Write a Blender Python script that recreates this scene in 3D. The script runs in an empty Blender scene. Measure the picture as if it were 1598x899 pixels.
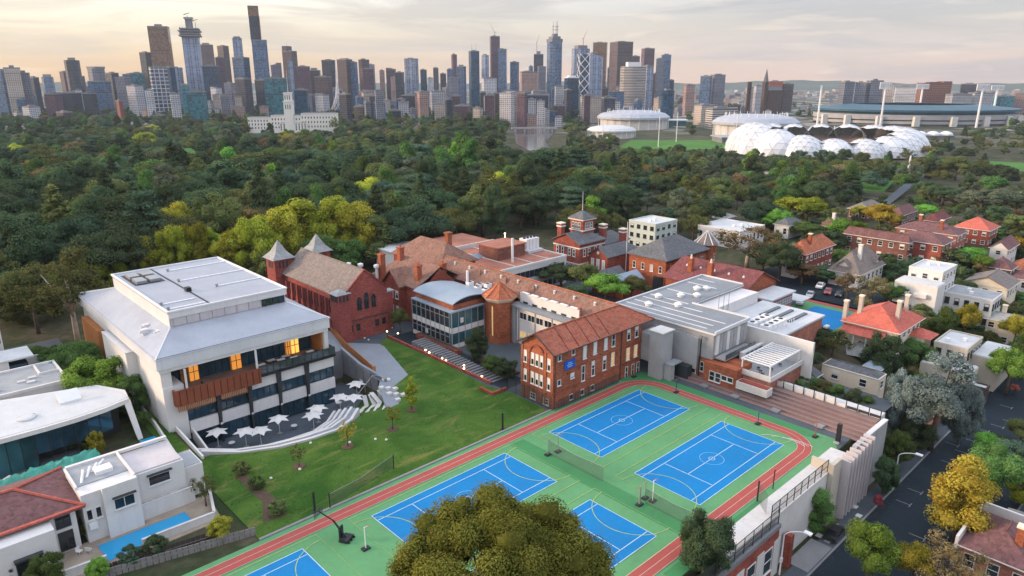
import bpy,bmesh,math,random
import numpy as np
from mathutils import Vector,Matrix
random.seed(7)
SC=bpy.context.scene
COL=SC.collection
RAD=math.radians
# ---------------------------------------------------------------- camera
# world x runs along the courts (away and to the right), y across them (away and to the left)
CAM_H=55.0
FPX,HZ=1100.0,124.0                       # focal length and horizon row in photograph pixels (1598 x 899)
PITCH=math.atan2(449.5-HZ,FPX)
AX=RAD(43.2)                                # heading of the camera against the campus grid
cd=bpy.data.cameras.new('camera');cam=bpy.data.objects.new('camera',cd);COL.objects.link(cam)
cd.sensor_width=36.0;cd.lens=36.0*FPX/1598.0
cd.clip_start=0.5;cd.clip_end=40000
cam.location=(0,0,CAM_H)
cam.rotation_euler=(RAD(90)-PITCH,0,-AX)
SC.camera=cam
SC.render.resolution_x,SC.render.resolution_y=1024,576
# ---------------------------------------------------------------- sky, sun, exposure
SUN_AZ=RAD(134.0)                           # counter-clockwise from +x: left of the view, a little in front of it
SUN_EL=RAD(14.0)
sun_dir=Vector((math.cos(SUN_AZ)*math.cos(SUN_EL),math.sin(SUN_AZ)*math.cos(SUN_EL),math.sin(SUN_EL)))
W=bpy.data.worlds.new('World');SC.world=W;W.use_nodes=True
nt=W.node_tree;nt.nodes.clear();N=nt.nodes;L=nt.links
def wn(t,**k):
 n=N.new(t)
 for a,b in k.items():setattr(n,a,b)
 return n
def wmath(op,a,b=None,clamp=False):
 n=wn('ShaderNodeMath',operation=op);n.use_clamp=clamp
 for i,v in enumerate((a,b)):
  if v is None:continue
  if isinstance(v,(int,float)):n.inputs[i].default_value=v
  else:L.new(v,n.inputs[i])
 return n.outputs[0]
def wramp(fac,stops):
 n=wn('ShaderNodeValToRGB');L.new(fac,n.inputs[0]);e=n.color_ramp.elements
 while len(e)<len(stops):e.new(0.5)
 for k,(p,c) in enumerate(stops):e[k].position=p;e[k].color=(*c,1)
 return n.outputs[0]
def wmix(f,a,b,mode='MIX'):
 n=wn('ShaderNodeMix',data_type='RGBA',blend_type=mode)
 for s,v in ((0,f),(6,a),(7,b)):
  if isinstance(v,(int,float)):n.inputs[s].default_value=v
  elif isinstance(v,tuple):n.inputs[s].default_value=(*v,1)
  else:L.new(v,n.inputs[s])
 return n.outputs[2]
sky=wn('ShaderNodeTexSky',sky_type='NISHITA');sky.sun_disc=False
sky.sun_elevation=SUN_EL;sky.sun_rotation=RAD(90)-SUN_AZ
sky.air_density=1.0;sky.dust_density=2.0;sky.altitude=60
tc=wn('ShaderNodeTexCoord');sep=wn('ShaderNodeSeparateXYZ');L.new(tc.outputs['Generated'],sep.inputs[0])
dz=sep.outputs[2]
# closeness to the sun's bearing, 1 towards it
dot=wn('ShaderNodeVectorMath',operation='DOT_PRODUCT');L.new(tc.outputs['Generated'],dot.inputs[0])
dot.inputs[1].default_value=(math.cos(SUN_AZ),math.sin(SUN_AZ),0)
toward=wmath('MULTIPLY_ADD',dot.outputs['Value'],0.5);N[-1].inputs[2].default_value=0.5
el=wmath('MAXIMUM',dz,0.0)
elr=wmath('POWER',el,0.5)
# thin cloud deck lit by the low sun: warm next to the horizon, pale higher, grey-blue away from the sun
near=wramp(elr,[(0.0,(0.54,0.30,0.12)),(0.15,(0.57,0.37,0.185)),(0.21,(0.60,0.46,0.285)),(0.28,(0.68,0.60,0.48)),(0.35,(0.74,0.72,0.69)),(0.75,(1.05,1.10,1.24)),(1.0,(1.08,1.16,1.34))])
away=wramp(elr,[(0.0,(0.53,0.36,0.28)),(0.15,(0.48,0.35,0.29)),(0.27,(0.35,0.32,0.31)),(0.40,(0.48,0.50,0.56)),(0.75,(0.88,0.97,1.16)),(1.0,(1.02,1.12,1.34))])
deck=wmix(wramp(toward,[(0.34,(0,0,0)),(0.70,(1,1,1))]),away,near)
mp=wn('ShaderNodeMapping');mp.inputs['Scale'].default_value=(1.6,1.6,16.0);mp.inputs['Rotation'].default_value=(RAD(3.0),RAD(-5.0),0)
L.new(tc.outputs['Generated'],mp.inputs[0])
nz=wn('ShaderNodeTexNoise');nz.inputs['Scale'].default_value=2.1;nz.inputs['Detail'].default_value=7;nz.inputs['Roughness'].default_value=0.55;nz.inputs['Distortion'].default_value=0.8
L.new(mp.outputs[0],nz.inputs['Vector'])
nz2=wn('ShaderNodeTexNoise');nz2.inputs['Scale'].default_value=5.5;nz2.inputs['Detail'].default_value=8;nz2.inputs['Distortion'].default_value=0.6
L.new(mp.outputs[0],nz2.inputs['Vector'])
streak=wramp(nz.outputs['Fac'],[(0.44,(0,0,0)),(0.60,(1,1,1))])
streak=wmath('MULTIPLY',streak,0.62)
shade=wmix(wramp(toward,[(0.45,(0,0,0)),(0.9,(1,1,1))]),(0.27,0.255,0.275),(0.44,0.34,0.24))
deck=wmix(streak,deck,shade)
bright=wmath('MULTIPLY',wramp(nz2.outputs['Fac'],[(0.56,(0,0,0)),(0.72,(1,1,1))]),0.35)
deck=wmix(bright,deck,(0.70,0.56,0.43))
skys=wmix(1.0,sky.outputs[0],(0.10,0.10,0.10),'MULTIPLY')
full=wmix(0.80,skys,deck)
bg=wn('ShaderNodeBackground');L.new(full,bg.inputs[0]);bg.inputs[1].default_value=1.0
wo=wn('ShaderNodeOutputWorld');L.new(bg.outputs[0],wo.inputs[0])
sd=bpy.data.lights.new('sun','SUN');sun=bpy.data.objects.new('sun',sd);COL.objects.link(sun)
sd.energy=2.3;sd.angle=RAD(9);sd.color=(1.0,0.72,0.48)
sun.rotation_euler=(-sun_dir).to_track_quat('-Z','Y').to_euler();sun.location=(0,0,300)
vs=SC.view_settings;vs.view_transform='Standard';vs.look='None';vs.exposure=0.92;vs.gamma=1.0;vs.use_curve_mapping=False
SC.render.engine='CYCLES'
cy=SC.cycles;cy.max_bounces=3;cy.diffuse_bounces=2;cy.glossy_bounces=2;cy.transmission_bounces=2;cy.volume_bounces=1;cy.transparent_max_bounces=6
cy.use_adaptive_sampling=True;cy.adaptive_threshold=0.02;cy.use_denoising=True;cy.caustics_reflective=False;cy.caustics_refractive=False
# ---------------------------------------------------------------- terrain heights and picture rays
def sst(a,b,x):
 t=min(1.0,max(0.0,(x-a)/(b-a)));return t*t*(3-2*t)
TERRACE=[(31.5,113.5),(31.5,103.5),(36,99),(41,96.6),(46,95.6),(50.5,95.4),(54,97.0),(57.5,100.5),(60.5,104),(64.5,106),(66,107.5),(66.2,113),(66.2,121),(61,121),(61,113.5)]
DIP=[(31.5,117.6)]+TERRACE[1:7]+[(56.9,97.9),(60.8,96.9),(63.0,97.3),(64.8,99.6),(66.2,103.8),(66.3,113),(66.3,121),(58.5,121),(58.5,117.6)]
def inside(poly,x,y):
 c=False;j=len(poly)-1
 for i in range(len(poly)):
  xi,yi=poly[i];xj,yj=poly[j]
  if (yi>y) !=(yj>y) and x<(xj-xi)*(y-yi)/(yj-yi)+xi:c=not c
  j=i
 return c
def ground_z(x,y):
 d=math.hypot(x,y)
 far=sst(230,800,d)
 v1=36.4+(62-36.4)*sst(116,130,x)
 st=-8.5*(1-sst(35.2-2*sst(116,130,x),v1,y))*(1-0.3*sst(200,300,x))
 if inside(DIP,x,y):return-4.7
 return-25*far+st*(1-far)-0.12
CA,SA=math.cos(AX),math.sin(AX)
def pray(px,py):
 x=(px-799)/FPX;y=-(py-449.5)/FPX
 f=math.cos(PITCH)+y*math.sin(PITCH);z=-math.sin(PITCH)+y*math.cos(PITCH)
 return (x*CA+f*SA,-x*SA+f*CA,z)          # camera right = (CA,-SA), forward = (SA,CA)
def at(px,py,z):
 d=pray(px,py);t=(z-CAM_H)/d[2];return (d[0]*t,d[1]*t)
def onground(px,py):
 z=-8.0
 for _ in range(30):
  x,y=at(px,py,z);z2=ground_z(x,y);z=0.5*z+0.5*z2
 return x,y,ground_z(x,y)
def atdist(px,dist):# a bearing and a horizontal distance along the view
 x=(px-799)/FPX/(math.cos(PITCH)+(449.5-160)/FPX*math.sin(PITCH))
 return (dist*(x*CA+SA),dist*(-x*SA+CA))
def project(x,y,z):
 f=x*SA+y*CA;r=x*CA-y*SA
 yc=f*math.cos(PITCH)-(z-CAM_H)*math.sin(PITCH);zc=f*math.sin(PITCH)+(z-CAM_H)*math.cos(PITCH)
 return 799+FPX*r/yc,449.5-FPX*zc/yc
def z_for_row(x,y,row):
 lo,hi=-40.0,500.0
 for _ in range(40):
  m=(lo+hi)/2
  if project(x,y,m)[1]>row:lo=m
  else:hi=m
 return lo
# ---------------------------------------------------------------- materials
MATS={}
class NG:
 def __init__(s,m):s.t=m.node_tree;s.n=s.t.nodes;s.l=s.t.links
 def new(s,t,**k):
  n=s.n.new(t)
  for a,b in k.items():setattr(n,a,b)
  return n
 def set(s,sock,v):
  if isinstance(v,(int,float)):sock.default_value=v
  elif isinstance(v,tuple):sock.default_value=v if len(v)==len(sock.default_value) else (*v,1)
  else:s.l.new(v,sock)
 def math(s,op,a,b=None,c=None):
  n=s.new('ShaderNodeMath',operation=op)
  for i,v in enumerate((a,b,c)):
   if v is not None:s.set(n.inputs[i],v)
  return n.outputs[0]
 def mix(s,f,a,b,mode='MIX'):
  n=s.new('ShaderNodeMix',data_type='RGBA',blend_type=mode)
  s.set(n.inputs[0],f);s.set(n.inputs[6],a);s.set(n.inputs[7],b);return n.outputs[2]
 def ramp(s,f,stops):
  n=s.new('ShaderNodeValToRGB');s.l.new(f,n.inputs[0]);e=n.color_ramp.elements
  while len(e)<len(stops):e.new(0.5)
  for k,(p,c) in enumerate(stops):e[k].position=p;e[k].color=(*(c if isinstance(c,tuple) else (c,c,c)),1)
  return n.outputs[0]
 def noise(s,vec,scale,detail=4,rough=0.55,dist=0.0):
  n=s.new('ShaderNodeTexNoise');n.inputs['Scale'].default_value=scale;n.inputs['Detail'].default_value=detail
  n.inputs['Roughness'].default_value=rough;n.inputs['Distortion'].default_value=dist
  if vec is not None:s.l.new(vec,n.inputs['Vector'])
  return n.outputs['Fac']
 def wpos(s):
  return s.new('ShaderNodeNewGeometry').outputs['Position']
 def map(s,vec,sc):
  n=s.new('ShaderNodeMapping');n.inputs['Scale'].default_value=sc;s.l.new(vec,n.inputs[0]);return n.outputs[0]
def base_mat(name):
 m=bpy.data.materials.new(name);m.use_nodes=True;g=NG(m);b=g.n['Principled BSDF'];MATS[name]=m
 return m,g,b
def mat(name,col,rough=0.8,var=0.25,scale=0.6,spec=0.25,fine=6.0,bump=0.0,metal=0.0,rnd=0.0,emit=None,estr=0.0):
 """plain surface: base colour broken up by broad weathering and fine grain"""
 m,g,b=base_mat(name)
 p=g.wpos()
 n1=g.noise(p,scale,5,0.6);n2=g.noise(p,fine,3,0.6)
 f=g.math('ADD',g.math('MULTIPLY',n1,0.65),g.math('MULTIPLY',n2,0.35))
 lo=tuple(c*(1-var) for c in col);hi=tuple(min(1,c*(1+var)) for c in col)
 c=g.ramp(f,[(0.3,lo),(0.7,hi)])
 n3=g.noise(g.map(p,(1.3,1.3,0.13)),1.1,5,0.65)
 c=g.mix(g.math('MULTIPLY',g.ramp(n3,[(0.5,0.0),(0.75,1.0)]),0.22),c,tuple(k*0.55 for k in col))
 if rnd:
  oi=g.new('ShaderNodeObjectInfo');hs=g.new('ShaderNodeHueSaturation')
  g.l.new(g.math('MULTIPLY_ADD',oi.outputs['Random'],2*rnd,1-rnd),hs.inputs['Value']);g.l.new(c,hs.inputs['Color']);c=hs.outputs[0]
 g.l.new(c,b.inputs['Base Color']);b.inputs['Roughness'].default_value=rough
 b.inputs['Specular IOR Level'].default_value=spec;b.inputs['Metallic'].default_value=metal
 if bump:
  bp=g.new('ShaderNodeBump');bp.inputs['Strength'].default_value=bump;bp.inputs['Distance'].default_value=0.05
  g.l.new(n2,bp.inputs['Height']);g.l.new(bp.outputs[0],b.inputs['Normal'])
 if emit:b.inputs['Emission Color'].default_value=(*emit,1);b.inputs['Emission Strength'].default_value=estr
 return m
def wall_coords(g):
 """run along the wall and height, from world position and normal"""
 p=g.wpos();sp=g.new('ShaderNodeSeparateXYZ');g.l.new(p,sp.inputs[0])
 nn=g.new('ShaderNodeNewGeometry').outputs['True Normal'];sn=g.new('ShaderNodeSeparateXYZ');g.l.new(nn,sn.inputs[0])
 isx=g.math('GREATER_THAN',g.math('ABSOLUTE',sn.outputs[0]),g.math('ABSOLUTE',sn.outputs[1]))
 mx=g.new('ShaderNodeMix',data_type='FLOAT');g.l.new(isx,mx.inputs[0]);g.l.new(sp.outputs[0],mx.inputs[2]);g.l.new(sp.outputs[1],mx.inputs[3])
 return p,mx.outputs[0],sp.outputs[2]
def brick_mat(name,col,mortar=0.55,var=0.3,soot=0.35):
 m,g,b=base_mat(name)
 p,s,z=wall_coords(g)
 cv=g.new('ShaderNodeCombineXYZ');g.l.new(s,cv.inputs[0]);g.l.new(z,cv.inputs[1])
 br=g.new('ShaderNodeTexBrick');g.l.new(cv.outputs[0],br.inputs['Vector'])
 br.inputs['Scale'].default_value=1.0;br.inputs['Brick Width'].default_value=0.5;br.inputs['Row Height'].default_value=0.17;br.inputs['Mortar Size'].default_value=0.02
 br.inputs['Color1'].default_value=(*[c*(1-var) for c in col],1);br.inputs['Color2'].default_value=(*[min(1,c*(1+var)) for c in col],1)
 br.inputs['Mortar'].default_value=(*[c*mortar+0.06 for c in col],1)
 st=g.ramp(g.noise(p,0.35,6,0.65),[(0.35,1-soot),(0.65,1.0)])
 g.l.new(g.mix(1.0,br.outputs['Color'],st,'MULTIPLY'),b.inputs['Base Color'])
 b.inputs['Roughness'].default_value=0.88;b.inputs['Specular IOR Level'].default_value=0.2
 return m
def tile_mat(name,col,var=0.35,course=0.34,lichen=0.0):
 """tiled or slated roof: courses and single tiles off colour"""
 m,g,b=base_mat(name)
 p=g.wpos();sp=g.new('ShaderNodeSeparateXYZ');g.l.new(p,sp.inputs[0])
 zc=g.math('MULTIPLY',sp.outputs[2],1.0/course)
 row=g.math('FLOOR',zc);fr=g.math('FRACT',zc)
 vo=g.new('ShaderNodeTexVoronoi');vo.inputs['Scale'].default_value=2.4;g.l.new(p,vo.inputs['Vector'])
 cs=g.new('ShaderNodeSeparateColor');g.l.new(vo.outputs['Color'],cs.inputs[0])
 n1=g.noise(p,0.25,5,0.65)
 f=g.math('ADD',g.math('MULTIPLY',cs.outputs[0],0.45),g.math('MULTIPLY',n1,0.6))
 c=g.ramp(f,[(0.2,tuple(k*(1-var) for k in col)),(0.8,tuple(min(1,k*(1+var)) for k in col))])
 if lichen:
  c=g.mix(g.math('MULTIPLY',g.ramp(g.noise(p,0.8,6,0.7),[(0.5,0.0),(0.7,1.0)]),lichen),c,(0.22,0.2,0.15))
 g.l.new(c,b.inputs['Base Color'])
 bp=g.new('ShaderNodeBump');bp.inputs['Strength'].default_value=0.6;bp.inputs['Distance'].default_value=0.08
 g.l.new(g.math('ADD',fr,g.math('MULTIPLY',cs.outputs[1],0.5)),bp.inputs['Height']);g.l.new(bp.outputs[0],b.inputs['Normal'])
 b.inputs['Roughness'].default_value=0.8;b.inputs['Specular IOR Level'].default_value=0.3
 return m
def seam_mat(name,col,pitch=0.6,axis=0,var=0.12,rough=0.5,metal=0.0):
 """ribbed metal or board cladding: thin seams across one axis"""
 m,g,b=base_mat(name)
 p=g.wpos();sp=g.new('ShaderNodeSeparateXYZ');g.l.new(p,sp.inputs[0])
 fr=g.math('FRACT',g.math('MULTIPLY',sp.outputs[axis],1.0/pitch))
 seam=g.math('GREATER_THAN',fr,0.9)
 n1=g.noise(p,0.22,5,0.6)
 c=g.ramp(n1,[(0.3,tuple(k*(1-var) for k in col)),(0.7,tuple(min(1,k*(1+var)) for k in col))])
 n3=g.noise(g.map(p,(1.5,1.5,0.15)),1.2,4,0.6)
 c=g.mix(g.math('MULTIPLY',g.ramp(n3,[(0.5,0.0),(0.75,1.0)]),0.25),c,tuple(k*0.6 for k in col))
 g.l.new(c,b.inputs['Base Color'])
 bp=g.new('ShaderNodeBump');bp.inputs['Strength'].default_value=0.35;bp.inputs['Distance'].default_value=0.04
 g.l.new(seam,bp.inputs['Height']);g.l.new(bp.outputs[0],b.inputs['Normal'])
 b.inputs['Roughness'].default_value=rough;b.inputs['Specular IOR Level'].default_value=0.4;b.inputs['Metallic'].default_value=metal
 return m
def glass_mat(name,col,rough=0.06,var=0.5,spec=0.8,lit=0.0):
 m,g,b=base_mat(name)
 p=g.wpos();oi=g.new('ShaderNodeObjectInfo')
 n1=g.noise(p,0.45,3,0.5)
 f=g.math('ADD',g.math('MULTIPLY',n1,0.7),g.math('MULTIPLY',oi.outputs['Random'],0.3))
 g.l.new(g.ramp(f,[(0.3,tuple(k*(1-var) for k in col)),(0.7,tuple(k*(1+var) for k in col))]),b.inputs['Base Color'])
 b.inputs['Roughness'].default_value=rough;b.inputs['Specular IOR Level'].default_value=spec
 if lit:b.inputs['Emission Color'].default_value=(1.0,0.62,0.25,1);b.inputs['Emission Strength'].default_value=lit
 return m
def facade_mat(name,wall,glass,bay=3.4,floor=3.6,fx=0.62,fz=0.55,gl=0.12,strip=0.0):
 """far tower: storeys and bays with glass between, in the tower's own coordinates"""
 m,g,b=base_mat(name)
 tcn=g.new('ShaderNodeTexCoord');sp=g.new('ShaderNodeSeparateXYZ');g.l.new(tcn.outputs['Object'],sp.inputs[0])
 sn=g.new('ShaderNodeSeparateXYZ');g.l.new(tcn.outputs['Normal'],sn.inputs[0])
 isx=g.math('GREATER_THAN',g.math('ABSOLUTE',sn.outputs[0]),g.math('ABSOLUTE',sn.outputs[1]))
 mx=g.new('ShaderNodeMix',data_type='FLOAT');g.l.new(isx,mx.inputs[0]);g.l.new(sp.outputs[0],mx.inputs[2]);g.l.new(sp.outputs[1],mx.inputs[3])
 s=mx.outputs[0];z=sp.outputs[2]
 us=g.math('MULTIPLY',s,1/bay);uz=g.math('MULTIPLY',z,1/floor)
 wx=g.math('LESS_THAN',g.math('FRACT',us),fx);wz=g.math('LESS_THAN',g.math('FRACT',uz),fz)
 win=g.math('MULTIPLY',wx,wz)
 if strip:win=g.math('MULTIPLY',win,g.math('GREATER_THAN',g.math('FRACT',g.math('MULTIPLY',s,1/(bay*strip))),0.22))
 cid=g.new('ShaderNodeCombineXYZ');g.l.new(g.math('FLOOR',us),cid.inputs[0]);g.l.new(g.math('FLOOR',uz),cid.inputs[1])
 wnz=g.new('ShaderNodeTexWhiteNoise',noise_dimensions='3D');g.l.new(cid.outputs[0],wnz.inputs['Vector'])
 rv=g.new('ShaderNodeSeparateColor');g.l.new(wnz.outputs['Color'],rv.inputs[0])
 gc=g.mix(rv.outputs[0],tuple(k*0.45 for k in glass),tuple(min(1,k*1.6) for k in glass))
 bnd=g.noise(g.map(tcn.outputs['Object'],(0.012,0.012,0.035)),1.0,3,0.6)
 wc=g.ramp(bnd,[(0.3,tuple(k*0.7 for k in wall)),(0.7,tuple(min(1,k*1.25) for k in wall))])
 c=g.mix(win,wc,gc)
 # machine floors: a dark band every dozen storeys
 mf=g.math('LESS_THAN',g.math('FRACT',g.math('MULTIPLY',z,1/(floor*14))),0.05)
 c=g.mix(g.math('MULTIPLY',mf,0.6),c,tuple(k*0.4 for k in wall))
 top=g.math('GREATER_THAN',sn.outputs[2],0.5)
 c=g.mix(top,c,(0.2,0.2,0.21))
 oi=g.new('ShaderNodeObjectInfo');hs=g.new('ShaderNodeHueSaturation')
 g.l.new(g.math('MULTIPLY_ADD',oi.outputs['Random'],0.3,0.85),hs.inputs['Value']);g.l.new(c,hs.inputs['Color'])
 g.l.new(hs.outputs[0],b.inputs['Base Color'])
 g.l.new(g.math('MULTIPLY_ADD',win,gl-0.7,0.7),b.inputs['Roughness'])
 b.inputs['Specular IOR Level'].default_value=0.5
 return m
def leaf_mat(name,dark,light,trans=0.25,rnd=0.25):
 m,g,b=base_mat(name)
 a=g.new('ShaderNodeAttribute',attribute_name='tone')
 oi=g.new('ShaderNodeObjectInfo')
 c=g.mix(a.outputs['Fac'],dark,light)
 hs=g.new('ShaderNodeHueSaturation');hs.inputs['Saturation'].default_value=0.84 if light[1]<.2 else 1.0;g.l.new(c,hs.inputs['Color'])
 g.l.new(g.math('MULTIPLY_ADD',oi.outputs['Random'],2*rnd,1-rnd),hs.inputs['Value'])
 g.l.new(g.math('MULTIPLY_ADD',oi.outputs['Random'],0.06,0.47),hs.inputs['Hue'])
 g.n.remove(b)
 d=g.new('ShaderNodeBsdfDiffuse');t=g.new('ShaderNodeBsdfTranslucent');mx=g.new('ShaderNodeMixShader')
 g.l.new(hs.outputs[0],d.inputs[0]);g.l.new(hs.outputs[0],t.inputs[0]);mx.inputs[0].default_value=trans
 g.l.new(d.outputs[0],mx.inputs[1]);g.l.new(t.outputs[0],mx.inputs[2])
 g.l.new(mx.outputs[0],g.n['Material Output'].inputs[0])
 return m
def glow_mat(name,col,strength):
 m,g,b=base_mat(name);b.inputs['Base Color'].default_value=(*col,1)
 b.inputs['Emission Color'].default_value=(*col,1);b.inputs['Emission Strength'].default_value=strength;m.cycles.emission_sampling='NONE'
 return m
# ---------------------------------------------------------------- mesh builder and things
class Mb:
 def __init__(s):s.v=[];s.f=[]
 def add(s,vs,fs):
  o=len(s.v);s.v+=[tuple(v) for v in vs];s.f+=[tuple(i+o for i in f) for f in fs];return s
 def box(s,x0,x1,y0,y1,z0,z1):
  return s.add([(x0,y0,z0),(x1,y0,z0),(x1,y1,z0),(x0,y1,z0),(x0,y0,z1),(x1,y0,z1),(x1,y1,z1),(x0,y1,z1)],
                     [(0,3,2,1),(4,5,6,7),(0,1,5,4),(1,2,6,5),(2,3,7,6),(3,0,4,7)])
 def prism(s,poly,z0,z1,ztop=None):
  n=len(poly)
  a=sum(poly[i][0]*poly[(i+1) % n][1]-poly[(i+1) % n][0]*poly[i][1] for i in range(n))
  if a<0:poly=poly[::-1];ztop=ztop[::-1] if ztop else None
  vs=[(x,y,z0) for x,y in poly]+[(p[0],p[1],ztop[i] if ztop else z1) for i,p in enumerate(poly)]
  return s.add(vs,[tuple(range(n))[::-1],tuple(range(n,2*n))]+[(i,(i+1) % n,n+(i+1) % n,n+i) for i in range(n)])
 def sheet(s,poly,z,t=0.05):return s.prism(poly,z-t,z)
 def gable(s,x0,x1,y0,y1,z0,z1,axis='x',t=0.22,hip0=0.0,hip1=0.0):
  """pitched roof slab over a rectangle; ridge along axis, hipped in from either end by hip0, hip1"""
  if axis=='x':
   ym=(y0+y1)/2
   vs=[(x0,y0,z0),(x1,y0,z0),(x1,y1,z0),(x0,y1,z0),(x0+hip0,ym,z1),(x1-hip1,ym,z1)]
   fs=[(0,1,5,4),(2,3,4,5)];e0,e1=(3,0,4),(1,2,5)
  else:
   xm=(x0+x1)/2
   vs=[(x0,y0,z0),(x1,y0,z0),(x1,y1,z0),(x0,y1,z0),(xm,y0+hip0,z1),(xm,y1-hip1,z1)]
   fs=[(1,2,5,4),(3,0,4,5)];e0,e1=(0,1,4),(2,3,5)
  rim=[(0,1),(2,3)] if axis=='x' else [(1,2),(3,0)]
  for e,hp in ((e0,hip0),(e1,hip1)):
   if hp:fs.append(e);rim.append(e[:2])
   else:rim+=[(e[0],e[2]),(e[2],e[1])]          # open gable end: only the thickness of the slab shows
  vs2=vs+[(a,b,c-t) for a,b,c in vs]
  fs2=fs+[tuple(i+6 for i in f[::-1]) for f in fs]
  for a,b in rim:fs2.append((a,a+6,b+6,b))
  return s.add(vs2,fs2)
 def pyramid(s,cx,cy,r,z0,z1,n=4,rot=math.pi/4,flare=0.0):
  rings=[(1.0,0.0)]+([(0.5,0.36)] if flare else [])+[(0.02,1.0)]
  vs=[];fs=[]
  for k,(rr,h) in enumerate(rings):
   for i in range(n):
    a=rot+i*2*math.pi/n;vs.append((cx+r*rr*math.cos(a),cy+r*rr*math.sin(a),z0+(z1-z0)*h))
   if k:
    for i in range(n):j=(i+1) % n;fs.append(((k-1)*n+i,(k-1)*n+j,k*n+j,k*n+i))
  fs.append(tuple(range(n))[::-1]);fs.append(tuple(range((len(rings)-1)*n,len(rings)*n)))
  return s.add(vs,fs)
 def tube(s,p,q,r0,r1=None,n=6):
  r1=r0 if r1 is None else r1
  p,q=Vector(p),Vector(q);d=(q-p)
  if d.length<1e-6:return s
  d.normalize();a=d.orthogonal().normalized();b=d.cross(a)
  vs=[]
  for c,r in ((p,r0),(q,r1)):
   for i in range(n):
    t=2*math.pi*i/n;vs.append(tuple(c+(a*math.cos(t)+b*math.sin(t))*r))
  return s.add(vs,[(i,(i+1) % n,n+(i+1) % n,n+i) for i in range(n)]+[tuple(range(n))[::-1],tuple(range(n,2*n))])
 def lathe(s,cx,cy,prof,n=12):
  vs=[];fs=[]
  for r,z in prof:
   for i in range(n):a=2*math.pi*i/n;vs.append((cx+r*math.cos(a),cy+r*math.sin(a),z))
  for k in range(len(prof)-1):
   for i in range(n):j=(i+1) % n;fs.append((k*n+i,k*n+j,(k+1)*n+j,(k+1)*n+i))
  fs.append(tuple(range(n))[::-1]);fs.append(tuple(range((len(prof)-1)*n,len(prof)*n)))
  return s.add(vs,fs)
 def strip(s,pts,w,z,t=0.02,closed=False):
  """flat painted or paved band of width w along a polyline"""
  n=len(pts);lf=[];rt=[]
  for i in range(n):
   a=pts[(i-1) % n] if (closed or i) else pts[i];b=pts[(i+1) % n] if (closed or i<n-1) else pts[i]
   d=Vector((b[0]-a[0],b[1]-a[1]))
   d.normalize();nx,ny=-d.y,d.x
   lf.append((pts[i][0]+nx*w/2,pts[i][1]+ny*w/2,z));rt.append((pts[i][0]-nx*w/2,pts[i][1]-ny*w/2,z))
  vs=lf+rt;fs=[]
  for i in range(n if closed else n-1):j=(i+1) % n;fs.append((n+i,n+j,j,i))
  return s.add(vs,fs)
 def wallrun(s,pts,t,z0,z1):
  """upright wall of thickness t along a polyline; z1 may be a list of tops"""
  for i in range(len(pts)-1):
   a,b=Vector(pts[i][:2]),Vector(pts[i+1][:2]);d=(b-a)
   if d.length<1e-5:continue
   d.normalize();nx=Vector((-d.y,d.x))*t/2
   q=[a+nx,a-nx,b-nx,b+nx]
   za,zb=(z1[i],z1[i+1]) if isinstance(z1,(list,tuple)) else (z1,z1)
   s.prism([(c.x,c.y) for c in q],z0,None,[za,za,zb,zb])
  return s
 def mesh(s,name,m=None,off=(0,0,0),smooth=False):
  me=bpy.data.meshes.new(name)
  o=off;me.from_pydata([(x-o[0],y-o[1],z-o[2]) for x,y,z in s.v],[],s.f)
  if m is not None:me.materials.append(MATS[m] if isinstance(m,str) else m)
  if smooth:me.shade_smooth()
  me.update();return me
def put(name,me,parent=None,loc=(0,0,0),rz=0.0):
 o=bpy.data.objects.new(name,me);COL.objects.link(o);o.location=loc;o.rotation_euler=(0,0,rz)
 if parent is not None:o.parent=parent
 return o
def tag(o,label=None,cat=None,group=None,kind=None):
 if label:o['label']=label
 if cat:o['category']=cat
 if group:o['group']=group
 if kind:o['kind']=kind
 return o
class T:
 """a thing: an Empty at its base that parents its parts. rz given: parts in its own coordinates; else in world coordinates"""
 def __init__(s,name,label,cat,base,group=None,rz=None):
  s.o=bpy.data.objects.new(name,None);COL.objects.link(s.o);s.o.empty_display_size=0.5
  s.o.location=base;s.off=base if rz is None else (0,0,0)
  if rz:s.o.rotation_euler=(0,0,rz)
  tag(s.o,label,cat,group)
 def part(s,name,mb,m,parent=None,label=None,smooth=False):
  o=put(name,mb.mesh(name,m,s.off,smooth),parent or s.o)
  if label:o['label']=label
  return o
def struct(name,mb,m,parent=None,kind='structure',smooth=False):
 o=put(name,mb.mesh(name,m,smooth=smooth),parent)
 if parent is None:o['kind']=kind
 return o
def solo(name,mb,m,label,cat,base,group=None,smooth=False):
 """a thing of one mesh"""
 o=put(name,mb.mesh(name,m,base,smooth),None,base);return tag(o,label,cat,group)
def copy_tree(o,parent=None):
 c=o.copy();COL.objects.link(c);c.parent=parent
 for ch in list(o.children):copy_tree(ch,c)
 return c
_wc={}
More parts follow.
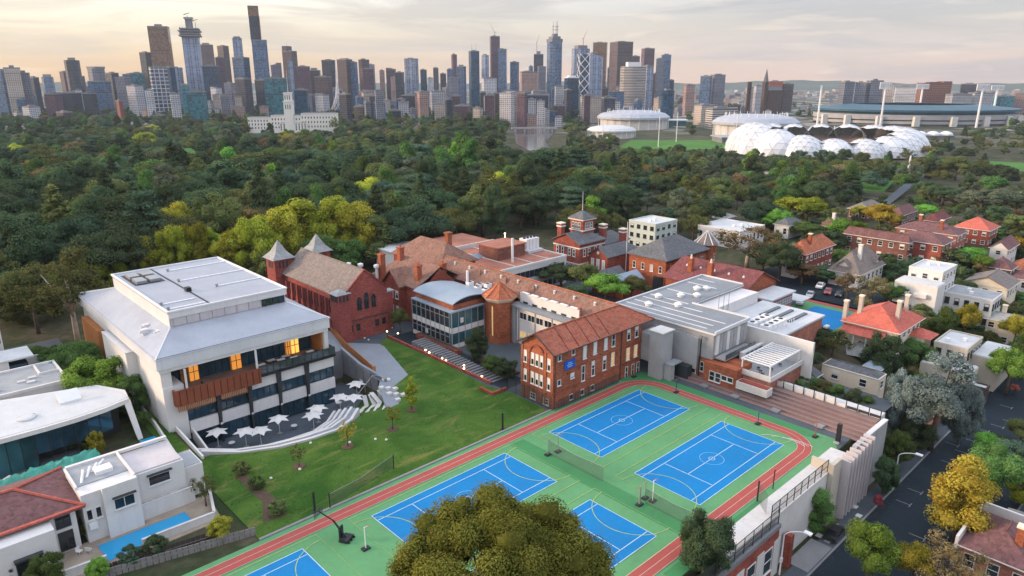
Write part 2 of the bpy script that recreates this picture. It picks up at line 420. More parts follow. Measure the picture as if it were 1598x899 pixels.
def window(t,face,pos,a,z0,w,h,frame='frame_white',pane='glass_dark',cols=1,rows=1,sill=True,fr=0.09,blind=0.0,name='window',sillm=None):
 """window on a wall: face 'x' looks along -x at x=pos, face 'y' along -y at y=pos; a is its middle along the wall. Frame > pane, blind, sill"""
 key=('w',round(w,2),round(h,2),frame,cols,rows,fr)
 if key not in _wc:
  b=Mb();d=0.10
  b.box(-w/2,w/2,-d,0.0,0,fr);b.box(-w/2,w/2,-d,0.0,h-fr,h)
  b.box(-w/2,-w/2+fr,-d,0.0,fr,h-fr);b.box(w/2-fr,w/2,-d,0.0,fr,h-fr)
  for i in range(1,cols):x=-w/2+w*i/cols;b.box(x-fr*.4,x+fr*.4,-d*.9,0,fr,h-fr)
  for i in range(1,rows):z=h*i/rows;b.box(-w/2+fr,w/2-fr,-d*.85,0,z-fr*.4,z+fr*.4)
  _wc[key]=b.mesh(name,frame)
 o=bpy.data.objects.new(name,_wc[key]);COL.objects.link(o);o.parent=t.o
 off=t.off
 if face=='x':o.location=(pos-off[0],a-off[1],z0-off[2]);o.rotation_euler=(0,0,-math.pi/2)
 else:o.location=(a-off[0],pos-off[1],z0-off[2])
 pk=('p',round(w-fr,2),round(h-fr,2),pane)
 if pk not in _wc:_wc[pk]=Mb().box(-(w-fr)/2,(w-fr)/2,-0.03,0.02,fr/2,h-fr/2).mesh('pane',pane)
 put('pane',_wc[pk],o)
 if blind:
  bk=('b',round(w,2),round(h,2),blind)
  if bk not in _wc:_wc[bk]=Mb().box(-w/2+fr,w/2-fr,-0.05,0.0,h-fr-(h-2*fr)*blind,h-fr).mesh('blind','blind')
  put('blind',_wc[bk],o)
 if sill:
  sk=('s',round(w,2),sillm or frame)
  if sk not in _wc:_wc[sk]=Mb().box(-w/2-.08,w/2+.08,-0.2,0.0,-0.1,-0.002).mesh('sill',sillm or frame)
  put('sill',_wc[sk],o)
 return o
# ---------------------------------------------------------------- shared materials
mat('frame_white',(0.72,0.71,0.68),0.6,0.1);mat('frame_dark',(0.04,0.045,0.05),0.5,0.2);mat('frame_grey',(0.30,0.32,0.34),0.5,0.15)
mat('blind',(0.75,0.73,0.68),0.8,0.08)
glass_mat('glass_dark',(0.022,0.028,0.036));glass_mat('glass_blue',(0.02,0.055,0.085),0.05);glass_mat('glass_teal',(0.03,0.10,0.12),0.06)
glass_mat('glass_warm',(0.5,0.36,0.16),0.2,0.3,0.5,0.22);glass_mat('glass_white',(0.55,0.55,0.55),0.15,0.15)
mat('concrete',(0.36,0.355,0.36),0.85,0.18,0.3,bump=0.1);mat('concrete_dark',(0.20,0.20,0.21),0.85,0.25,0.3);mat('concrete_pale',(0.60,0.58,0.56),0.8,0.15,0.25)
mat('render_white',(0.68,0.66,0.64),0.8,0.10,0.25);mat('render_cream',(0.78,0.67,0.53),0.8,0.12,0.25);mat('render_beige',(0.50,0.45,0.38),0.8,0.12,0.25)
mat('steel',(0.34,0.35,0.37),0.4,0.15,metal=0.5);mat('steel_white',(0.75,0.75,0.76),0.5,0.06);mat('steel_dark',(0.02,0.022,0.025),0.5,0.2)
mat('bark',(0.10,0.075,0.055),0.9,0.4,1.5);mat('bark_pale',(0.42,0.34,0.28),0.8,0.35,1.0)
mat('timber_grey',(0.22,0.21,0.20),0.85,0.3,1.2);mat('timber_dark',(0.07,0.05,0.045),0.85,0.35,1.2);mat('timber_orange',(0.42,0.17,0.06),0.7,0.25,1.0)
brick_mat('brick_red',(0.36,0.085,0.055));brick_mat('brick_orange',(0.42,0.12,0.055));brick_mat('brick_chapel',(0.34,0.075,0.06),soot=0.25);brick_mat('brick_brown',(0.25,0.10,0.075))
brick_mat('brick_dark',(0.10,0.06,0.055));brick_mat('brick_pink',(0.46,0.17,0.12))
tile_mat('tile_red',(0.33,0.095,0.055),lichen=0.5);tile_mat('tile_orange',(0.40,0.13,0.065));tile_mat('tile_brown',(0.225,0.115,0.085),lichen=0.5);tile_mat('slate',(0.115,0.12,0.13),0.3,lichen=0.15)
tile_mat('tile_maroon',(0.17,0.05,0.05),lichen=0.25);tile_mat('tile_plum',(0.16,0.075,0.075),0.35,lichen=0.2);tile_mat('tile_bright',(0.48,0.12,0.085),0.22);tile_mat('slate_brown',(0.20,0.165,0.15),0.3,lichen=0.5)
tile_mat('slate_pale',(0.30,0.31,0.31),0.2)
seam_mat('metal_roof',(0.33,0.355,0.41),0.7,1,0.1,0.45);seam_mat('metal_roof_x',(0.37,0.395,0.45),0.7,0,0.1,0.45);seam_mat('zinc',(0.26,0.33,0.40),0.5,0,0.1,0.4)
seam_mat('roof_grey',(0.21,0.23,0.25),0.9,1,0.14,0.55);seam_mat('roof_flat_terracotta',(0.36,0.14,0.09),1.1,1,0.25,0.8);seam_mat('panel_white',(0.66,0.64,0.63),2.4,0,0.06,0.5)
seam_mat('panel_mauve',(0.52,0.48,0.49),1.2,0,0.1,0.6);seam_mat('metal_pale',(0.62,0.63,0.65),0.6,0,0.08,0.45)
mat('flat_roof_grey',(0.33,0.345,0.36),0.85,0.18,0.35);mat('flat_roof_pale',(0.56,0.57,0.58),0.85,0.12,0.3);mat('deck',(0.22,0.15,0.12),0.8,0.25)
mat('asphalt',(0.026,0.036,0.046),0.95,0.25,0.12,spec=0.08,fine=3.0);mat('asphalt_pale',(0.085,0.10,0.115),0.92,0.22,0.2,spec=0.1);mat('footpath',(0.24,0.24,0.245),0.85,0.2,0.3);mat('paving_shaded',(0.10,0.12,0.145),0.85,0.2,0.3);mat('paving_blue',(0.24,0.265,0.30),0.8,0.14,0.3)
mat('paint_white',(0.70,0.70,0.68),0.7,0.15,1.5);mat('paint_court',(0.42,0.58,0.70),0.7,0.2,1.5);mat('paint_yellow',(0.34,0.44,0.14),0.7,0.3,1.5)
mat('mulch',(0.10,0.065,0.045),0.95,0.4,2.0);mat('soil',(0.13,0.10,0.08),0.95,0.4,0.8);mat('sand',(0.34,0.28,0.22),0.95,0.3,0.4)
mat('solar_blue',(0.02,0.09,0.25),0.3,0.1)
def lawn_mat(name,a,b,dry,dryamt=0.6,s=0.10):
 m,g,bs=base_mat(name);p=g.wpos()
 n1=g.noise(p,s,6,0.62,1.2);n2=g.noise(g.map(p,(0.6,1.8,1)),0.22,5,0.65,0.6);n3=g.noise(p,3.0,4,0.7)
 c=g.mix(g.ramp(n1,[(0.35,0.0),(0.65,1.0)]),a,b)
 c=g.mix(g.math('MULTIPLY',g.ramp(n2,[(0.53,0.0),(0.70,1.0)]),dryamt),c,dry)
 c=g.mix(1.0,c,g.ramp(n3,[(0.3,0.72),(0.7,1.2)]),'MULTIPLY')
 g.l.new(c,bs.inputs['Base Color']);bs.inputs['Roughness'].default_value=0.95;bs.inputs['Specular IOR Level'].default_value=0.1
 bp=g.new('ShaderNodeBump');bp.inputs['Strength'].default_value=0.5;bp.inputs['Distance'].default_value=0.1;g.l.new(n3,bp.inputs['Height']);g.l.new(bp.outputs[0],bs.inputs['Normal'])
 return m
lawn_mat('lawn',(0.032,0.090,0.013),(0.080,0.152,0.026),(0.18,0.175,0.055),0.85)
lawn_mat('lawn_far',(0.06,0.16,0.03),(0.09,0.22,0.05),(0.15,0.18,0.06),0.3,0.02)
lawn_mat('ground_cover',(0.030,0.050,0.018),(0.06,0.075,0.03),(0.13,0.10,0.065),0.5,0.04)
def court_mat(name,col,var):
 m,g,b=base_mat(name);p=g.wpos()
 n1=g.noise(p,0.12,5,0.6);n2=g.noise(p,1.3,5,0.7);n3=g.noise(p,14,2,0.5);n4=g.noise(g.map(p,(.35,.9,1)),.3,6,0.7,1.5)
 f=g.math('ADD',g.math('MULTIPLY',n1,0.5),g.math('ADD',g.math('MULTIPLY',n2,0.3),g.math('MULTIPLY',n3,0.2)))
 c=g.ramp(f,[(0.32,tuple(k*(1-var) for k in col)),(0.68,tuple(min(1,k*(1+var)) for k in col))])
 c=g.mix(g.math('MULTIPLY',g.ramp(n4,[(0.52,0.0),(0.70,1.0)]),0.30),c,tuple(k*.55+.035 for k in col));c=g.mix(g.math('MULTIPLY',g.ramp(n2,[(0.60,0.0),(0.78,1.0)]),0.30),c,tuple(k*.8+.08 for k in col))
 g.l.new(c,b.inputs['Base Color']);b.inputs['Roughness'].default_value=0.8;b.inputs['Specular IOR Level'].default_value=0.25;return m
court_mat('court_green',(0.105,0.29,0.125),0.18);court_mat('court_green_dark',(0.055,0.225,0.085),0.18);court_mat('court_blue',(0.004,0.185,0.455),0.16);court_mat('track_red',(0.38,0.085,0.07),0.16)
def water_mat(name,col,rough,bump,sc):
 m,g,b=base_mat(name);p=g.wpos();b.inputs['Base Color'].default_value=(*col,1);b.inputs['Roughness'].default_value=rough;b.inputs['Specular IOR Level'].default_value=0.6
 bp=g.new('ShaderNodeBump');bp.inputs['Strength'].default_value=bump;g.l.new(g.noise(p,sc,4,0.6),bp.inputs['Height']);g.l.new(bp.outputs[0],b.inputs['Normal']);return m
water_mat('river',(0.10,0.09,0.08),0.12,0.08,0.12);water_mat('pool',(0.01,0.30,0.58),0.06,0.12,1.5)
# ---------------------------------------------------------------- ground: one sheet to the horizon
def axis_lines(lo,hi,fine_lo,fine_hi,step):
 a=list(np.arange(fine_lo,fine_hi+1e-6,step));d=step;x=a[-1]
 while x<hi:d=min(d*1.22,900);x+=d;a.append(x)
 d=step;x=a[0];pre=[]
 while x>lo:d=min(d*1.22,900);x-=d;pre.append(x)
 return pre[::-1]+a
gx=sorted(axis_lines(-3000,6500,10,150,1.5));gy=sorted([y for y in axis_lines(-3000,6500,20,140,1.5) if abs(y-35.2)>.5 and abs(y-36.4)>.5]+[35.2,36.4])
gv=[(x,y,ground_z(x,y)) for y in gy for x in gx];nx=len(gx)
gf=[(j*nx+i,j*nx+i+1,(j+1)*nx+i+1,(j+1)*nx+i) for j in range(len(gy)-1) for i in range(nx-1)]
me=bpy.data.meshes.new('ground');me.from_pydata(gv,[],gf)
# far plain: suburbs as specks of roof and tree colour
m,g,b=base_mat('ground_mix');p=g.wpos()
ln=g.new('ShaderNodeVectorMath',operation='LENGTH');g.l.new(p,ln.inputs[0])
vo=g.new('ShaderNodeTexVoronoi');vo.inputs['Scale'].default_value=0.03;g.l.new(p,vo.inputs['Vector']);cs=g.new('ShaderNodeSeparateColor');g.l.new(vo.outputs['Color'],cs.inputs[0])
sub=g.ramp(cs.outputs[0],[(0.0,(0.03,0.05,0.03)),(0.55,(0.05,0.065,0.04)),(0.62,(0.16,0.12,0.10)),(0.80,(0.25,0.23,0.22)),(1.0,(0.4,0.38,0.36))])
n1=g.noise(p,0.05,6,0.65,1.0);n2=g.noise(p,0.6,4,0.65)
nearc=g.mix(g.ramp(n1,[(0.4,0.0),(0.62,1.0)]),(0.035,0.052,0.022),(0.11,0.09,0.06));nearc=g.mix(1.0,nearc,g.ramp(n2,[(0.3,0.7),(0.7,1.2)]),'MULTIPLY')
g.l.new(g.mix(g.ramp(g.math('MULTIPLY',ln.outputs['Value'],1/4000.0),[(0.25,0.0),(0.4,1.0)]),nearc,sub),b.inputs['Base Color']);b.inputs['Roughness'].default_value=0.95;b.inputs['Specular IOR Level'].default_value=0.1
me.materials.append(m);go=put('ground',me);go['kind']='structure'
# far ranges on the skyline: one long uneven ridge
hb=Mb();pts=[]
for k in range(0,121):
 a=RAD(90)-AX+RAD(50-k*100/120);d=6600
 h=18+26*(0.5+0.5*math.sin(k*0.31))*(0.5+0.5*math.sin(k*0.083+1))+14*math.sin(k*0.9)**2*0.6
 pts.append((d*math.cos(a),d*math.sin(a),h))
n=len(pts);vs=[(x*0.93,y*0.93,-26) for x,y,h in pts]+[(x,y,h) for x,y,h in pts]+[(x*1.06,y*1.06,-26) for x,y,h in pts]
hb.add(vs,[(i+r*n,i+1+r*n,i+1+(r+1)*n,i+(r+1)*n) for r in (0,1) for i in range(n-1)])
mat('hill_bush',(0.05,0.07,0.05),0.95,0.4,0.004);struct('hills',hb,'hill_bush',smooth=True)
# ---------------------------------------------------------------- tree kit
LEAF={}
def lm(k,d,l,tr=0.22,rnd=0.36):LEAF[k]=leaf_mat('leaf_'+k,d,l,tr,rnd)
lm('dark',(0.025,0.047,0.021),(0.109,0.168,0.063));lm('mid',(0.039,0.079,0.022),(0.168,0.267,0.079));lm('olive',(0.054,0.072,0.024),(0.228,0.248,0.089))
lm('bluegreen',(0.032,0.064,0.042),(0.129,0.209,0.123));lm('bright',(0.056,0.135,0.019),(0.298,0.495,0.089));lm('yellow',(0.145,0.167,0.017),(0.585,0.552,0.073))
lm('gold',(0.232,0.145,0.017),(0.600,0.536,0.081));lm('brown',(0.088,0.067,0.035),(0.298,0.218,0.109));lm('rust',(0.191,0.088,0.032),(0.594,0.277,0.099));lm('silver',(0.087,0.123,0.116),(0.341,0.422,0.406))
lm('front',(0.042,0.048,0.009),(0.240,0.212,0.046),0.2,0.0);lm('greygreen',(0.047,0.067,0.042),(0.228,0.257,0.168));lm('red',(0.232,0.017,0.022),(0.568,0.049,0.049));lm('lime',(0.123,0.167,0.014),(0.422,0.438,0.057))
_ico={}
def ico(sub):
 if sub not in _ico:
  bm=bmesh.new();bmesh.ops.create_icosphere(bm,subdivisions=sub,radius=1.0);bm.verts.ensure_lookup_table()
  _ico[sub]=(np.array([v.co[:] for v in bm.verts]),np.array([[v.index for v in f.verts] for f in bm.faces]));bm.free()
 return _ico[sub]
def foliage(name,clumps,per,leaf,rng,m,core=0.80,up=0.25,flat=0.0):
 """leaf-sized quads spread over the shells of many clumps, with a small solid heart in each; face attribute 'tone' varies leaf colour, darker in the hearts, with top light painted on upper leaves"""
 C=np.array(clumps,dtype=float);V=[];F3=[];tone3=[];o=0
 iv,it=ico(1)
 if core:
  for c in C:
   jit=1+rng.uniform(-.18,.18,len(iv))[:,None]
   V.append(c[:3]+iv*c[3:6]*core*jit);F3.append(it+o);o+=len(iv);tone3.append(np.full(len(it),rng.uniform(0.0,.4)))
 vols=(C[:,3]*C[:,4]+C[:,3]*C[:,5]+C[:,4]*C[:,5])/3
 cnt=np.maximum(4,(per*vols/vols.mean()).astype(int))
 ci=np.repeat(np.arange(len(C)),cnt);n=len(ci)
 d=rng.normal(size=(n,3));d[:,2]+=up;d/=np.linalg.norm(d,axis=1)[:,None]
 rad=rng.uniform(0.78,1.10,n)[:,None]
 p=C[ci,:3]+d*C[ci,3:6]*rad
 nm=d*0.95+rng.normal(size=(n,3))*0.38;nm[:,2]+=0.25+flat;nm/=np.linalg.norm(nm,axis=1)[:,None]
 r=rng.normal(size=(n,3));t=np.cross(nm,r);t/=np.linalg.norm(t,axis=1)[:,None];bt=np.cross(nm,t)
 s=leaf*rng.uniform(0.6,1.35,n)[:,None]
 q=np.stack([p+t*s*.62,p+bt*s*.40,p-t*s*.62,p-bt*s*.40],1).reshape(-1,3)
 V=np.concatenate(V+[q]) if V else q
 F3=np.concatenate(F3) if F3 else np.zeros((0,3),int);F4=(np.arange(n*4).reshape(-1,4)+o)
 ctone=rng.uniform(0,1,len(C))
 t4=np.clip(0.50*ctone[ci]+0.30*rng.uniform(0,1,n)+0.25*(d[:,2]*.5+.5)*rng.uniform(.5,1,n),0,1)  # top light painted in: leaves high on a clump get paler tones
 tone=np.concatenate(([np.concatenate(tone3)] if tone3 else [])+[t4])
 me=bpy.data.meshes.new(name);me.vertices.add(len(V));me.vertices.foreach_set('co',V.astype(np.float32).ravel())
 loops=np.concatenate([F3.ravel(),F4.ravel()]).astype(np.int32);me.loops.add(len(loops));me.loops.foreach_set('vertex_index',loops)
 st=np.concatenate([np.arange(len(F3))*3,len(F3)*3+np.arange(n)*4]).astype(np.int32);me.polygons.add(len(st));me.polygons.foreach_set('loop_start',st)
 at_=me.attributes.new('tone','FLOAT','FACE');at_.data.foreach_set('value',tone.astype(np.float32))
 me.materials.append(m);me.update(calc_edges=True);me.validate();return me
def crown_clumps(rng,R,H,z0,n,kind):
 """clump centres and radii for a crown R wide (radius), H tall, from z0 up"""
 out=[]
 for i in range(n):
  if kind=='round':
   d=rng.normal(size=3);d/=np.linalg.norm(d);d[2]=abs(d[2])*1.1-0.35;k=rng.uniform(.45,.80)
   x,y,z=d[0]*R*k,d[1]*R*k,z0+H*(.45+.5*d[2]*k*1.15);r=R*rng.uniform(.26,.42);out.append((x,y,z,r,r,r*rng.uniform(.7,.95)))
  elif kind=='bush':
   d=rng.normal(size=3);d/=np.linalg.norm(d);k=rng.uniform(.55,.84);r=R*rng.uniform(.2,.32);out.append((d[0]*R*k,d[1]*R*k,z0+H*(.46+.48*d[2]*k),r,r,r*.85))
  elif kind=='broad':
   a=rng.uniform(0,6.283);k=math.sqrt(rng.uniform(0.02,.85));x,y=R*k*math.cos(a),R*k*math.sin(a);z=z0+H*(.30+.5*(1-k*k)*rng.uniform(.6,1.1));r=R*rng.uniform(.20,.34);out.append((x,y,z,r,r,r*rng.uniform(.55,.8)))
  elif kind=='tall':
   t=(i+rng.uniform(0,1))/n;rr=R*math.sin(math.pi*min(1,.18+.80*t))**.8;a=rng.uniform(0,6.283);k=rng.uniform(.2,.75)
   r=R*rng.uniform(.30,.46);out.append((rr*k*math.cos(a),rr*k*math.sin(a),z0+H*(.06+.88*t),r,r,r*1.05))
  elif kind=='cypress':
   t=(i+.5)/n;rr=R*(1-t)**.7;out.append((rng.uniform(-.2,.2)*R,rng.uniform(-.2,.2)*R,z0+H*(.04+.94*t),rr*.8+.15*R,rr*.8+.15*R,H/n*1.3))
  elif kind=='cone':
   t=(i+rng.uniform(0,1))/n;rr=R*(1-t)**.85;a=i*2.4;k=rng.uniform(.45,.8);r=R*(.16+.22*(1-t))
   out.append((rr*k*math.cos(a),rr*k*math.sin(a),z0+H*(.05+.92*t),r,r,r*.55))
  elif kind=='cedar':
   lv=i % 7;t=lv/6.0;rr=R*(1-.62*t**1.5);a=rng.uniform(0,6.283);k=rng.uniform(.25,.85);r=R*rng.uniform(.20,.32)
   out.append((rr*k*math.cos(a),rr*k*math.sin(a),z0+H*(.12+.82*t)+rng.uniform(-.2,.2),r*1.2,r*1.2,r*.33))
  elif kind=='gum':
   a=rng.uniform(0,6.283);k=rng.uniform(.3,1.0);t=rng.uniform(.2,1);rr=R*k*math.sin(math.pi*(.25+.6*t));r=R*rng.uniform(.17,.30)
   out.append((rr*math.cos(a),rr*math.sin(a),z0+H*t*.93,r,r,r*.75))
 return out
def trunk_mb(rng,R,H,z0,clumps,r0,limbs=6,lean=0.0):
 b=Mb();top=(lean,0,z0+H*.55);b.tube((0,0,-.3),(lean*.4,0,z0+.1*H),r0,r0*.72,7);b.tube((lean*.4,0,z0+.1*H),top,r0*.72,r0*.3,6)
 cs=list(clumps);rng.shuffle(cs)
 for c in cs[:limbs]:
  s=rng.uniform(.0,.4);p=(lean*.4,0,z0+H*s);b.tube(p,(c[0]*.9,c[1]*.9,c[2]),r0*.38,r0*.12,5)
 return b
# prototypes: unit size trees about 10 m tall, several outlines of each kind
PROTO={}
def make_proto(key,kind,R,H,z0,n,per,leaf,seed,core=0.8,flat=0.0,r0=None,limbs=6):
 rng=np.random.default_rng(seed);cl=crown_clumps(rng,R,H,z0,n,kind)
 PROTO[key]=(kind,cl,per,leaf,core,flat,trunk_mb(rng,R,H,z0,cl,r0 or R*.075,limbs),seed)
for i in range(4):make_proto(f'round{i}','round',4.2,7.2,2.2,26,60,.55,10+i)
for i in range(3):make_proto(f'broad{i}','broad',5.2,6.0,2.4,34,50,.55,20+i)
for i in range(3):make_proto(f'tall{i}','tall',2.9,9.6,1.6,26,55,.50,30+i)
for i in range(2):make_proto(f'cone{i}','cone',3.4,10.5,.8,44,32,.48,40+i,.7)
for i in range(2):make_proto(f'cedar{i}','cedar',5.0,8.2,1.2,60,34,.50,50+i,.75,.5)
for i in range(2):make_proto(f'bush{i}','bush',4.6,9.2,.3,46,60,.55,80+i)
for i in range(1):make_proto(f'cypress{i}','cypress',1.5,10.5,.3,9,140,.42,60+i,.85)
for i in range(2):make_proto(f'gum{i}','gum',4.0,7.6,3.0,30,44,.50,70+i,.45)
_fm={}
def crown_mesh(key,leafk,dens=1.0,size=1.0):
 k=(key,leafk,dens,size)
 if k not in _fm:
  kind,cl,per,leaf,core,flat,tb,seed=PROTO[key]
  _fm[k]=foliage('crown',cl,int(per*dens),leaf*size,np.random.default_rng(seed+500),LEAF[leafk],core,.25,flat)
 return _fm[k]
_tm={}
def trunk_mesh(key,pale=False):
 k=(key,pale)
 if k not in _tm:_tm[k]=PROTO[key][6].mesh('trunk','bark_pale' if pale else 'bark',smooth=True)
 return _tm[k]
def tree(x,y,z,key,leafk,h,label,name='tree',cat='tree',group=None,wide=1.0,rot=None,dens=1.0,size=1.0,pale=False):
 """tree > trunk, crown; h its height in metres (prototypes stand about 9.6 m)"""
 o=bpy.data.objects.new(name,None);COL.objects.link(o);o.empty_display_size=.5;o.location=(x,y,z)
 s=h/9.6;o.scale=(s*wide,s*wide,s);o.rotation_euler=(0,0,random.uniform(0,6.28) if rot is None else rot)
 tag(o,label,cat,group)
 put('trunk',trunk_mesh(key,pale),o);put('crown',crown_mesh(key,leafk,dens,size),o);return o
# ---------------------------------------------------------------- the skyline
FM={}
def fm(k,*a,**kw):FM[k]=facade_mat('facade_'+k,*a,**kw)
fm('brown',(0.092,0.062,0.070),(0.045,0.04,0.05),3.2,3.6,.6,.55);fm('gold',(0.178,0.106,0.074),(0.16,0.09,0.055),4,3.6,.75,.7,.1);fm('maroon',(0.095,0.056,0.081),(0.08,0.045,0.06),3,3.6,.55,.6)
fm('blue',(0.101,0.137,0.221),(0.055,0.11,0.20),4.5,3.8,.8,.72,.08);fm('dark',(0.044,0.047,0.070),(0.03,0.035,0.055),4,3.7,.75,.65,.1);fm('teal',(0.059,0.137,0.184),(0.03,0.15,0.19),5,3.8,.85,.8,.08)
fm('cream',(0.435,0.368,0.326),(0.08,0.075,0.08),3.4,3.3,.45,.5,.2);fm('grey',(0.195,0.200,0.250),(0.07,0.08,0.10),3.4,3.5,.55,.55);fm('white',(0.490,0.480,0.513),(0.10,0.12,0.15),4,3.4,.6,.5);fm('pink',(0.372,0.240,0.214),(0.13,0.10,0.10),3.6,3.5,.5,.5)
fm('banded',(0.443,0.400,0.377),(0.09,0.09,0.10),30,3.6,1.1,.5,.2);fm('grid',(0.443,0.440,0.479),(0.05,0.07,0.11),9,8,.82,.8,.1);fm('silver',(0.249,0.281,0.383),(0.10,0.16,0.25),5,3.9,.7,.75,.08,3);fm('night',(0.018,0.037,0.074),(0.012,0.05,0.10),5,3.8,.85,.8,.08)
fm('redblock',(0.289,0.070,0.052),(0.10,0.05,0.05),5,3.6,.5,.5,.3);fm('hotel',(0.275,0.104,0.071),(0.07,0.045,0.04),6,5,.6,.55,.2)
mat('tower_roof',(0.20,0.20,0.21),0.85,0.3);mat('crane_red',(0.35,0.10,0.07),0.6,0.2);mat('spire_white',(0.72,0.70,0.72),0.5,0.05);mat('red_paint',(0.55,0.03,0.03),0.6,0.1)
def ray_at(px,row,dist):
 d=pray(px,row);f=d[0]*SA+d[1]*CA;return (d[0]/f*dist,d[1]/f*dist)
def tower(xl,xr,yt,dist,fk,label,phi=None,ratio=0.8,cap=None,masts=(),steps=(),shape='box',crane=None,cat='tower',name='tower',group=None,capm='tower_roof'):
 """xl, xr: picture columns of its sides at the roof row yt. cap: (inset fraction, rows up); masts: (offset -1..1, row); steps: (side, width fraction, row)"""
 ax,ay=ray_at(xl,yt,dist);bx,by=ray_at(xr,yt,dist);cx,cy_=(ax+bx)/2,(ay+by)/2
 wa=math.hypot(bx-ax,by-ay);zt=z_for_row(cx,cy_,yt);zb=ground_z(cx,cy_)-2
 phi=random.uniform(-.55,.55) if phi is None else phi
 w=wa/(math.cos(abs(phi))+ratio*math.sin(abs(phi)));d=w*ratio
 t=T(name,label,cat,(cx,cy_,zb),group,rz=-AX+phi if abs(-AX+phi)>1e-6 else 1e-5)
 h=zt-zb;rows=lambda r:z_for_row(cx,cy_,r)-zb
 hw,hd=w/2,d/2;b=Mb()
 if shape=='box':b.box(-hw,hw,-hd,hd,0,h)
 elif shape=='cyl':b.lathe(0,0,[(wa/2,0),(wa/2,h*.985),(wa/2*.9,h)],20)
 elif shape=='chamfer':
  k=.28;b.prism([(-hw+k*w,-hd),(hw-k*w,-hd),(hw,-hd+k*d),(hw,hd-k*d),(hw-k*w,hd),(-hw+k*w,hd),(-hw,hd-k*d),(-hw,-hd+k*d)],0,h)
 elif shape=='slant':b.prism([(-hw,-hd),(hw,-hd),(hw,hd),(-hw,hd)],0,None,[h,h*.93,h*.93,h])
 elif shape=='wedge':b.prism([(-hw,-hd),(hw,-hd),(hw,hd),(-hw,hd)],0,None,[h*.9,h*.9,h,h])
 elif shape=='curve':
  poly=[(-hw+w*i/10,-hd-.22*w*math.sin(math.pi*i/10)) for i in range(11)]+[(hw,hd),(-hw,hd)];b.prism(poly,0,h)
 t.part('body',b,FM[fk])
 pb=Mb().box(-hw-.25,hw+.25,-hd-.25,hd+.25,h-1.2,h+.9) if shape=='box' else None
 if pb:t.part('parapet',pb,capm)
 if cap:
  f,r=cap;hh=rows(r);t.part('plant_room',Mb().box(-hw*f,hw*f,-hd*f,hd*f,h,hh),capm);h2=hh
 else:
  h2=h+3.0;t.part('plant_room',Mb().box(-hw*.5,hw*.3,-hd*.4,hd*.5,h if shape !='wedge' else h*.9,h2),capm)
 for off,r in masts:
  hh=rows(r);t.part('mast',Mb().tube((off*hw,0,h-2),(off*hw,0,hh),.9,.25,5),'steel')
 for side,fw,r in steps:
  hh=rows(r);x0=-hw if side<0 else hw-w*fw;t.part('wing',Mb().box(x0+.3,x0+w*fw-.3,-hd+.3,hd-.3,h,hh),FM[fk])
 if crane:
  off,r,jib=crane;hh=rows(r);k=t.part('crane',Mb().tube((off*hw,0,h-3),(off*hw,0,hh),.8,.8,4),'crane_red');t.part('jib',Mb().tube((off*hw,0,hh-2),(off*hw+jib*26,0,hh+22),.7,.3,4).tube((off*hw,0,hh-2),(off*hw-jib*9,0,hh+1),.7,.5,4),'crane_red',k)
 return t
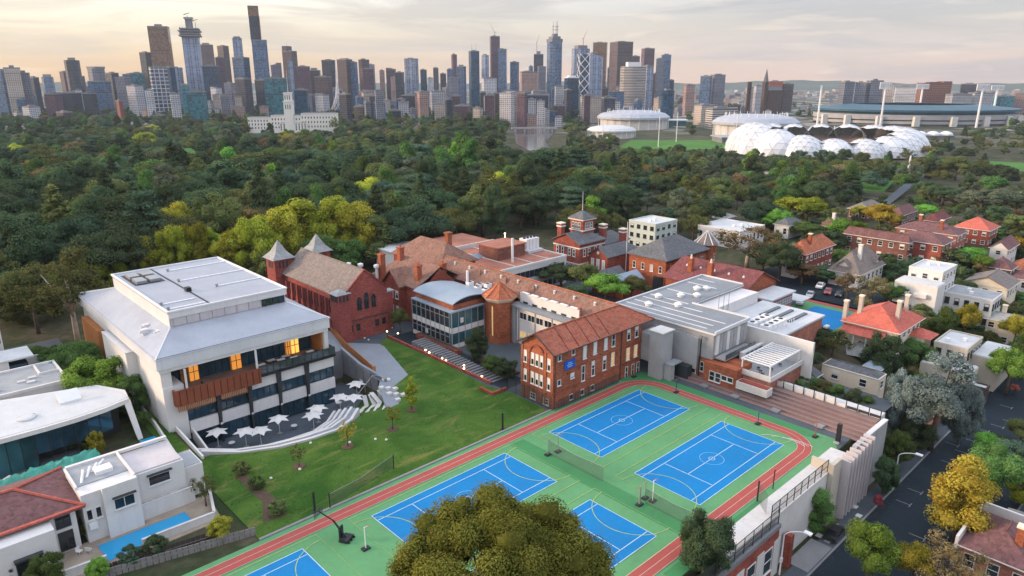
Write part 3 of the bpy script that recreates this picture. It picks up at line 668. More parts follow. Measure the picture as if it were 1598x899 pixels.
TW=[
 (-10,10,110,1500,'blue','blue glass tower cut by the left edge of the picture'),(5,31,106,1480,'cream','cream ribbed apartment tower, first of the pair at far left',dict(phi=.5,cap=(.3,102))),(25,46,114,1500,'grey','grey and cream ribbed tower right beside the leftmost cream tower',dict(phi=.5,cap=(.4,110))),(45,59,121,1620,'dark','dark brown slab behind the leftmost pair of cream towers'),
 (65,82,120,2600,'blue','small distant blue tower with a peaked top, left of the skyline',dict(shape='chamfer',cap=(.6,116))),(93,106,112,2100,'maroon','short maroon tower leaning on the dark capped tower at left'),(101,122,94,2000,'dark','dark capped tower standing alone above the left skyline',dict(cap=(.4,90),shape='chamfer')),(119,130,119,2100,'brown','narrow brown tower right of the dark capped tower'),
 (133,166,107,1850,'grey','broad grey tower with a rounded top, left part of the skyline',dict(shape='chamfer',cap=(.8,104))),(142,167,127,1650,'blue','blue glass block in front of the rounded grey tower'),(165,184,114,1800,'dark','dark slab right of the rounded grey tower'),(182,199,121,1750,'grey','pale grey tower above the small red block'),(181,190,157,1300,'redblock','small bright red block at the foot of the left skyline'),
 (198,222,134,1480,'white','white stepped apartment block left of centre-left towers',dict(steps=((-1,.45,138),))),(194,212,116,1950,'blue','slim blue tower behind the white stepped apartments'),(203,226,114,1900,'teal','teal glass tower behind the white stepped apartments'),(218,234,82,1950,'dark','dark slim tower just left of the bronze tower'),(230,264,42,1900,'gold','tall bronze tower with a small flat cap, left skyline',dict(phi=.3,cap=(.35,38))),
 (231,261,105,1600,'grid','white gridded tower at the foot of the bronze tower',dict(phi=.6)),(255,271,105,1700,'night','dark blue slab tucked right of the white gridded tower'),(266,283,106,1750,'silver','silver grey tower left of the unfinished tower'),(264,280,146,1350,'white','low white block below the white gridded tower',dict(phi=.5)),(281,295,133,1450,'teal','low pale green block left of the dark green block'),(293,319,143,1300,'teal','low dark green glass block at the edge of the park'),
 (312,330,70,2250,'brown','brown tower with a stepped cap right of the unfinished tower',dict(cap=(.5,67))),(316,341,103,1750,'night','wide black-blue slab right of the unfinished tower',dict(phi=.2)),(334,350,90,1950,'maroon','pinkish tower behind the black-blue slab'),(339,356,72,2200,'brown','slim brown tower between the black-blue slab and the pale blue tower'),(361,378,60,2000,'silver','pale blue tower with a brown top left of the tallest tower',dict(cap=(.7,57))),(364,387,90,1850,'blue','blue glass tower in front of the pale blue one'),(367,390,123,1500,'dark','low dark gridded block below the tallest tower'),(350,367,130,1600,'grey','small grey block right of the black-blue slab'),
 (399,421,125,1600,'dark','dark block left of the low teal office block'),(413,448,122,1420,'teal','low broad teal glass office block behind the white mansion',dict(phi=.1,ratio=.5)),(421,440,102,2200,'grey','pale blocky tower right of the tallest tower',dict(steps=((1,.5,98),))),(441,462,80,2150,'brown','brown tower with a leaning pointed top and mast',dict(steps=((-1,.5,72),),masts=((-.5,64),))),(449,456,95,1900,'silver','very slim silver tower in front of the pointed brown tower'),
 (462,484,104,1800,'maroon','reddish office block above the white mansion roof',dict(phi=.2)),(480,500,110,1900,'brown','brown stepped block right of the reddish office block',dict(cap=(.5,106))),(492,516,120,1650,'brown','brown block left of the white lattice spire'),(460,480,140,1350,'night','low navy block behind the mansion roof'),(502,523,94,2150,'dark','dark flat-topped tower left of the white lattice spire'),(526,549,93,2050,'brown','brown tower just behind the white lattice spire',dict(cap=(.6,91))),(545,557,97,2050,'blue','pale blue flank tower right of the white lattice spire'),
 (558,577,93,2100,'brown','brown round-shouldered tower right of the spire',dict(shape='chamfer')),(562,583,108,1900,'maroon','maroon tower with an arched top in front of the round-shouldered one',dict(shape='chamfer')),(574,584,101,2200,'grey','grey slab at the right shoulder of the maroon arched tower'),(592,600,110,2300,'pink','thin pink tower with an aerial left of the gold-edged tower',dict(masts=((0,97),))),(603,617,108,2200,'brown','brown block left of the gold-edged tower',dict(steps=((-1,.4,106),))),(617,630,113,2000,'dark','dark block touching the gold-edged tower'),(609,622,120,2100,'pink','small pink block in the middle of the skyline'),
 (631,652,92,1900,'silver','flat grey tower with a gold left edge standing apart',dict(phi=-.25,ratio=.6)),(655,666,109,2200,'night','dark slim block right of the gold-edged tower'),(676,684,106,2400,'dark','dark slim tower alone in the low middle skyline'),(667,676,122,2200,'white','small white block in the low middle skyline'),(687,696,115,2200,'dark','small dark tower left of the rounded brown tower'),(704,713,85,2400,'maroon','slim rounded brown tower in the middle skyline',dict(shape='cyl')),(697,707,108,2300,'blue','blue block below left of the slim rounded tower'),(712,727,104,2150,'blue','blue-grey block left of the two-masted tower',dict(cap=(.5,101))),(698,716,121,1900,'grey','grey banded block low in the middle skyline'),
 (731,748,80,2000,'night','dark teal tower carrying two masts',dict(masts=((-.5,67),(.5,67)),phi=.4)),(750,764,86,2150,'silver','pale grey tower right of the two-masted tower',dict(shape='chamfer')),(764,780,57,2300,'maroon','tall maroon tower with a crane on top',dict(crane=(0,50,-.5),phi=.2)),(777,791,77,2250,'blue','blue slab behind the tall maroon tower'),(751,775,122,1750,'white','white banded block below the tall maroon tower'),(796,810,97,2300,'blue','blue tower left of the pink-brown block'),
 (811,839,112,1950,'pink','broad pink-brown block left of the stepped masted tower',dict(phi=.15)),(833,848,85,2350,'dark','unfinished dark tower with cranes left of the stepped masted tower',dict(crane=(-.4,66,.3),cap=(.4,80))),(825,832,103,2500,'blue','tiny round-topped blue tower',dict(shape='cyl')),(839,852,104,2150,'grey','grey block wedged left of the stepped masted tower'),
 (881,903,121,1600,'night','navy block with a white frame top right of the stepped tower',dict(cap=(.6,118),capm='spire_white')),(866,879,135,1450,'white','small white block below the stepped masted tower'),(890,923,76,2150,'silver','silver stepped tower behind the white lattice',dict(cap=(.6,71),crane=(.3,60,.4),shape='chamfer')),(916,941,83,1950,'silver','pale glass slab right of the white lattice',dict(shape='slant',phi=.25)),(925,949,67,2200,'gold','brown tower with a golden top behind the pale glass slab'),(948,953,106,2300,'blue','thin blue sliver between two brown towers'),
 (953,987,66,2050,'brown','very broad tall brown tower at the right of the skyline',dict(phi=.35,ratio=1.0)),(986,998,88,2200,'maroon','maroon slab touching the broad brown tower'),(1002,1021,76,2250,'maroon','square maroon tower right of the broad brown tower',dict(phi=.2)),(969,1008,104,1750,'banded','curved cream banded hotel in front of the broad brown tower',dict(shape='curve',phi=.2,ratio=.5,cap=(.6,97),capm='steel_white')),(1003,1020,103,1800,'silver','pale glass flank right of the curved banded hotel',dict(phi=.6)),(1025,1036,92,2050,'grey','grey left half of the last twin tower'),(1033,1047,86,2100,'blue','blue-grey right half of the last twin tower',dict(cap=(.5,84))),(1031,1054,141,1350,'night','low black-blue glass block right of the curved hotel',dict(shape='chamfer',phi=.3)),(1019,1029,115,2150,'maroon','short maroon block between the square maroon and twin towers'),(1044,1052,125,2200,'dark','short dark block ending the tall skyline'),
 (906,941,151,1400,'cream','old cream office with a yellow attic beside the rail yards',dict(phi=.1,ratio=.5,name='office_building',cat='building')),(822,856,148,1400,'dark','dark low office block near the river bend',dict(name='office_building',cat='building')),(843,857,146,1420,'white','small white office block near the river bend',dict(name='office_building',cat='building')),
 (1093,1112,119,1900,'blue','blue mid-rise block alone on the right, left half',dict(cat='building',name='office_building')),(1110,1131,117,1920,'grey','grey mid-rise block alone on the right, right half',dict(cat='building',name='office_building',cap=(.5,115))),(1068,1084,133,1700,'pink','small orange-brown block between skyline and mid-rise pair',dict(cat='building',name='office_building')),(1164,1176,136,1800,'cream','cream block left of the dark church spire',dict(cat='building',name='office_building')),(1175,1190,134,1850,'white','white block left of the dark church spire',dict(cat='building',name='office_building')),(1085,1118,164,1330,'cream','cream low block behind the white banded office',dict(cat='building',name='office_building',phi=.3)),(1103,1150,169,1230,'banded','white banded office block beside the arena',dict(cat='building',name='office_building',phi=.25,ratio=.5)),
 (1199,1222,127,1900,'redblock','red-brown flats on the horizon right of the church spire',dict(cat='building',name='apartment_block')),(1222,1238,131,1900,'brown','brown flats on the horizon above the arena',dict(cat='building',name='apartment_block')),(1313,1332,128,1500,'grey','grey flats behind the tall white light tower',dict(cat='building',name='apartment_block')),(1335,1354,129,1500,'grey','grey slab flats second right of the light tower',dict(cat='building',name='apartment_block')),(1356,1376,126,1500,'grey','grey flats with a lift tower on the horizon',dict(cat='building',name='apartment_block',cap=(.3,123))),(1377,1396,131,1550,'cream','cream flats beside the middle light tower',dict(cat='building',name='apartment_block')),(1396,1432,136,1700,'white','white low flats left of the red-brown hotel',dict(cat='building',name='apartment_block')),
 (1434,1483,130,1750,'hotel','red-brown gridded hotel slab behind the cricket ground',dict(cat='building',name='hotel',phi=.12,ratio=.35,steps=((1,.3,127),),capm='brick_brown')),(1499,1530,131,1900,'dark','dark green-black block right of the red-brown hotel',dict(cat='building',name='apartment_block')),(1478,1515,147,1600,'white','white balconied flats right of the hotel',dict(cat='building',name='apartment_block',phi=.2,ratio=.4)),(1513,1549,145,1620,'white','long white balconied flats near the right light tower',dict(cat='building',name='apartment_block',phi=.2,ratio=.4)),(1547,1580,150,1640,'teal','pale glass flats near the right edge of the horizon',dict(cat='building',name='apartment_block')),(1582,1610,146,1660,'pink','pinkish flats cut by the right edge',dict(cat='building',name='apartment_block')),
]
for r in TW:
 tower(*r[:6],**(r[6] if len(r)>6 else {}))
# the tallest tower: stepped blue shaft with a gilded crown
t=tower(390,418,63,1850,'blue','tallest tower of the skyline, blue glass with a gold-topped upper shaft',phi=.35,ratio=.9)
cx,cy_,zb=t.o.location;hh=z_for_row(cx,cy_,26)-zb;h0=z_for_row(cx,cy_,63)-zb;ht=z_for_row(cx,cy_,10)-zb;hw=(418-390)/FPX*1850/2/1.25
t.part('upper_shaft',Mb().box(-hw,hw*.25,-hw*.8,hw*.5,h0,hh),FM['dark']);t.part('gold_crown',Mb().box(-hw*1.02,hw*.27,-hw*.82,hw*.52,hh,ht),FM['gold']);t.part('red_line',Mb().box(hw*.27,hw*.33,-hw*.5,hw*.1,h0+3,hh),'red_paint')
# the unfinished tower: silver shaft, ragged working decks, bare core and cranes
t=tower(283,312,58,1800,'silver','unfinished silver tower with ragged working decks and bare core',phi=.3,ratio=.9)
cx,cy_,zb=t.o.location;R_=lambda r:z_for_row(cx,cy_,r)-zb;hw=29/FPX*1800/2/1.2
for k,(a,r0,r1) in enumerate(((1.2,57.5,55),(1.1,54,51.5),(1.22,50,48),(1.08,46.5,44.5))):t.part('working_deck',Mb().box(-hw*a,hw*a,-hw*a,hw*a,R_(r0),R_(r1)),'tower_roof')
t.part('core',Mb().box(-hw*.38,hw*.38,-hw*.38,hw*.38,R_(58),R_(28)),'concrete_dark');t.part('core_head',Mb().box(-hw*.5,hw*.5,-hw*.5,hw*.5,R_(30),R_(27)),'concrete')
for k in range(14):a=random.uniform(-1.1,1.1)*hw;c=random.uniform(-1.1,1.1)*hw;t.part('prop',Mb().tube((a,c,R_(58)),(a,c,R_(random.uniform(41,47))),1.0,.8,4),'concrete_dark')
for ox,r,j in ((-.1,20,-.2),(.7,30,.1)):k=t.part('crane',Mb().tube((ox*hw,0,R_(50)),(ox*hw,0,R_(r+4)),.9,.8,4),'tower_roof');t.part('jib',Mb().tube((ox*hw-8,0,R_(r+3)),(ox*hw+6,0,R_(r)),1.4,.8,4),'tower_roof',k)
# the stepped tower with three masts
t=tower(851,880,66,2000,'blue','tall stepped grey-blue tower crowned by lattice masts',phi=.45,ratio=1.0,shape='chamfer')
cx,cy_,zb=t.o.location;R_=lambda r:z_for_row(cx,cy_,r)-zb;hw=29/FPX*2000/2/1.35
for a,r0,r1 in ((.82,66,61),(.6,61,57),(.32,57,53)):t.part('setback',Mb().box(-hw*a,hw*a,-hw*a,hw*a,R_(r0),R_(r1)),FM['grey'])
for ox,r in ((-.25,34),(.2,33),(.42,31)):t.part('mast',Mb().tube((ox*hw,0,R_(57)),(ox*hw,0,R_(r)),1.3,.5,5).box(ox*hw-3,ox*hw+3,-.6,.6,R_(47),R_(46)).box(ox*hw-3,ox*hw+3,-.6,.6,R_(42),R_(41)),'steel')
# white criss-cross building frame
ax,ay=ray_at(909,150,1850);zb=ground_z(ax,ay);t=T('lattice_tower','dark shaft wrapped in white criss-cross bracing','tower',(ax,ay,zb),rz=-AX+.25)
zt=z_for_row(ax,ay,85)-zb;t.part('body',Mb().box(-11,11,-11,11,0,zt),FM['night']);n=6
for k in range(n):
 a,c=zt*k/n,zt*(k+1)/n
 t.part('brace',Mb().tube((-11,-11.6,a),(11,-11.6,c),1.1).tube((11,-11.6,a),(-11,-11.6,c),1.1),'spire_white');t.part('brace',Mb().tube((-11.6,-11,a),(-11.6,11,c),1.1).tube((-11.6,11,a),(-11.6,-11,c),1.1),'spire_white')
# lattice spire with a flared skirt
ax,ay=ray_at(528,165,1500);zb=ground_z(ax,ay);t=T('lattice_spire','white lattice spire with a flared skirt above the trees','spire',(ax,ay,zb),rz=1e-4)
R_=lambda r:z_for_row(ax,ay,r)-zb
t.part('needle',Mb().tube((0,0,R_(135)),(0,0,R_(80)),1.2,.3,6),'spire_white')
prof=[(17,R_(172)),(10,R_(162)),(5.5,R_(152)),(3,R_(142)),(1.4,R_(128)),(.8,R_(112))]
for k in range(10):
 for sg in (1,-1):
  b=Mb()
  for i in range(len(prof)-1):
   a0=k*.6283+sg*i*.42;a1=k*.6283+sg*(i+1)*.42;(r0,z0),(r1,z1)=prof[i],prof[i+1]
   b.tube((r0*math.cos(a0),r0*math.sin(a0),z0),(r1*math.cos(a1),r1*math.sin(a1),z1),.32,.28,4)
  t.part('lattice_strut',b,'spire_white')
# church spire on the right horizon
ax,ay=ray_at(1194,140,1700);zb=ground_z(ax,ay);t=T('church','dark church spire pricking the right horizon','church',(ax,ay,zb),rz=-AX+.3)
R_=lambda r:z_for_row(ax,ay,r)-zb
t.part('tower',Mb().box(-5,5,-5,5,0,R_(128)),'brick_dark');t.part('spire',Mb().pyramid(0,0,6.2,R_(128),R_(107),8,0),'slate');t.part('nave',Mb().box(5,40,-8,8,0,R_(141)),'brick_dark');t.part('roof',Mb().gable(4,41,-9,9,R_(141),R_(135),'x'),'slate')
for ox in (-46,-40):t.part('turret',Mb().tube((ox,0,0),(ox,0,R_(128)),3,2.5,6),'brick_dark')
# smaller blocks that fill the foot of the skyline
rc=random.Random(11);KN={'brown':'brown','grey':'grey','cream':'cream','white':'white','pink':'pinkish','dark':'dark','maroon':'maroon','blue':'blue-grey'}
ZN=[(0,120,'far left'),(120,280,'left of the unfinished tower'),(280,470,'beneath the tallest tower'),(470,640,'around the white lattice spire'),(640,800,'in the low middle of the skyline'),(800,960,'beneath the stepped masted tower'),(960,1080,'around the curved hotel'),(1080,1300,'along the right horizon'),(1300,1620,'beyond the cricket ground')]
for k in range(285):
 x=rc.uniform(0,1050) if k<180 else rc.uniform(1050,1600);far=rc.uniform(1350,2300) if x<1050 else rc.uniform(1550,4600)
 if 535<x<1050 and k % 2:far=rc.uniform(1250,1600)
 w=rc.uniform(9,24) if x<1050 else rc.uniform(6,15);fk=rc.choice(['brown','grey','cream','white','white','pink','dark','maroon','blue'] if x<1050 else ['white','cream','grey','pink','brown'])
 gx_,gy_=ray_at(x,165,far);zb=ground_z(gx_,gy_);hgt=rc.uniform(16,62) if x<1050 else rc.uniform(7,18)
 yt=project(gx_,gy_,zb+hgt)[1];zn=[z for a,c,z in ZN if a<=x<c or z==ZN[-1][2]][0]
 tower(x-w/2,x+w/2,yt,far,fk,f'small {KN[fk]} city block {zn}',group='city blocks filling the foot of the skyline',cat='building',name='city_block',phi=rc.uniform(-.6,.6),ratio=rc.uniform(.5,1.2),steps=((rc.choice((-1,1)),.4,yt-2),) if rc.random()<.4 else ())
# haze: one closed box of thin air round the camera, the town and the plain
hz=bpy.data.meshes.new('haze');hb=Mb().box(-4500,7600,-4500,7600,-36,420);hz=hb.mesh('haze')
hm=bpy.data.materials.new('haze_air');hm.use_nodes=True;hm.node_tree.nodes.clear()
pv=hm.node_tree.nodes.new('ShaderNodeVolumePrincipled');pv.inputs['Color'].default_value=(0.74,0.86,1.0,1);pv.inputs['Density'].default_value=0.000045;pv.inputs['Anisotropy'].default_value=0.0
ou=hm.node_tree.nodes.new('ShaderNodeOutputMaterial');hm.node_tree.links.new(pv.outputs[0],ou.inputs['Volume'])
hz.materials.append(hm);ho=put('haze',hz);ho['kind']='stuff'
# ---------------------------------------------------------------- courts, track, lawn and paving
pave=struct('campus_paving',Mb().sheet([(66.5,36.6),(128,36.6),(128,62),(178,62),(178,100),(150,170),(60,176),(27,150),(27,134),(66.5,134)],-0.02,0.06),'asphalt_pale')
courts=struct('court_surface',Mb().sheet([(8,36.6),(103.4,36.6),(106.8,38.4),(106.8,72),(103.5,76.2),(82,76.2),(8,76.2)],0.0,0.10),'court_green')
struct('court_end_surface',Mb().sheet([(104.3,41.5),(106.9,41),(107.0,74),(106,76.1),(99.5,76.1),(102.8,72.6),(104.3,69.5)],0.012,0.01),'court_green_dark')
struct('court_divider_band',Mb().sheet([(67.6,38.5),(70.4,38.5),(70.4,72.4),(67.6,72.4)],0.012,0.01),'court_green_dark')
def court(u0,v0):
 u1,v1=u0+23.77,v0+10.97
 p=struct('tennis_court',Mb().sheet([(u0,v0),(u1,v0),(u1,v1),(u0,v1)],0.026,0.01),'court_blue')
 w=0.11;z=0.040;um,vm=(u0+u1)/2,(v0+v1)/2
 segs=[((u0,v0),(u1,v0)),((u0,v1),(u1,v1)),((u0,v0),(u0,v1)),((u1,v0),(u1,v1)),((u0,v0+1.37),(u1,v0+1.37)),((u0,v1-1.37),(u1,v1-1.37)),
   ((um-6.4,v0+1.37),(um-6.4,v1-1.37)),((um+6.4,v0+1.37),(um+6.4,v1-1.37)),((um-6.4,vm),(um+6.4,vm))]
 for a,b in segs:struct('court_line',Mb().strip([a,b],w,z),'paint_court',p)
 for r in (.45,1.8):struct('centre_circle',Mb().strip([(um+r*math.cos(t),vm+r*math.sin(t)) for t in np.linspace(0,6.283,25)[:-1]],.1,z,closed=True),'paint_court' if r<1 else 'paint_line_faint',p)
 for ue,sg in ((u0,1),(u1,-1)):
  arc=[(ue-sg*2.6+sg*5.6*math.cos(t),vm+5.6*math.sin(t)) for t in np.linspace(-1.57,1.57,25)]
  struct('shooting_arc',Mb().strip(arc,.11,z+.004),'paint_yellow',p)
 struct('netball_outline',Mb().strip([(u0-2.6,v0-2.0),(u1+2.6,v0-2.0),(u1+2.6,v1+1.4),(u0-2.6,v1+1.4)],.11,z+.002,closed=True),'paint_yellow',p)
 return p
mat('paint_line_faint',(0.16,0.40,0.66),0.7,0.2)
for u0,v0 in ((75.1,60.15),(75.1,43.0),(41.5,60.15),(41.5,43.0),(7.9,60.15)):court(u0,v0)
def rrect(v0,v1,utop,r,ulo=4.0):
 c=[(ulo,v1),(utop-r,v1)]+[(utop-r+r*math.sin(t),v1-r+r*math.cos(t)) for t in np.linspace(0,1.571,10)[1:]]+[(utop-r+r*math.cos(t),v0+r-r*math.sin(t)) for t in np.linspace(0,1.571,10)]+[(ulo,v0)]
 return c
mat('paint_track',(0.55,0.42,0.38),.7,.25,1.2);tr=struct('running_track',Mb().strip(rrect(39.9,74.15,103.4,5.2),2.1,0.05),'track_red')
for o in (-1.05,0,1.05):struct('lane_line',Mb().strip(rrect(39.9-o,74.15+o,103.4+o,5.2+o),.07,.062),'paint_track',tr)
for k in range(3):struct('curved_run_up',Mb().strip([(100.2-k*.9+(2.6+k)*math.cos(t)*.6,41.2+k*.8+(3.4+k*.6)*math.sin(t)) for t in np.linspace(-.5,1.2,12)],.08,.07),'paint_white',tr)
# white concrete ledge along the lower side of the courts, kerb along the lawn
struct('court_ledge',Mb().box(66.5,103.5,34.7,37.6,-8.8,0.06),'concrete_pale');struct('court_ledge_bank',Mb().sheet([(60,36.6),(82,36.6),(82,38.3),(60,38.3)],.03,.04),'court_green_dark')
LAWN=[(28.6,76.6),(80.6,76.6),(80.9,86.2),(79.6,91.5),(80.4,104.4),(80.2,126.4),(77.1,124.0),(77.0,122.2),(71.9,106.0),(66.8,103.4),(65.3,99.2),(63.3,96.6),(60.8,96.2),(56.8,97.4),(54.4,96.4),(50.5,94.9),(46,95.0),(41,95.9),(36.5,98.2),(32,101.5),(30.6,101.2),(30.3,117),(28.6,117)]
struct('lawn',Mb().sheet(LAWN,0.03,0.2),'lawn')
struct('lawn_strip',Mb().sheet([(28.0,96),(30.3,101),(30.3,122),(29.0,133),(27.6,133)],0.012,0.14),'lawn')
kb=struct('lawn_kerb',Mb().box(28.6,81.0,76.2,76.58,-.1,.16),'footpath')
for s in (mat('leaf_grass_blade',(0.05,0.12,0.02),.9,.3),):pass
# short rough grass standing on the lawn near its edges (too many to count)
rg=np.random.default_rng(5);gb=Mb()
for k in range(2600):
 x,y=rg.uniform(29,80),rg.uniform(76.8,125)
 if not inside(LAWN,x,y):continue
 a=rg.uniform(0,6.28);h=rg.uniform(.05,.14);w=.12;c,s_=math.cos(a)*w,math.sin(a)*w;gb.add([(x-c,y-s_,.03),(x+c,y+s_,.03),(x+rg.uniform(-.05,.05),y+rg.uniform(-.05,.05),.03+h)],[(0,1,2)])
tag(struct('grass_tufts',gb,'leaf_grass_blade',kind='stuff'),'scattered grass tufts on the school lawn','grass')
lb=Mb()
for k in range(2400):
 x,y=(rg.uniform(28,106),rg.choice([rg.normal(38.3,.8),rg.normal(75.6,.6),rg.uniform(37,76)])) if k<1500 else (rg.uniform(60,170),rg.choice([rg.normal(16.2,.5),rg.normal(30.2,.5)]))
 z=.075 if k<1500 else-8.42;a=rg.uniform(0,6.28);w=rg.uniform(.05,.13);lb.add([(x,y,z),(x+w*math.cos(a),y+w*math.sin(a),z+.015),(x-w*math.sin(a),y+w*math.cos(a),z)],[(0,1,2)])
mat('dry_leaf',(0.24,0.15,0.05),.9,.4,3);tag(struct('leaf_litter',lb,'dry_leaf',kind='stuff'),'fallen leaves along the court edges and gutters','leaf litter')
# path from the chapel down to the seating steps
struct('path',Mb().sheet([(72.2,129.5),(77.0,124.0),(77.0,122.2),(71.9,106.0),(66.8,103.4),(65.3,99.2),(63.3,96.6),(60.8,96.2),(61.5,98.5),(64.9,105.6),(66.4,107.4),(66.4,122),(68.0,129.5)],0.018,0.2),'paving_blue')
# sunken terrace in front of the big white building, stepped seats climbing from it to the lawn
TZ=-4.4
struct('terrace',Mb().sheet([(30.9,118.5),(31.5,103.5),(36,99),(41,96.6),(46,95.6),(50.5,95.4),(54,97),(56,99),(66.2,107),(66.2,121),(60.5,121),(60.5,118.5)],TZ,0.1),'paving_shaded')  # the shadow lying on the terrace is put into this paving colour
ter=T('retaining_wall','dark stepped retaining wall between the terrace and the upper path','wall',(66.3,113,TZ));rl=[(66.45,121.5),(66.45,114.5),(67.0,106.2)]
ter.part('end_wall',Mb().box(60.2,66.24,120.9,121.3,-4.6,2.4),'concrete_dark');ter.part('wall',Mb().wallrun(rl,.4,-4.6,[2.6,1.2,.5]),'concrete_dark');ter.part('coping',Mb().wallrun(rl,.5,0.45,[2.7,1.3,.6]),'paving_blue');ter.part('door',Mb().box(66.12,66.2,113.2,114.5,TZ,-1.8),'concrete_pale')
for k in range(5):ter.part('panel',Mb().box(66.18,66.26,108+k*2.6,110.3+k*2.6,-4.2,.1+k*.35),'concrete_dark')
A_=[(54.8,96.6),(56.8,97.4),(60.8,96.3),(63.3,96.7),(65.3,99.3),(66.7,103.5),(66.8,106.4)];I_=[(55.5,101.5),(57.4,104),(59.3,106.2),(61.3,108),(63.2,109.6),(65.2,110.8),(66.2,111.6)]
struct('grass_bank',Mb().add([(x,y,.02) for x,y in A_]+[(x,y,-4.2) for x,y in I_],[(i,i+1,8+i,7+i) for i in range(6)]),'lawn')
fr_=[(31.5,103.5),(36,99),(41,96.6),(46,95.6),(50.5,95.4),(54,97.0),(57,99.8)]
def off_(o):return [(x-o*.22,y+o) for x,y in fr_]
solo('seating_wall',Mb().wallrun(off_(.1),.5,-4.6,.14),'concrete_pale','long curved pale wall holding the lawn above the terrace','seating wall',(45,95.7,TZ))
for k,(o0,o1,z1,lab) in enumerate(((.4,1.9,-.15,'highest'),(1.9,3.4,-.8,'second highest'),(3.4,4.9,-1.5,'second lowest'),(4.9,6.3,-2.2,'lowest'))):
 st_=T('seating_step',f'{lab} curved seating step between the lawn and the terrace','step',(45,95.7+o0,TZ));P0,P1=off_(o0+.01),off_(o1);n=len(P0);b=Mb()
 for i in range(n-1):b.prism([P0[i],P0[i+1],P1[i+1],P1[i]],-4.6,z1)
 st_.part('tread',b,'paving_blue');st_.part('nosing',Mb().wallrun(off_(o1-.25),.45,z1+.005,z1+.1),'concrete_pale')
for k,(a,b,zt) in enumerate((((57.9,103.0),(64.0,109.5),-3.0),((58.7,100.8),(64.2,107.7),-2.2),((59.5,98.9),(63.9,106.7),-1.4),((60.2,96.9),(64.5,105.0),-.5))):
 mx_,my_=(a[0]+b[0])/2+1.0,(a[1]+b[1])/2-.9
 t=T('bench',f"long bent white bench, {('lowest', 'second lowest', 'second highest', 'highest')[k]} of the four on the terrace bank",'bench',(a[0],a[1],zt),'bent benches on the terrace bank');t.part('seat',Mb().wallrun([a,(mx_,my_),b],.8,zt-.12,zt),'concrete_pale');t.part('plinth',Mb().wallrun([a,(mx_,my_),b],.5,zt-1.6,zt-.125),'concrete')
for k in range(7):
 u,v=64.5+(k % 3)*.9-k*.12,104.0-k*1.05
 solo('seat_block',Mb().box(u-.45,u+.45,v-.4,v+.4,0.0,.45),'concrete_pale','white cube seat beside the top of the terrace steps','seat',(u,v,0),'white cube seats by the terrace steps')
for k,(u,v) in enumerate(((66.9,106.9),(67.5,106.2))):solo('drum_seat',Mb().lathe(u,v,[(.35,.02),(.42,.3),(.3,.5)],10),'render_white',f"round white drum seat on the path, {('left', 'right')[k]} of two",'seat',(u,v,0),'drum seats on the path')
hr=T('handrail','thin steel handrail beside the terrace steps','handrail',(64,106,-1))
hr.part('rail',Mb().tube((58,106.5,-3.2),(65.5,108.6,.9),.05).tube((65.5,108.6,.9),(66.3,107.6,1.0),.05),'steel')
for k in range(5):hr.part('post',Mb().tube((58+k*1.8,106.5+k*.5,-4.3+k*.9),(58+k*1.8,106.5+k*.5,-3.2+k*.95),.04),'steel')
# star-shaped shade umbrellas
def star_mb(R=2.0,n=6):
 b=Mb();vs=[(0,0,.75)]
 for i in range(2*n):r=R if i % 2==0 else R*.58;a=i*math.pi/n;vs.append((r*math.cos(a),r*math.sin(a),.0 if i % 2==0 else .22))
 for i in range(2*n):a=i*math.pi/n+math.pi/(2*n);r=R*.38;vs.append((r*math.cos(a),r*math.sin(a),.33))
 m=2*n;fs=[]
 for i in range(m):j=(i+1) % m;fs+=[(0,1+m+i,1+m+j),(1+m+i,1+i,1+j) if False else (1+i,1+j,1+m+i),(1+m+i,1+j,1+m+j)]
 vs2=vs+[(x,y,z-.03) for x,y,z in vs];o=len(vs);return b.add(vs2,fs+[tuple(k+o for k in f[::-1]) for f in fs])
_st=star_mb().mesh('canopy','render_white');_sp=Mb().tube((0,0,-2.7),(0,0,.8),.05).mesh('pole','steel_white');_sb=Mb().box(-.4,.4,-.4,.4,-2.75,-2.62).mesh('base','steel')
UL=['star umbrella nearest the dark retaining wall, furthest from the lawn','left star umbrella of the pair at the top of the seating steps','right star umbrella of the pair at the top of the seating steps','upper star umbrella of the pair in the middle of the terrace','lower star umbrella of the pair in the middle of the terrace','single star umbrella between the two pairs on the terrace','right star umbrella of the overlapping pair near the ramp','left star umbrella of the overlapping pair near the ramp','leftmost star umbrella, beside the ramp wall']
for k,(u,v) in enumerate(((64.0,112.2),(58.6,109.1),(60.4,107.2),(53.3,107.8),(51.4,105.8),(46.4,108.7),(42.2,106.8),(40.2,108.2),(36.7,111.2))):
 t=T('shade_umbrella','white '+UL[k],'umbrella',(u,v,TZ+2.75),'star-shaped umbrellas on the terrace',rz=.3+k*.37)
 put('canopy',_st,t.o);put('pole',_sp,t.o);put('base',_sb,t.o)
for k,(u,v) in enumerate(((49,108.5),(44,110),(55,110.5),(59.5,111.3),(38.5,110))):
 t=T('cafe_table','small round white table on the sunken terrace','table',(u,v,TZ),'round tables on the terrace');t.part('top',Mb().lathe(u,v,[(.55,TZ+.7),(.55,TZ+.76)],12),'render_white');t.part('leg',Mb().tube((u,v,TZ),(u,v,TZ+.7),.06),'steel')
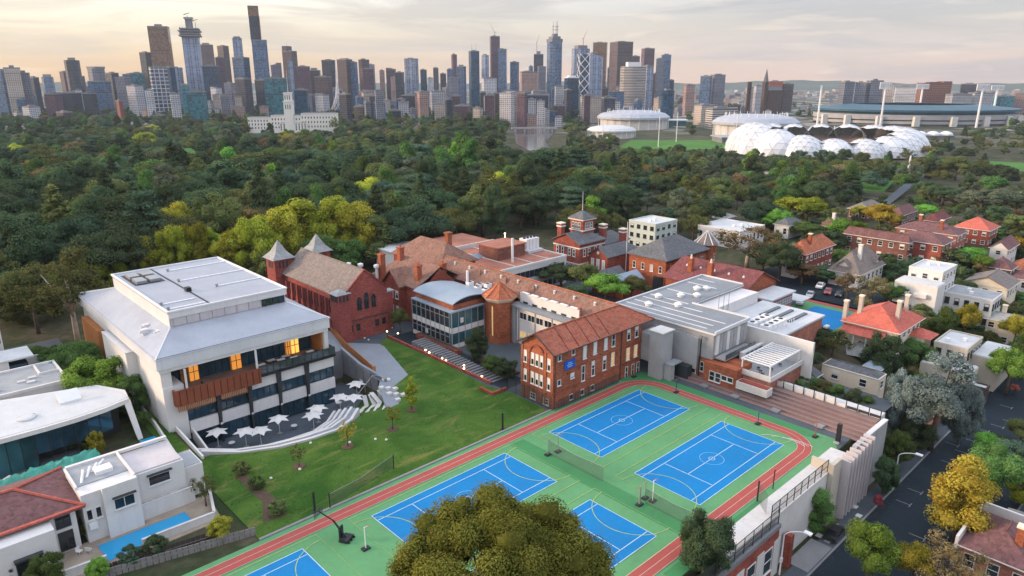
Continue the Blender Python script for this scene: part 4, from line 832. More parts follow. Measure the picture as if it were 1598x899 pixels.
# ramp beside the building, between two white walls
struct('ramp',Mb().add([(31.9,121,-.5),(33.4,121,-.5),(33.2,103.4,-4.25),(31.6,102,-4.25)],[(0,3,2,1)]),'asphalt')
rw=T('ramp_wall','long white wall on the lawn side of the dark ramp','wall',(31.2,110,-2));rw.part('wall',Mb().wallrun([(31.3,122),(30.9,101)],.3,-4.6,[.9,.5]),'render_white')
rw=T('ramp_wall','white wall between the dark ramp and the terrace','wall',(33.4,110,-2));rw.part('wall',Mb().wallrun([(33.6,113.2),(33.2,103.4)],.3,-4.6,[-.4,-1.6]),'render_white')
ff=T('boundary_wall','low pale wall between the lawn and the curved white house','wall',(29,116,0));ff.part('wall',Mb().wallrun([(29.6,133.3),(29.0,116.6),(27.4,97.8)],.3,-.2,1.0),'concrete_pale')
# ---- brick steps and planters along the top of the lawn
br=T('brick_edging','low red brick wall edging the top of the lawn','wall',(80.6,105,0));br.part('wall',Mb().box(80.45,80.85,91.5,126.2,-.1,.55),'brick_red');br.part('pier',Mb().box(77.4,80.9,87.6,88.0,-.1,.6),'brick_red');br.part('pier',Mb().box(77.4,77.8,88.02,91.4,-.1,.6),'brick_red')
struct('stair_bed',Mb().sheet([(80.9,88),(86.8,88),(86.8,126),(80.9,126)],.0,.1),'asphalt')
st=T('steps','long flight of dark steps above the lawn lit by small lamps','steps',(83,105,0),None)
for k in range(26):
 v=92.0+k*1.0;st.part('step',Mb().box(81.0+.02,84.4,v,v+.55,.0,.10+.05*k),'concrete_dark');
st.part('handrail',Mb().tube((84.5,90,1.1),(84.5,122,2.4),.05),'steel_dark')
for k in range(9):st.part('rail_post',Mb().tube((84.5,90+k*4,.0),(84.5,90+k*4,1.1+k*.16),.04),'steel_dark')
pl=T('planter','long brick planter below the glass classroom block','planter',(86,116,0));pl.part('wall',Mb().box(85.2,86.6,107.5,122.0,-.1,.9),'brick_red');pl.part('soil',Mb().box(85.4,86.4,107.7,121.8,.9,.95),'mulch')
pl=T('planter','dark planting bed beside the upper path near the red brick block','planter',(86.5,97,0));pl.part('wall',Mb().box(86.0,88.0,91.5,103.5,-.1,.5),'brick_dark');pl.part('soil',Mb().box(86.2,87.8,91.7,103.3,.5,.55),'mulch')
glow_mat('lamp_glow',(1.0,0.72,0.40),6.0)
for k,(px,py) in enumerate(((604,518),(621,521),(664,547),(670,551),(690,560),(696,563),(724,571),(724,576),(752,588))):
 x,y=at(px,py,.8)
 t=T('step_lamp',f'small lit lamp beside the steps, {("first", "second", "third", "fourth", "fifth", "sixth", "seventh", "eighth", "last")[k]} from the chapel','lamp',(x,y,0),'small lamps beside the steps')
 t.part('post',Mb().tube((x,y,0),(x,y,.8),.05),'steel_dark');t.part('bulb',Mb().lathe(x,y,[(.10,.8),(.19,.92),(.1,1.05)],8),'lamp_glow')
# ---- bleacher steps and walls at the end of the courts
struct('court_apron',Mb().sheet([(106.7,36.6),(108.6,36.6),(108.6,72.5),(107,75),(106.7,72)],.02,.1),'asphalt_pale')
bl=T('bleachers','long red-brown stepped seating along the far end of the courts','seating',(111,53,0))
seam_mat('bleacher_boards',(0.23,0.14,0.125),1.3,1,.15,.7)
for k in range(6):
 x0=108.6+k*1.02;bl.part('tread',Mb().box(x0,x0+1.02 if k<5 else x0+1.6,34.9,70.0 if k>1 else 71.5,-.1,.12+k*.32),'bleacher_boards');bl.part('nosing',Mb().box(x0-.03,x0+.10,34.95,69.9,.125+k*.32,.16+k*.32),'footpath')
for v in (41.8,49.5,57.2,63.5):bl.part('aisle_step',Mb().box(108.2,109.4,v-.7,v+.7,.12,.42),'footpath')
# terrace fence behind the bleachers: white panels between dark posts
fe=T('panel_fence','white panelled fence with dark posts behind the stepped seating','fence',(115.4,45,1.7))
for k in range(18):
 v=34.9+k*1.85
 fe.part('post',Mb().box(115.3,115.44,v-.06,v+.06,1.6,3.2),'steel_dark')
 if k<17:fe.part('panel',Mb().box(115.5,115.58,v+.1,v+1.75,1.75,2.7 if k>3 else 2.2),'render_white' if k>2 else 'frame_dark')
fe.part('top_rail',Mb().box(115.32,115.42,34.9,66.4,3.12,3.2),'steel_dark')
struct('rear_walkway',Mb().box(115.6,117.8,35.0,57,1.0,2.0),'concrete_pale')
ew=T('end_wall','tall white concrete end wall with upright fins above the street','wall',(110,35,-8.6))
ew.part('wall',Mb().box(103.6,116,33.9,34.6,-8.8,1.6),'concrete');ew.part('coping',Mb().box(108.6,116.05,33.88,34.65,1.6,1.8),'render_white')
ew.part('pink_panel',Mb().box(95.8,98.6,34.0,34.62,-8.8,1.5),'render_beige');ew.part('cheek',Mb().box(96.0,96.4,34.65,37.4,-8.8,1.5),'render_beige')
for k in range(8):u=99.0+k*1.25;ew.part('fin',Mb().box(u,u+.28,32.9,34.6,-8.8,1.15+.12*k),'panel_mauve')
for k in range(8):u=99.0+k*1.25;ew.part('slot_glass',Mb().box(u+.3,u+1.22,34.25,34.5,-8.7,.6+.12*k),'frame_dark')
ew.part('return_wall',Mb().box(115.4,116.0,34.62,52,-6,1.55),'concrete_pale')
hut=T('steel_column','dark steel box column beside the end of the stepped seating','column',(105.8,37.6,0));hut.part('shaft',Mb().box(105.6,106.2,37.3,37.9,-.1,3.2),'steel_dark');hut.part('foot',Mb().box(105.2,105.6,37.2,38.0,0,.25),'concrete')
# ---- nets, posts, hoops
def post(name,label,u,v,h,cat='post',m='steel_dark',r=.07,group=None):
 t=T(name,label,cat,(u,v,0),group);t.part('shaft',Mb().tube((u,v,0),(u,v,h),r,r,8),m);t.part('foot',Mb().box(u-.25,u+.25,v-.25,v+.25,0.03,.14),m);t.part('cap',Mb().tube((u,v,h),(u,v,h+.06),r*1.2,r*.8,8),m);return t
post('net_post','black padded post on the lawn edge near the red brick block',70.2,77.0,2.9,r=.16);post('net_post','black padded post on the lawn edge above the bottom left court',36.4,76.8,3.2,r=.16)
def net_mesh(name):
 m,g,b=base_mat(name);p=g.wpos();b.inputs['Base Color'].default_value=(0.06,0.07,0.07,1)
 tr_=g.new('ShaderNodeBsdfTransparent');mx=g.new('ShaderNodeMixShader');sp=g.new('ShaderNodeSeparateXYZ');g.l.new(p,sp.inputs[0])
 s=g.math('ADD',sp.outputs[0],sp.outputs[1]);a=g.math('LESS_THAN',g.math('FRACT',g.math('MULTIPLY',s,6)),.22);c=g.math('LESS_THAN',g.math('FRACT',g.math('MULTIPLY',sp.outputs[2],8)),.22)
 g.l.new(g.math('MAXIMUM',a,c),mx.inputs[0]);g.l.new(tr_.outputs[0],mx.inputs[1]);g.l.new(b.outputs[0],mx.inputs[2]);g.l.new(mx.outputs[0],g.n['Material Output'].inputs[0]);return m
net_mesh('netting')
sn=T('sports_net','slack white-edged net slung from a post across the lawn edge','net',(44,77,0))
sn.part('net',Mb().add([(38.4,76.4,.2),(50.3,79.0,.15),(50.3,79.0,2.3),(44,77.7,1.7),(38.4,76.4,2.2)],[(0,1,2,3,4)]),'netting');sn.part('top_tape',Mb().tube((38.4,76.4,2.2),(44,77.7,1.7),.035).tube((44,77.7,1.7),(50.3,79.0,2.3),.035),'footpath');sn.part('post',Mb().tube((50.3,79.0,0),(50.3,79.0,2.4),.08),'steel_dark');sn.part('post',Mb().tube((38.4,76.4,0),(38.4,76.4,2.4),.08),'steel_dark')
def divider(v0,v1,label):
 t=T('divider_net',label,'net',(69.0,(v0+v1)/2,0));n=6
 t.part('net',Mb().add([(69.9,v0,.1),(69.9,v1,.1),(69.9,v1,2.5),(69.9,(v0+v1)/2,2.2),(69.9,v0,2.5)],[(0,1,2,3,4)]),'netting')
 t.part('cable',Mb().tube((69.9,v0,2.5),(69.9,(v0+v1)/2,2.2),.025).tube((69.9,(v0+v1)/2,2.2),(69.9,v1,2.5),.025),'steel')
divider(55.5,66.2,'fine divider net hanging between the upper and middle courts');divider(39,48.2,'fine divider net hanging beside the right lower court')
def hoop(u,v,label,h=3.0,m='steel',lean=(0,-1),board=False,r=.07):
 t=T('netball_goal',label,'goal post',(u,v,0),'netball and basketball goals');t.part('shaft',Mb().tube((u,v,0),(u,v,h),r,r,8),m);t.part('base',Mb().box(u-.5,u+.5,v-.35,v+.35,.03,.2),'steel_dark')
 cx,cy_=u+lean[0]*.45,v+lean[1]*.45;t.part('ring',Mb().strip([(cx+.3*math.cos(a),cy_+.3*math.sin(a)) for a in np.linspace(0,6.283,13)[:-1]],.06,h-.05,closed=True),'crane_red');t.part('arm',Mb().tube((u,v,h-.05),(cx,cy_,h-.05),.03),m)
 if board:t.part('backboard',Mb().box(u-.05,u+.05,v-.8,v+.8,h-.1,h+.9),'render_white')
hoop(69.7,66.2,'grey goal post at the left of the net between the upper courts',2.7,lean=(1,0));hoop(71.5,65.8,'thin goal post right of the net post between the upper courts',2.9,lean=(1,0));hoop(69.2,48.6,'grey padded goal post between the right and lower courts',2.8,r=.13,m='footpath',lean=(-1,0));hoop(71.2,47.9,'white goal post beside the padded one at the right court',3.2,m='steel_white',lean=(1,0));hoop(71.0,49.0,'thin green goal post behind the white one at the right court',2.6,lean=(-1,0))
hoop(37.3,65.8,'white wheeled goal post left of the big tree',3.1,m='steel_white',lean=(1,0));hoop(102.9,65.7,'blue-topped goal post at the top bend of the track',2.7,lean=(-1,0),m='solar_blue');hoop(102.4,49.3,'blue-topped goal post before the stepped seating',2.6,lean=(-1,0),m='solar_blue');hoop(105.0,40.8,'faded red goal post near the end wall',2.9,lean=(-1,0),m='crane_red');hoop(106.6,72.6,'white post at the corner by the grey lift shaft',3.2,m='steel_white',lean=(-1,0));hoop(103.0,75.3,'small red goal stand by the red brick block door',1.6,lean=(-1,0),m='crane_red')
bb=T('basketball_stand','folded black mobile basketball stand on the green court','basketball stand',(36,70,0),rz=.5)
bb.part('base',Mb().box(-.8,.8,-1.7,-.5,.05,.4),'steel_dark');bb.part('arm',Mb().tube((0,-1.1,.3),(0,.6,2.4),.13).tube((0,.6,2.4),(.1,2.6,3.2),.09),'steel_dark');bb.part('brace',Mb().tube((0,-.6,.3),(0,.2,2.0),.08),'steel_dark');bb.part('backboard',Mb().box(-.9,.9,2.6,2.72,2.7,3.7),'netting');bb.part('pad',Mb().box(-.4,.4,-.5,-.3,.2,1.8),'steel_dark')
for k in range(3):bb.part('wheel',Mb().tube((-.6+.6*k,-1.8,.15),(-.5+.6*k,-1.8,.15),.15,.15,10),'steel_dark')
# tall netting fence at the lower right of the courts
ft=T('mesh_fence','tall black mesh fence beside the running track','fence',(82,38,0))
for u,h in ((81.6,3.1),(86.0,3.0)):ft.part('post',Mb().tube((u,38.2,0),(u,38.2,h),.12 if u<82 else .08,None,8),'steel_dark')
ft.part('mesh',Mb().add([(81.6,38.2,.1),(81.6,38.2,3.0),(79.5,35.8,3.0),(79.5,35.8,.1)],[(0,1,2,3)]),'netting')
ft=T('mesh_fence','black mesh railing along the white concrete ledge','fence',(88,34.8,0))
for k in range(9):u=79.0+k*2.1;ft.part('post',Mb().tube((u,34.85,0),(u,34.85,2.1),.06),'steel_dark')
ft.part('rail',Mb().tube((79,34.85,2.1),(95.8,34.85,2.1),.05).tube((79,34.85,1.1),(95.8,34.85,1.1),.04),'steel_dark');ft.part('mesh',Mb().add([(79,34.85,.1),(95.8,34.85,.1),(95.8,34.85,2.1),(79,34.85,2.1)],[(0,1,2,3)]),'netting')
# mulched lawn trees
mulch=Mb().lathe(0,0,[(1.0,.03),(.9,.09),(.1,.11)],14).mesh('mulch_ring','mulch')
for k,(px,py,lk,h,lab) in enumerate(((643,640,'yellow',5.2,'slim yellow-green young tree by the path corner on the lawn'),(613,670,'yellow',4.0,'small yellow young tree, second from the path on the lawn'),(543,697,'gold',4.2,'small orange-tinged young tree near the curved lawn wall'),(467,728,'olive',3.4,'thin brownish young tree furthest left on the lawn'))):
 x,y=at(px,py,0);tree(x,y,.03,'gum0' if k else 'tall0',lk,h,lab,'young_tree','tree','young trees in mulch rings on the lawn',wide=.85,size=.45*9.6/h*.55,dens=.45);tag(put('mulch_bed',mulch,None,(x,y,.03)),f'round mulch bed at the foot of the {("slim yellow-green", "second yellow", "orange-tinged", "leftmost")[k]} lawn tree','mulch bed','mulch beds on the lawn')
for k,(px,py,s) in enumerate(((377,740,2.2),(401,762,2.0),(434,802,2.2))):
 x,y=at(px,py,0);tree(x,y,0,'bush0','olive' if k !=1 else 'mid',s,('small clipped shrub highest on the lawn slope','small clipped shrub in the middle of the lawn slope','small clipped shrub lowest on the lawn slope')[k],'shrub','shrub','clipped shrubs on the left of the lawn',wide=1.4,size=.5)
struct('garden_bed',Mb().sheet([(30.5,79.5),(33.4,79.0),(34.2,83.0),(33.6,93),(32.4,93),(32.4,84)],.045,.03),'mulch')
for k,(px,py) in enumerate(((546,691),(586,686),(603,687),(485,692),(423,747),(468,733),(612,512),(569,528),(575,531))):
 x,y=at(px,py,.1);solo('sports_ball',Mb().lathe(x,y,[(.08,.03),(.20,.10),(.22,.2),(.16,.32),(.05,.38)],8),'render_white','white ball lying on the school lawn','ball',(x,y,.03),'balls left on the lawn',smooth=True)
# ================================================================ the big white building
B=T('school_building','big white flat-roofed school building with a glazed terrace front','building',(44,130,-4.4))
B.part('wall',Mb().box(30.2,59.3,118.2,161.5,-4.6,12.3),'render_white')
B.part('side_block',Mb().box(28.6,30.18,126.5,141,-.2,10.2),'render_white');B.part('side_block_coping',Mb().box(28.5,30.17,126.4,141.1,10.2,10.4),'metal_pale')
B.part('rust_wall',Mb().box(28.9,30.1,146,158,-.2,9.0),'timber_orange',label='rust red cladding at the rear corner')
# pier at the front left corner
B.part('front_pier',Mb().box(30.0,33.2,113.2,118.19,-4.6,7.6),'render_white');B.part('front_pier',Mb().box(30.0,31.6,113.4,118.19,7.6,10.3),'render_white')
# roof: low skirt round a raised box
lo=[(29.4,112.8),(59.8,112.8),(59.8,162.4),(29.4,162.4)];hi=[(34.3,119.8),(55.0,119.8),(55.0,151.8),(34.3,151.8)]
B.part('fascia',Mb().box(29.5,59.7,112.9,162.3,10.9,12.75),'metal_pale');B.part('soffit',Mb().box(29.8,59.4,113.1,118.1,10.3,10.9),'render_white')
vs=[(x,y,12.78) for x,y in lo]+[(x,y,15.3) for x,y in hi]
B.part('lower_roof',Mb().add(vs+[(x,y,12.755) for x,y in lo],[(0,1,5,4),(1,2,6,5),(2,3,7,6),(3,0,4,7),(0,8,9,1),(1,9,10,2),(2,10,11,3),(3,11,8,0)]),'metal_roof_x')
for a,b in zip(lo,hi):B.part('hip_capping',Mb().tube((a[0],a[1],12.82),(b[0],b[1],15.33),.14,.14,5),'steel_white')
B.part('gutter_line',Mb().box(29.6,59.6,113.0,113.12,12.8,12.9),'steel_dark');B.part('gutter_line',Mb().box(29.6,29.72,113.2,162.0,12.8,12.9),'steel_dark')
U_=B.part('upper_storey',Mb().box(34.4,54.9,119.9,151.7,14.5,17.6),'panel_mauve')
B.part('upper_side_panel',Mb().box(34.28,34.39,119.8,151.8,15.2,18.0),'panel_white',U_);B.part('upper_fascia',Mb().box(34.3,55.1,119.7,119.89,16.8,18.0),'panel_white',U_)
for k in range(7):B.part('louvre_panel',Mb().box(35.0+k*2.15,37.0+k*2.15,119.78,119.88,15.4,16.75),'panel_mauve',U_)
for k in range(4):window(B,'y',119.9,50.8+k*1.1,15.4,1.05,1.35,'frame_dark','glass_dark',sill=False,fr=.06)
R_=B.part('upper_roof',Mb().box(34.2,55.2,119.75,152.0,17.62,17.9),'metal_roof')
B.part('parapet',Mb().box(34.1,34.45,119.6,152.1,17.9,18.15),'steel_white',R_);B.part('parapet',Mb().box(34.46,55.2,151.8,152.1,17.9,18.15),'steel_white',R_);B.part('parapet',Mb().box(54.9,55.25,119.6,151.79,17.9,18.15),'steel_white',R_);B.part('parapet',Mb().box(34.46,54.89,119.6,119.9,17.9,18.15),'steel_white',R_)
for v,a,b in ((147.5,43,54.8),(138.3,42,54.8),(130,46,54.8),(125,34.6,40.5),(121.5,34.6,41)):B.part('roof_batten',Mb().box(a,b,v-.18,v+.18,17.91,18.05),'steel_white',R_);B.part('roof_vent',Mb().lathe(a+.3,v,[(.28,17.9),(.28,18.35),(.36,18.4),(.1,18.5)],8),'steel',R_)
B.part('roof_gutter',Mb().box(41.2,41.5,120,151.5,17.91,17.96),'steel_dark',R_);B.part('roof_vent',Mb().box(40.9,41.8,130,131.2,17.9,18.6),'steel_dark',R_)
B.part('plant_well',Mb().box(35.3,40.6,140.5,150.0,17.91,17.95),'steel_dark',R_)
for k in range(4):B.part('plant_unit',Mb().box(35.8+(k % 2)*2.4,37.6+(k % 2)*2.4,141.2+(k//2)*4.4,144.4+(k//2)*4.4,17.95,18.5),'steel',R_)
for u,v in ((31.5,124),(33.2,121.8),(32.4,126.4)):B.part('roof_extractor',Mb().box(u-.5,u+.5,v-.5,v+.5,13.4,14.7).tube((u-.9,v,14.3),(u+.5,v,14.3),.3,.35,8),'metal_pale')
# front: slabs, glazing bays and black tapering columns
B.part('balcony_slab',Mb().box(31.7,60.2,112.4,118.19,5.25,5.75),'steel_dark');B.part('balcony_deck',Mb().box(31.8,60.1,112.5,118.1,5.76,5.8),'deck')
for z0,z1 in ((3.2,5.24),(-1.2,.85)):
 for u0,u1 in ((33.3,37.9),(38.5,43.3),(43.9,48.7),(49.3,54.1),(54.7,60.0)):B.part('spandrel',Mb().box(u0,u1,113.0,118.18,z0,z1),'panel_white')
cols_=(38.2,43.6,49.0,54.4)
for z0,z1,pn in ((.86,3.19,'glass_blue'),(-4.35,-1.21,'glass_blue')):
 for u0,u1 in ((33.3,37.9),(38.5,43.3),(43.9,48.7),(49.3,54.1),(54.7,60.0)):
  gl=B.part('window',Mb().box(u0,u1,113.55,113.65,z0,z1),pn);n=max(3,round((u1-u0)/1.2))
  for k in range(n+1):x=u0+(u1-u0)*k/n;B.part('mullion',Mb().box(x-.04,x+.04,113.44,113.54,z0,z1),'frame_dark',gl)
  B.part('transom',Mb().box(u0,u1,113.40,113.43,z0+.02,z0+.14),'frame_dark',gl)
for u in cols_:B.part('column',Mb().add([(u-.45,112.6,5.2),(u+.45,112.6,5.2),(u+.45,113.2,5.2),(u-.45,113.2,5.2),(u-.16,112.6,-1.0),(u+.16,112.6,-1.0),(u+.16,113.2,-1.0),(u-.16,113.2,-1.0)],[(0,1,2,3),(7,6,5,4),(0,4,5,1),(1,5,6,2),(2,6,7,3),(3,7,4,0)]),'frame_dark');B.part('column',Mb().box(u-.16,u+.16,112.65,113.0,-4.6,-1.02),'frame_dark');B.part('column_lamp',Mb().box(u-.2,u+.2,112.5,112.62,-1.1,-.8),'render_white')
# rust box balcony on the left, glass balustrade on the right
seam_mat('rust_panel',(0.24,0.065,0.03),1.25,0,.2,.6)
RB=B.part('rust_balcony',Mb().box(31.4,45.6,112.05,112.35,4.4,7.1),'rust_panel')
B.part('rust_balcony_side',Mb().box(31.3,31.62,112.36,116.5,4.4,7.1),'rust_panel',RB)
for k in range(13):B.part('panel_seam',Mb().box(32.0+k*1.1,32.08+k*1.1,112.0,112.04,4.45,7.05),'steel_dark',RB)
for u0,u1 in ((31.6,37.9),(38.6,43.2)):
 n=int((u1-u0)/.3)
 for k in range(n):B.part('slat',Mb().box(u0+k*.3,u0+k*.3+.14,112.1,112.3,3.4,4.38),'timber_orange',RB)
GB=B.part('glass_balustrade',Mb().box(45.65,60.1,112.45,112.5,5.8,7.15),'glass_rail') if glass_mat('glass_rail',(0.05,0.065,0.075),.05) else None
for k in range(13):u=45.7+k*1.2;B.part('baluster',Mb().box(u-.03,u+.03,112.36,112.44,5.6,7.2),'frame_dark',GB)
B.part('baluster_rail',Mb().box(45.65,60.1,112.38,112.53,7.16,7.22),'frame_dark',GB);B.part('end_rail',Mb().box(60.1,60.15,112.5,118,5.8,7.1),'glass_rail',GB)
# terrace level behind: glass, warm lit screens, white posts
gl=B.part('window',Mb().box(31.7,59.2,118.05,118.15,5.85,10.28),'glass_blue')
for k in range(24):u=31.9+k*1.18;B.part('mullion',Mb().box(u-.04,u+.04,117.95,118.04,5.85,10.28),'frame_dark',gl)
glow_mat('warm_screen',(0.80,0.30,0.05),.42);glow_mat('warm_room',(0.95,0.48,0.09),.7)
for u0,u1,m_ in ((34.2,35.4,'timber_orange'),(35.6,37.2,'warm_screen'),(42.8,44.6,'warm_screen'),(53.0,53.8,'warm_screen'),(54.0,55.6,'warm_room')):ls_=B.part('lit_screen',Mb().box(u0,u1,117.7,117.93,5.85,9.2),m_);B.part('screen_frame',Mb().box(u0-.05,u0+.03,117.6,117.69,5.85,9.3).box((u0+u1)/2-.04,(u0+u1)/2+.04,117.6,117.69,5.85,9.2).box(u1-.03,u1+.05,117.6,117.69,5.85,9.3).box(u0,u1,117.62,117.69,7.4,7.5),'frame_dark',ls_)
B.part('wall_return',Mb().box(58.6,59.4,113.3,118,5.8,10.3),'render_white');B.part('timber_lining',Mb().box(58.3,58.58,114,118,5.8,10.3),'timber_orange')
for u in (33.5,45.3):B.part('post',Mb().box(u-.15,u+.15,112.6,112.9,5.8,10.3),'render_white')
def dining(u,v,k,z,grp,lab):
 t=T('table',lab,'table',(u,v,z),grp);t.part('top',Mb().box(u-.7,u+.7,v-.4,v+.4,z+.70,z+.76),'render_white');t.part('leg',Mb().box(u-.06,u+.06,v-.06,v+.06,z,z+.7),'steel')
def chair(u,v,rz,z,lab,grp):
 t=T('chair',lab,'chair',(u,v,z),grp,rz=rz+1e-4);t.part('seat',Mb().box(-.22,.22,-.22,.22,.42,.47),'frame_dark');t.part('backrest',Mb().box(-.22,.22,.19,.23,.5,.85),'frame_dark')
 for a in (-.18,.18):
  for b_ in (-.18,.18):t.part('leg',Mb().tube((a,b_,0),(a,b_,.42),.02,.02,4),'steel')
for k,(u,v) in enumerate(((47.0,115.0),(49.2,115.8),(50.6,114.9),(52.0,115.9),(52.9,114.2),(54.8,113.6),(56.4,115.0),(57.3,113.6),(49.0,113.5))):
 dining(u,v,k,5.8,'white tables on the upper balcony','white table on the open upper balcony of the big building')
 for s_ in (-1,1):chair(u+.1*s_,v+s_*.75,0 if s_>0 else math.pi,5.8,'dark chair at a table on the upper balcony','chairs on the upper balcony')
chair(36.6,114.5,.6,5.8,'pale chair behind the rust balcony front',None)
# orange timber ramp balustrade between the building and the chapel
TB=T('timber_balustrade','orange timber balustrade winding between the white building and chapel','balustrade',(69,125,0))
pth=[(67.6,111.6),(68.6,118),(69.6,126),(71.0,134),(72.6,142),(75.0,153)];tops=[1.2,1.5,2.0,3.0,4.2,6.0]
for i in range(len(pth)-1):
 a,b=pth[i],pth[i+1];n=8
 for k in range(n):
  f0,f1=k/n,(k+.9)/n;p0=(a[0]+(b[0]-a[0])*f0,a[1]+(b[1]-a[1])*f0);p1=(a[0]+(b[0]-a[0])*f1,a[1]+(b[1]-a[1])*f1);z0=tops[i]+(tops[i+1]-tops[i])*f0
  TB.part('board',Mb().wallrun([p0,p1],.14,z0-1.5,z0),'timber_orange')
TB.part('handrail',Mb().tube((67.6,111.6,1.3),(69.6,126,2.1),.07).tube((69.6,126,2.1),(75,153,6.1),.07),'timber_orange');TB.part('end_post',Mb().box(67.3,67.9,111.2,111.58,0,1.4),'timber_orange')
TB2=T('timber_balustrade','second orange timber balustrade against the white building side','balustrade',(62,130,0));TB2.part('board',Mb().wallrun([(61.2,121.4),(62.5,134),(66,152)],.14,0,[1.6,3.0,6.0]),'timber_orange');TB2.part('handrail',Mb().tube((61.2,121.4,1.7),(62.5,134,3.1),.07).tube((62.5,134,3.1),(66,152,6.1),.07),'timber_orange')
struct('side_ramp',Mb().add([(66.7,112,.04),(67.5,112,.04),(69.4,126,.6),(75,153,4.4),(66,152,4.4),(62.4,134,1.4),(61,121.3,.5),(66.7,121.3,.5)],[(0,1,2,7),(7,2,5,6),(5,2,3,4)]),'paving_blue')
# ================================================================ the chapel
C=T('chapel','red brick chapel with steep brown slate roof and twin capped towers','church',(77.8,144,0))
u0,u1,v0,v1,ez,rz_=72.4,83.2,129.6,158.5,10.2,15.2;um=(u0+u1)/2
b=Mb();b.add([(u0,v0,0),(u1,v0,0),(u1,v0,ez),(um,v0,rz_-.2),(u0,v0,ez),(u0,v1,0),(u1,v1,0),(u1,v1,ez),(um,v1,rz_-.2),(u0,v1,ez)],[(0,1,2,3,4),(9,8,7,6,5),(0,4,9,5),(1,6,7,2),(4,3,8,9),(3,2,7,8)])
C.part('wall',b,'brick_chapel');rf=C.part('roof',Mb().gable(u0-.5,u1+.5,v0+.35,v1,ez-.1,rz_+.1,'y'),'slate_brown')
C.part('gable_coping',Mb().tube((u0-.5,v0+.1,ez),(um,v0+.1,rz_+.25),.22,.22,4).tube((um,v0+.1,rz_+.25),(u1+.5,v0+.1,ez),.22,.22,4),'brick_chapel',rf)
C.part('ridge',Mb().tube((um,v0,rz_+.15),(um,v1,rz_+.15),.16,.16,5),'slate_brown',rf)
for k,(u,hh) in enumerate(((76.0,3.0),(77.8,3.7),(79.6,3.0))):
 pts=[(-.5,0),(.5,0),(.5,hh-.7),(.3,hh-.25),(0,hh),(-.3,hh-.25),(-.5,hh-.7)]
 w_=C.part('lancet_window',Mb().add([(u+x,v0-.03,6.6+z) for x,z in pts],[tuple(range(7))]),'glass_dark');C.part('lancet_surround',Mb().add([(u+x*1.35,v0-.02,6.5+z*1.05) for x,z in pts],[tuple(range(7))]),'brick_dark',w_);C.part('mullion',Mb().box(u-.04,u+.04,v0-.10,v0-.04,6.6,6.6+hh*.9),'brick_dark',w_)
C.part('string_course',Mb().box(u0-.1,u1+.1,v0-.12,v0-.001,4.4,4.65),'brick_dark')
for u in (73.6,75.4,80.2,82.0):window(C,'y',v0,u,2.0,1.0,1.6,'brick_dark','glass_dark',2,2,False)
for k in range(9):v=134.5+k*2.7;C.part('buttress',Mb().box(u0-.55,u0-.001,v-.3,v+.3,0,8.6),'brick_chapel')
for k in range(8):v=135.9+k*2.7;window(C,'x',u0,v,5.4,.8,3.2,'brick_dark','glass_dark',1,2,False)
C.part('porch_tower',Mb().box(70.7,73.6,129.2,132.6,0,11.0),'brick_chapel');C.part('porch_roof',Mb().pyramid(72.15,130.9,2.7,11.0,11.9,4),'slate_pale')
for k in range(4):C.part('louvre',Mb().box(70.6,70.69,129.5+k*.75,130.0+k*.75,9.4,10.7),'frame_dark')
for k in range(3):C.part('louvre',Mb().box(71.0+k*.85,71.5+k*.85,129.1,129.19,9.4,10.7),'frame_dark')
C.part('side_roof',Mb().box(83.25,85.6,130.2,133.4,8.9,9.2),'slate_pale');C.part('side_porch',Mb().box(83.3,85.2,130.4,133.2,0,8.9),'brick_chapel')
C.part('entrance',Mb().box(70.9,72.3,133.4,136.4,0,4.6),'brick_chapel');C.part('door',Mb().box(70.85,70.89,134.2,135.6,.6,3.6),'steel_dark')
for cu,cv in ((72.6,160),(83.0,160.4)):
 tw=C.part('tower',Mb().box(cu-2.3,cu+2.3,cv-2.3,cv+2.3,0,13.6),'brick_chapel')
 C.part('tower_cap',Mb().pyramid(cu,cv,4.1,13.6,17.8,4,math.pi/4,1),'slate_pale',tw)
 for k in range(3):C.part('louvre',Mb().box(cu-2.36,cu-2.31,cv-1.3+k*.9,cv-.8+k*.9,11.4,13.0),'frame_dark',tw);C.part('louvre',Mb().box(cu-1.3+k*.9,cu-.8+k*.9,cv-2.36,cv-2.31,11.4,13.0),'frame_dark',tw)
for k,(u,v) in enumerate(((86.2,151),(87.2,147),(88.6,142))):solo('vent_stack',Mb().lathe(u,v,[(.35,8.5),(.35,10.6+k*.4),(.7,10.8+k*.4),(.7,11.4+k*.4),(.2,11.6+k*.4)],8),'steel_white',f"white mushroom vent behind the chapel roof, {('leftmost', 'middle', 'rightmost')[k]} of three",'vent',(u,v,8.5),'roof vents behind the chapel')
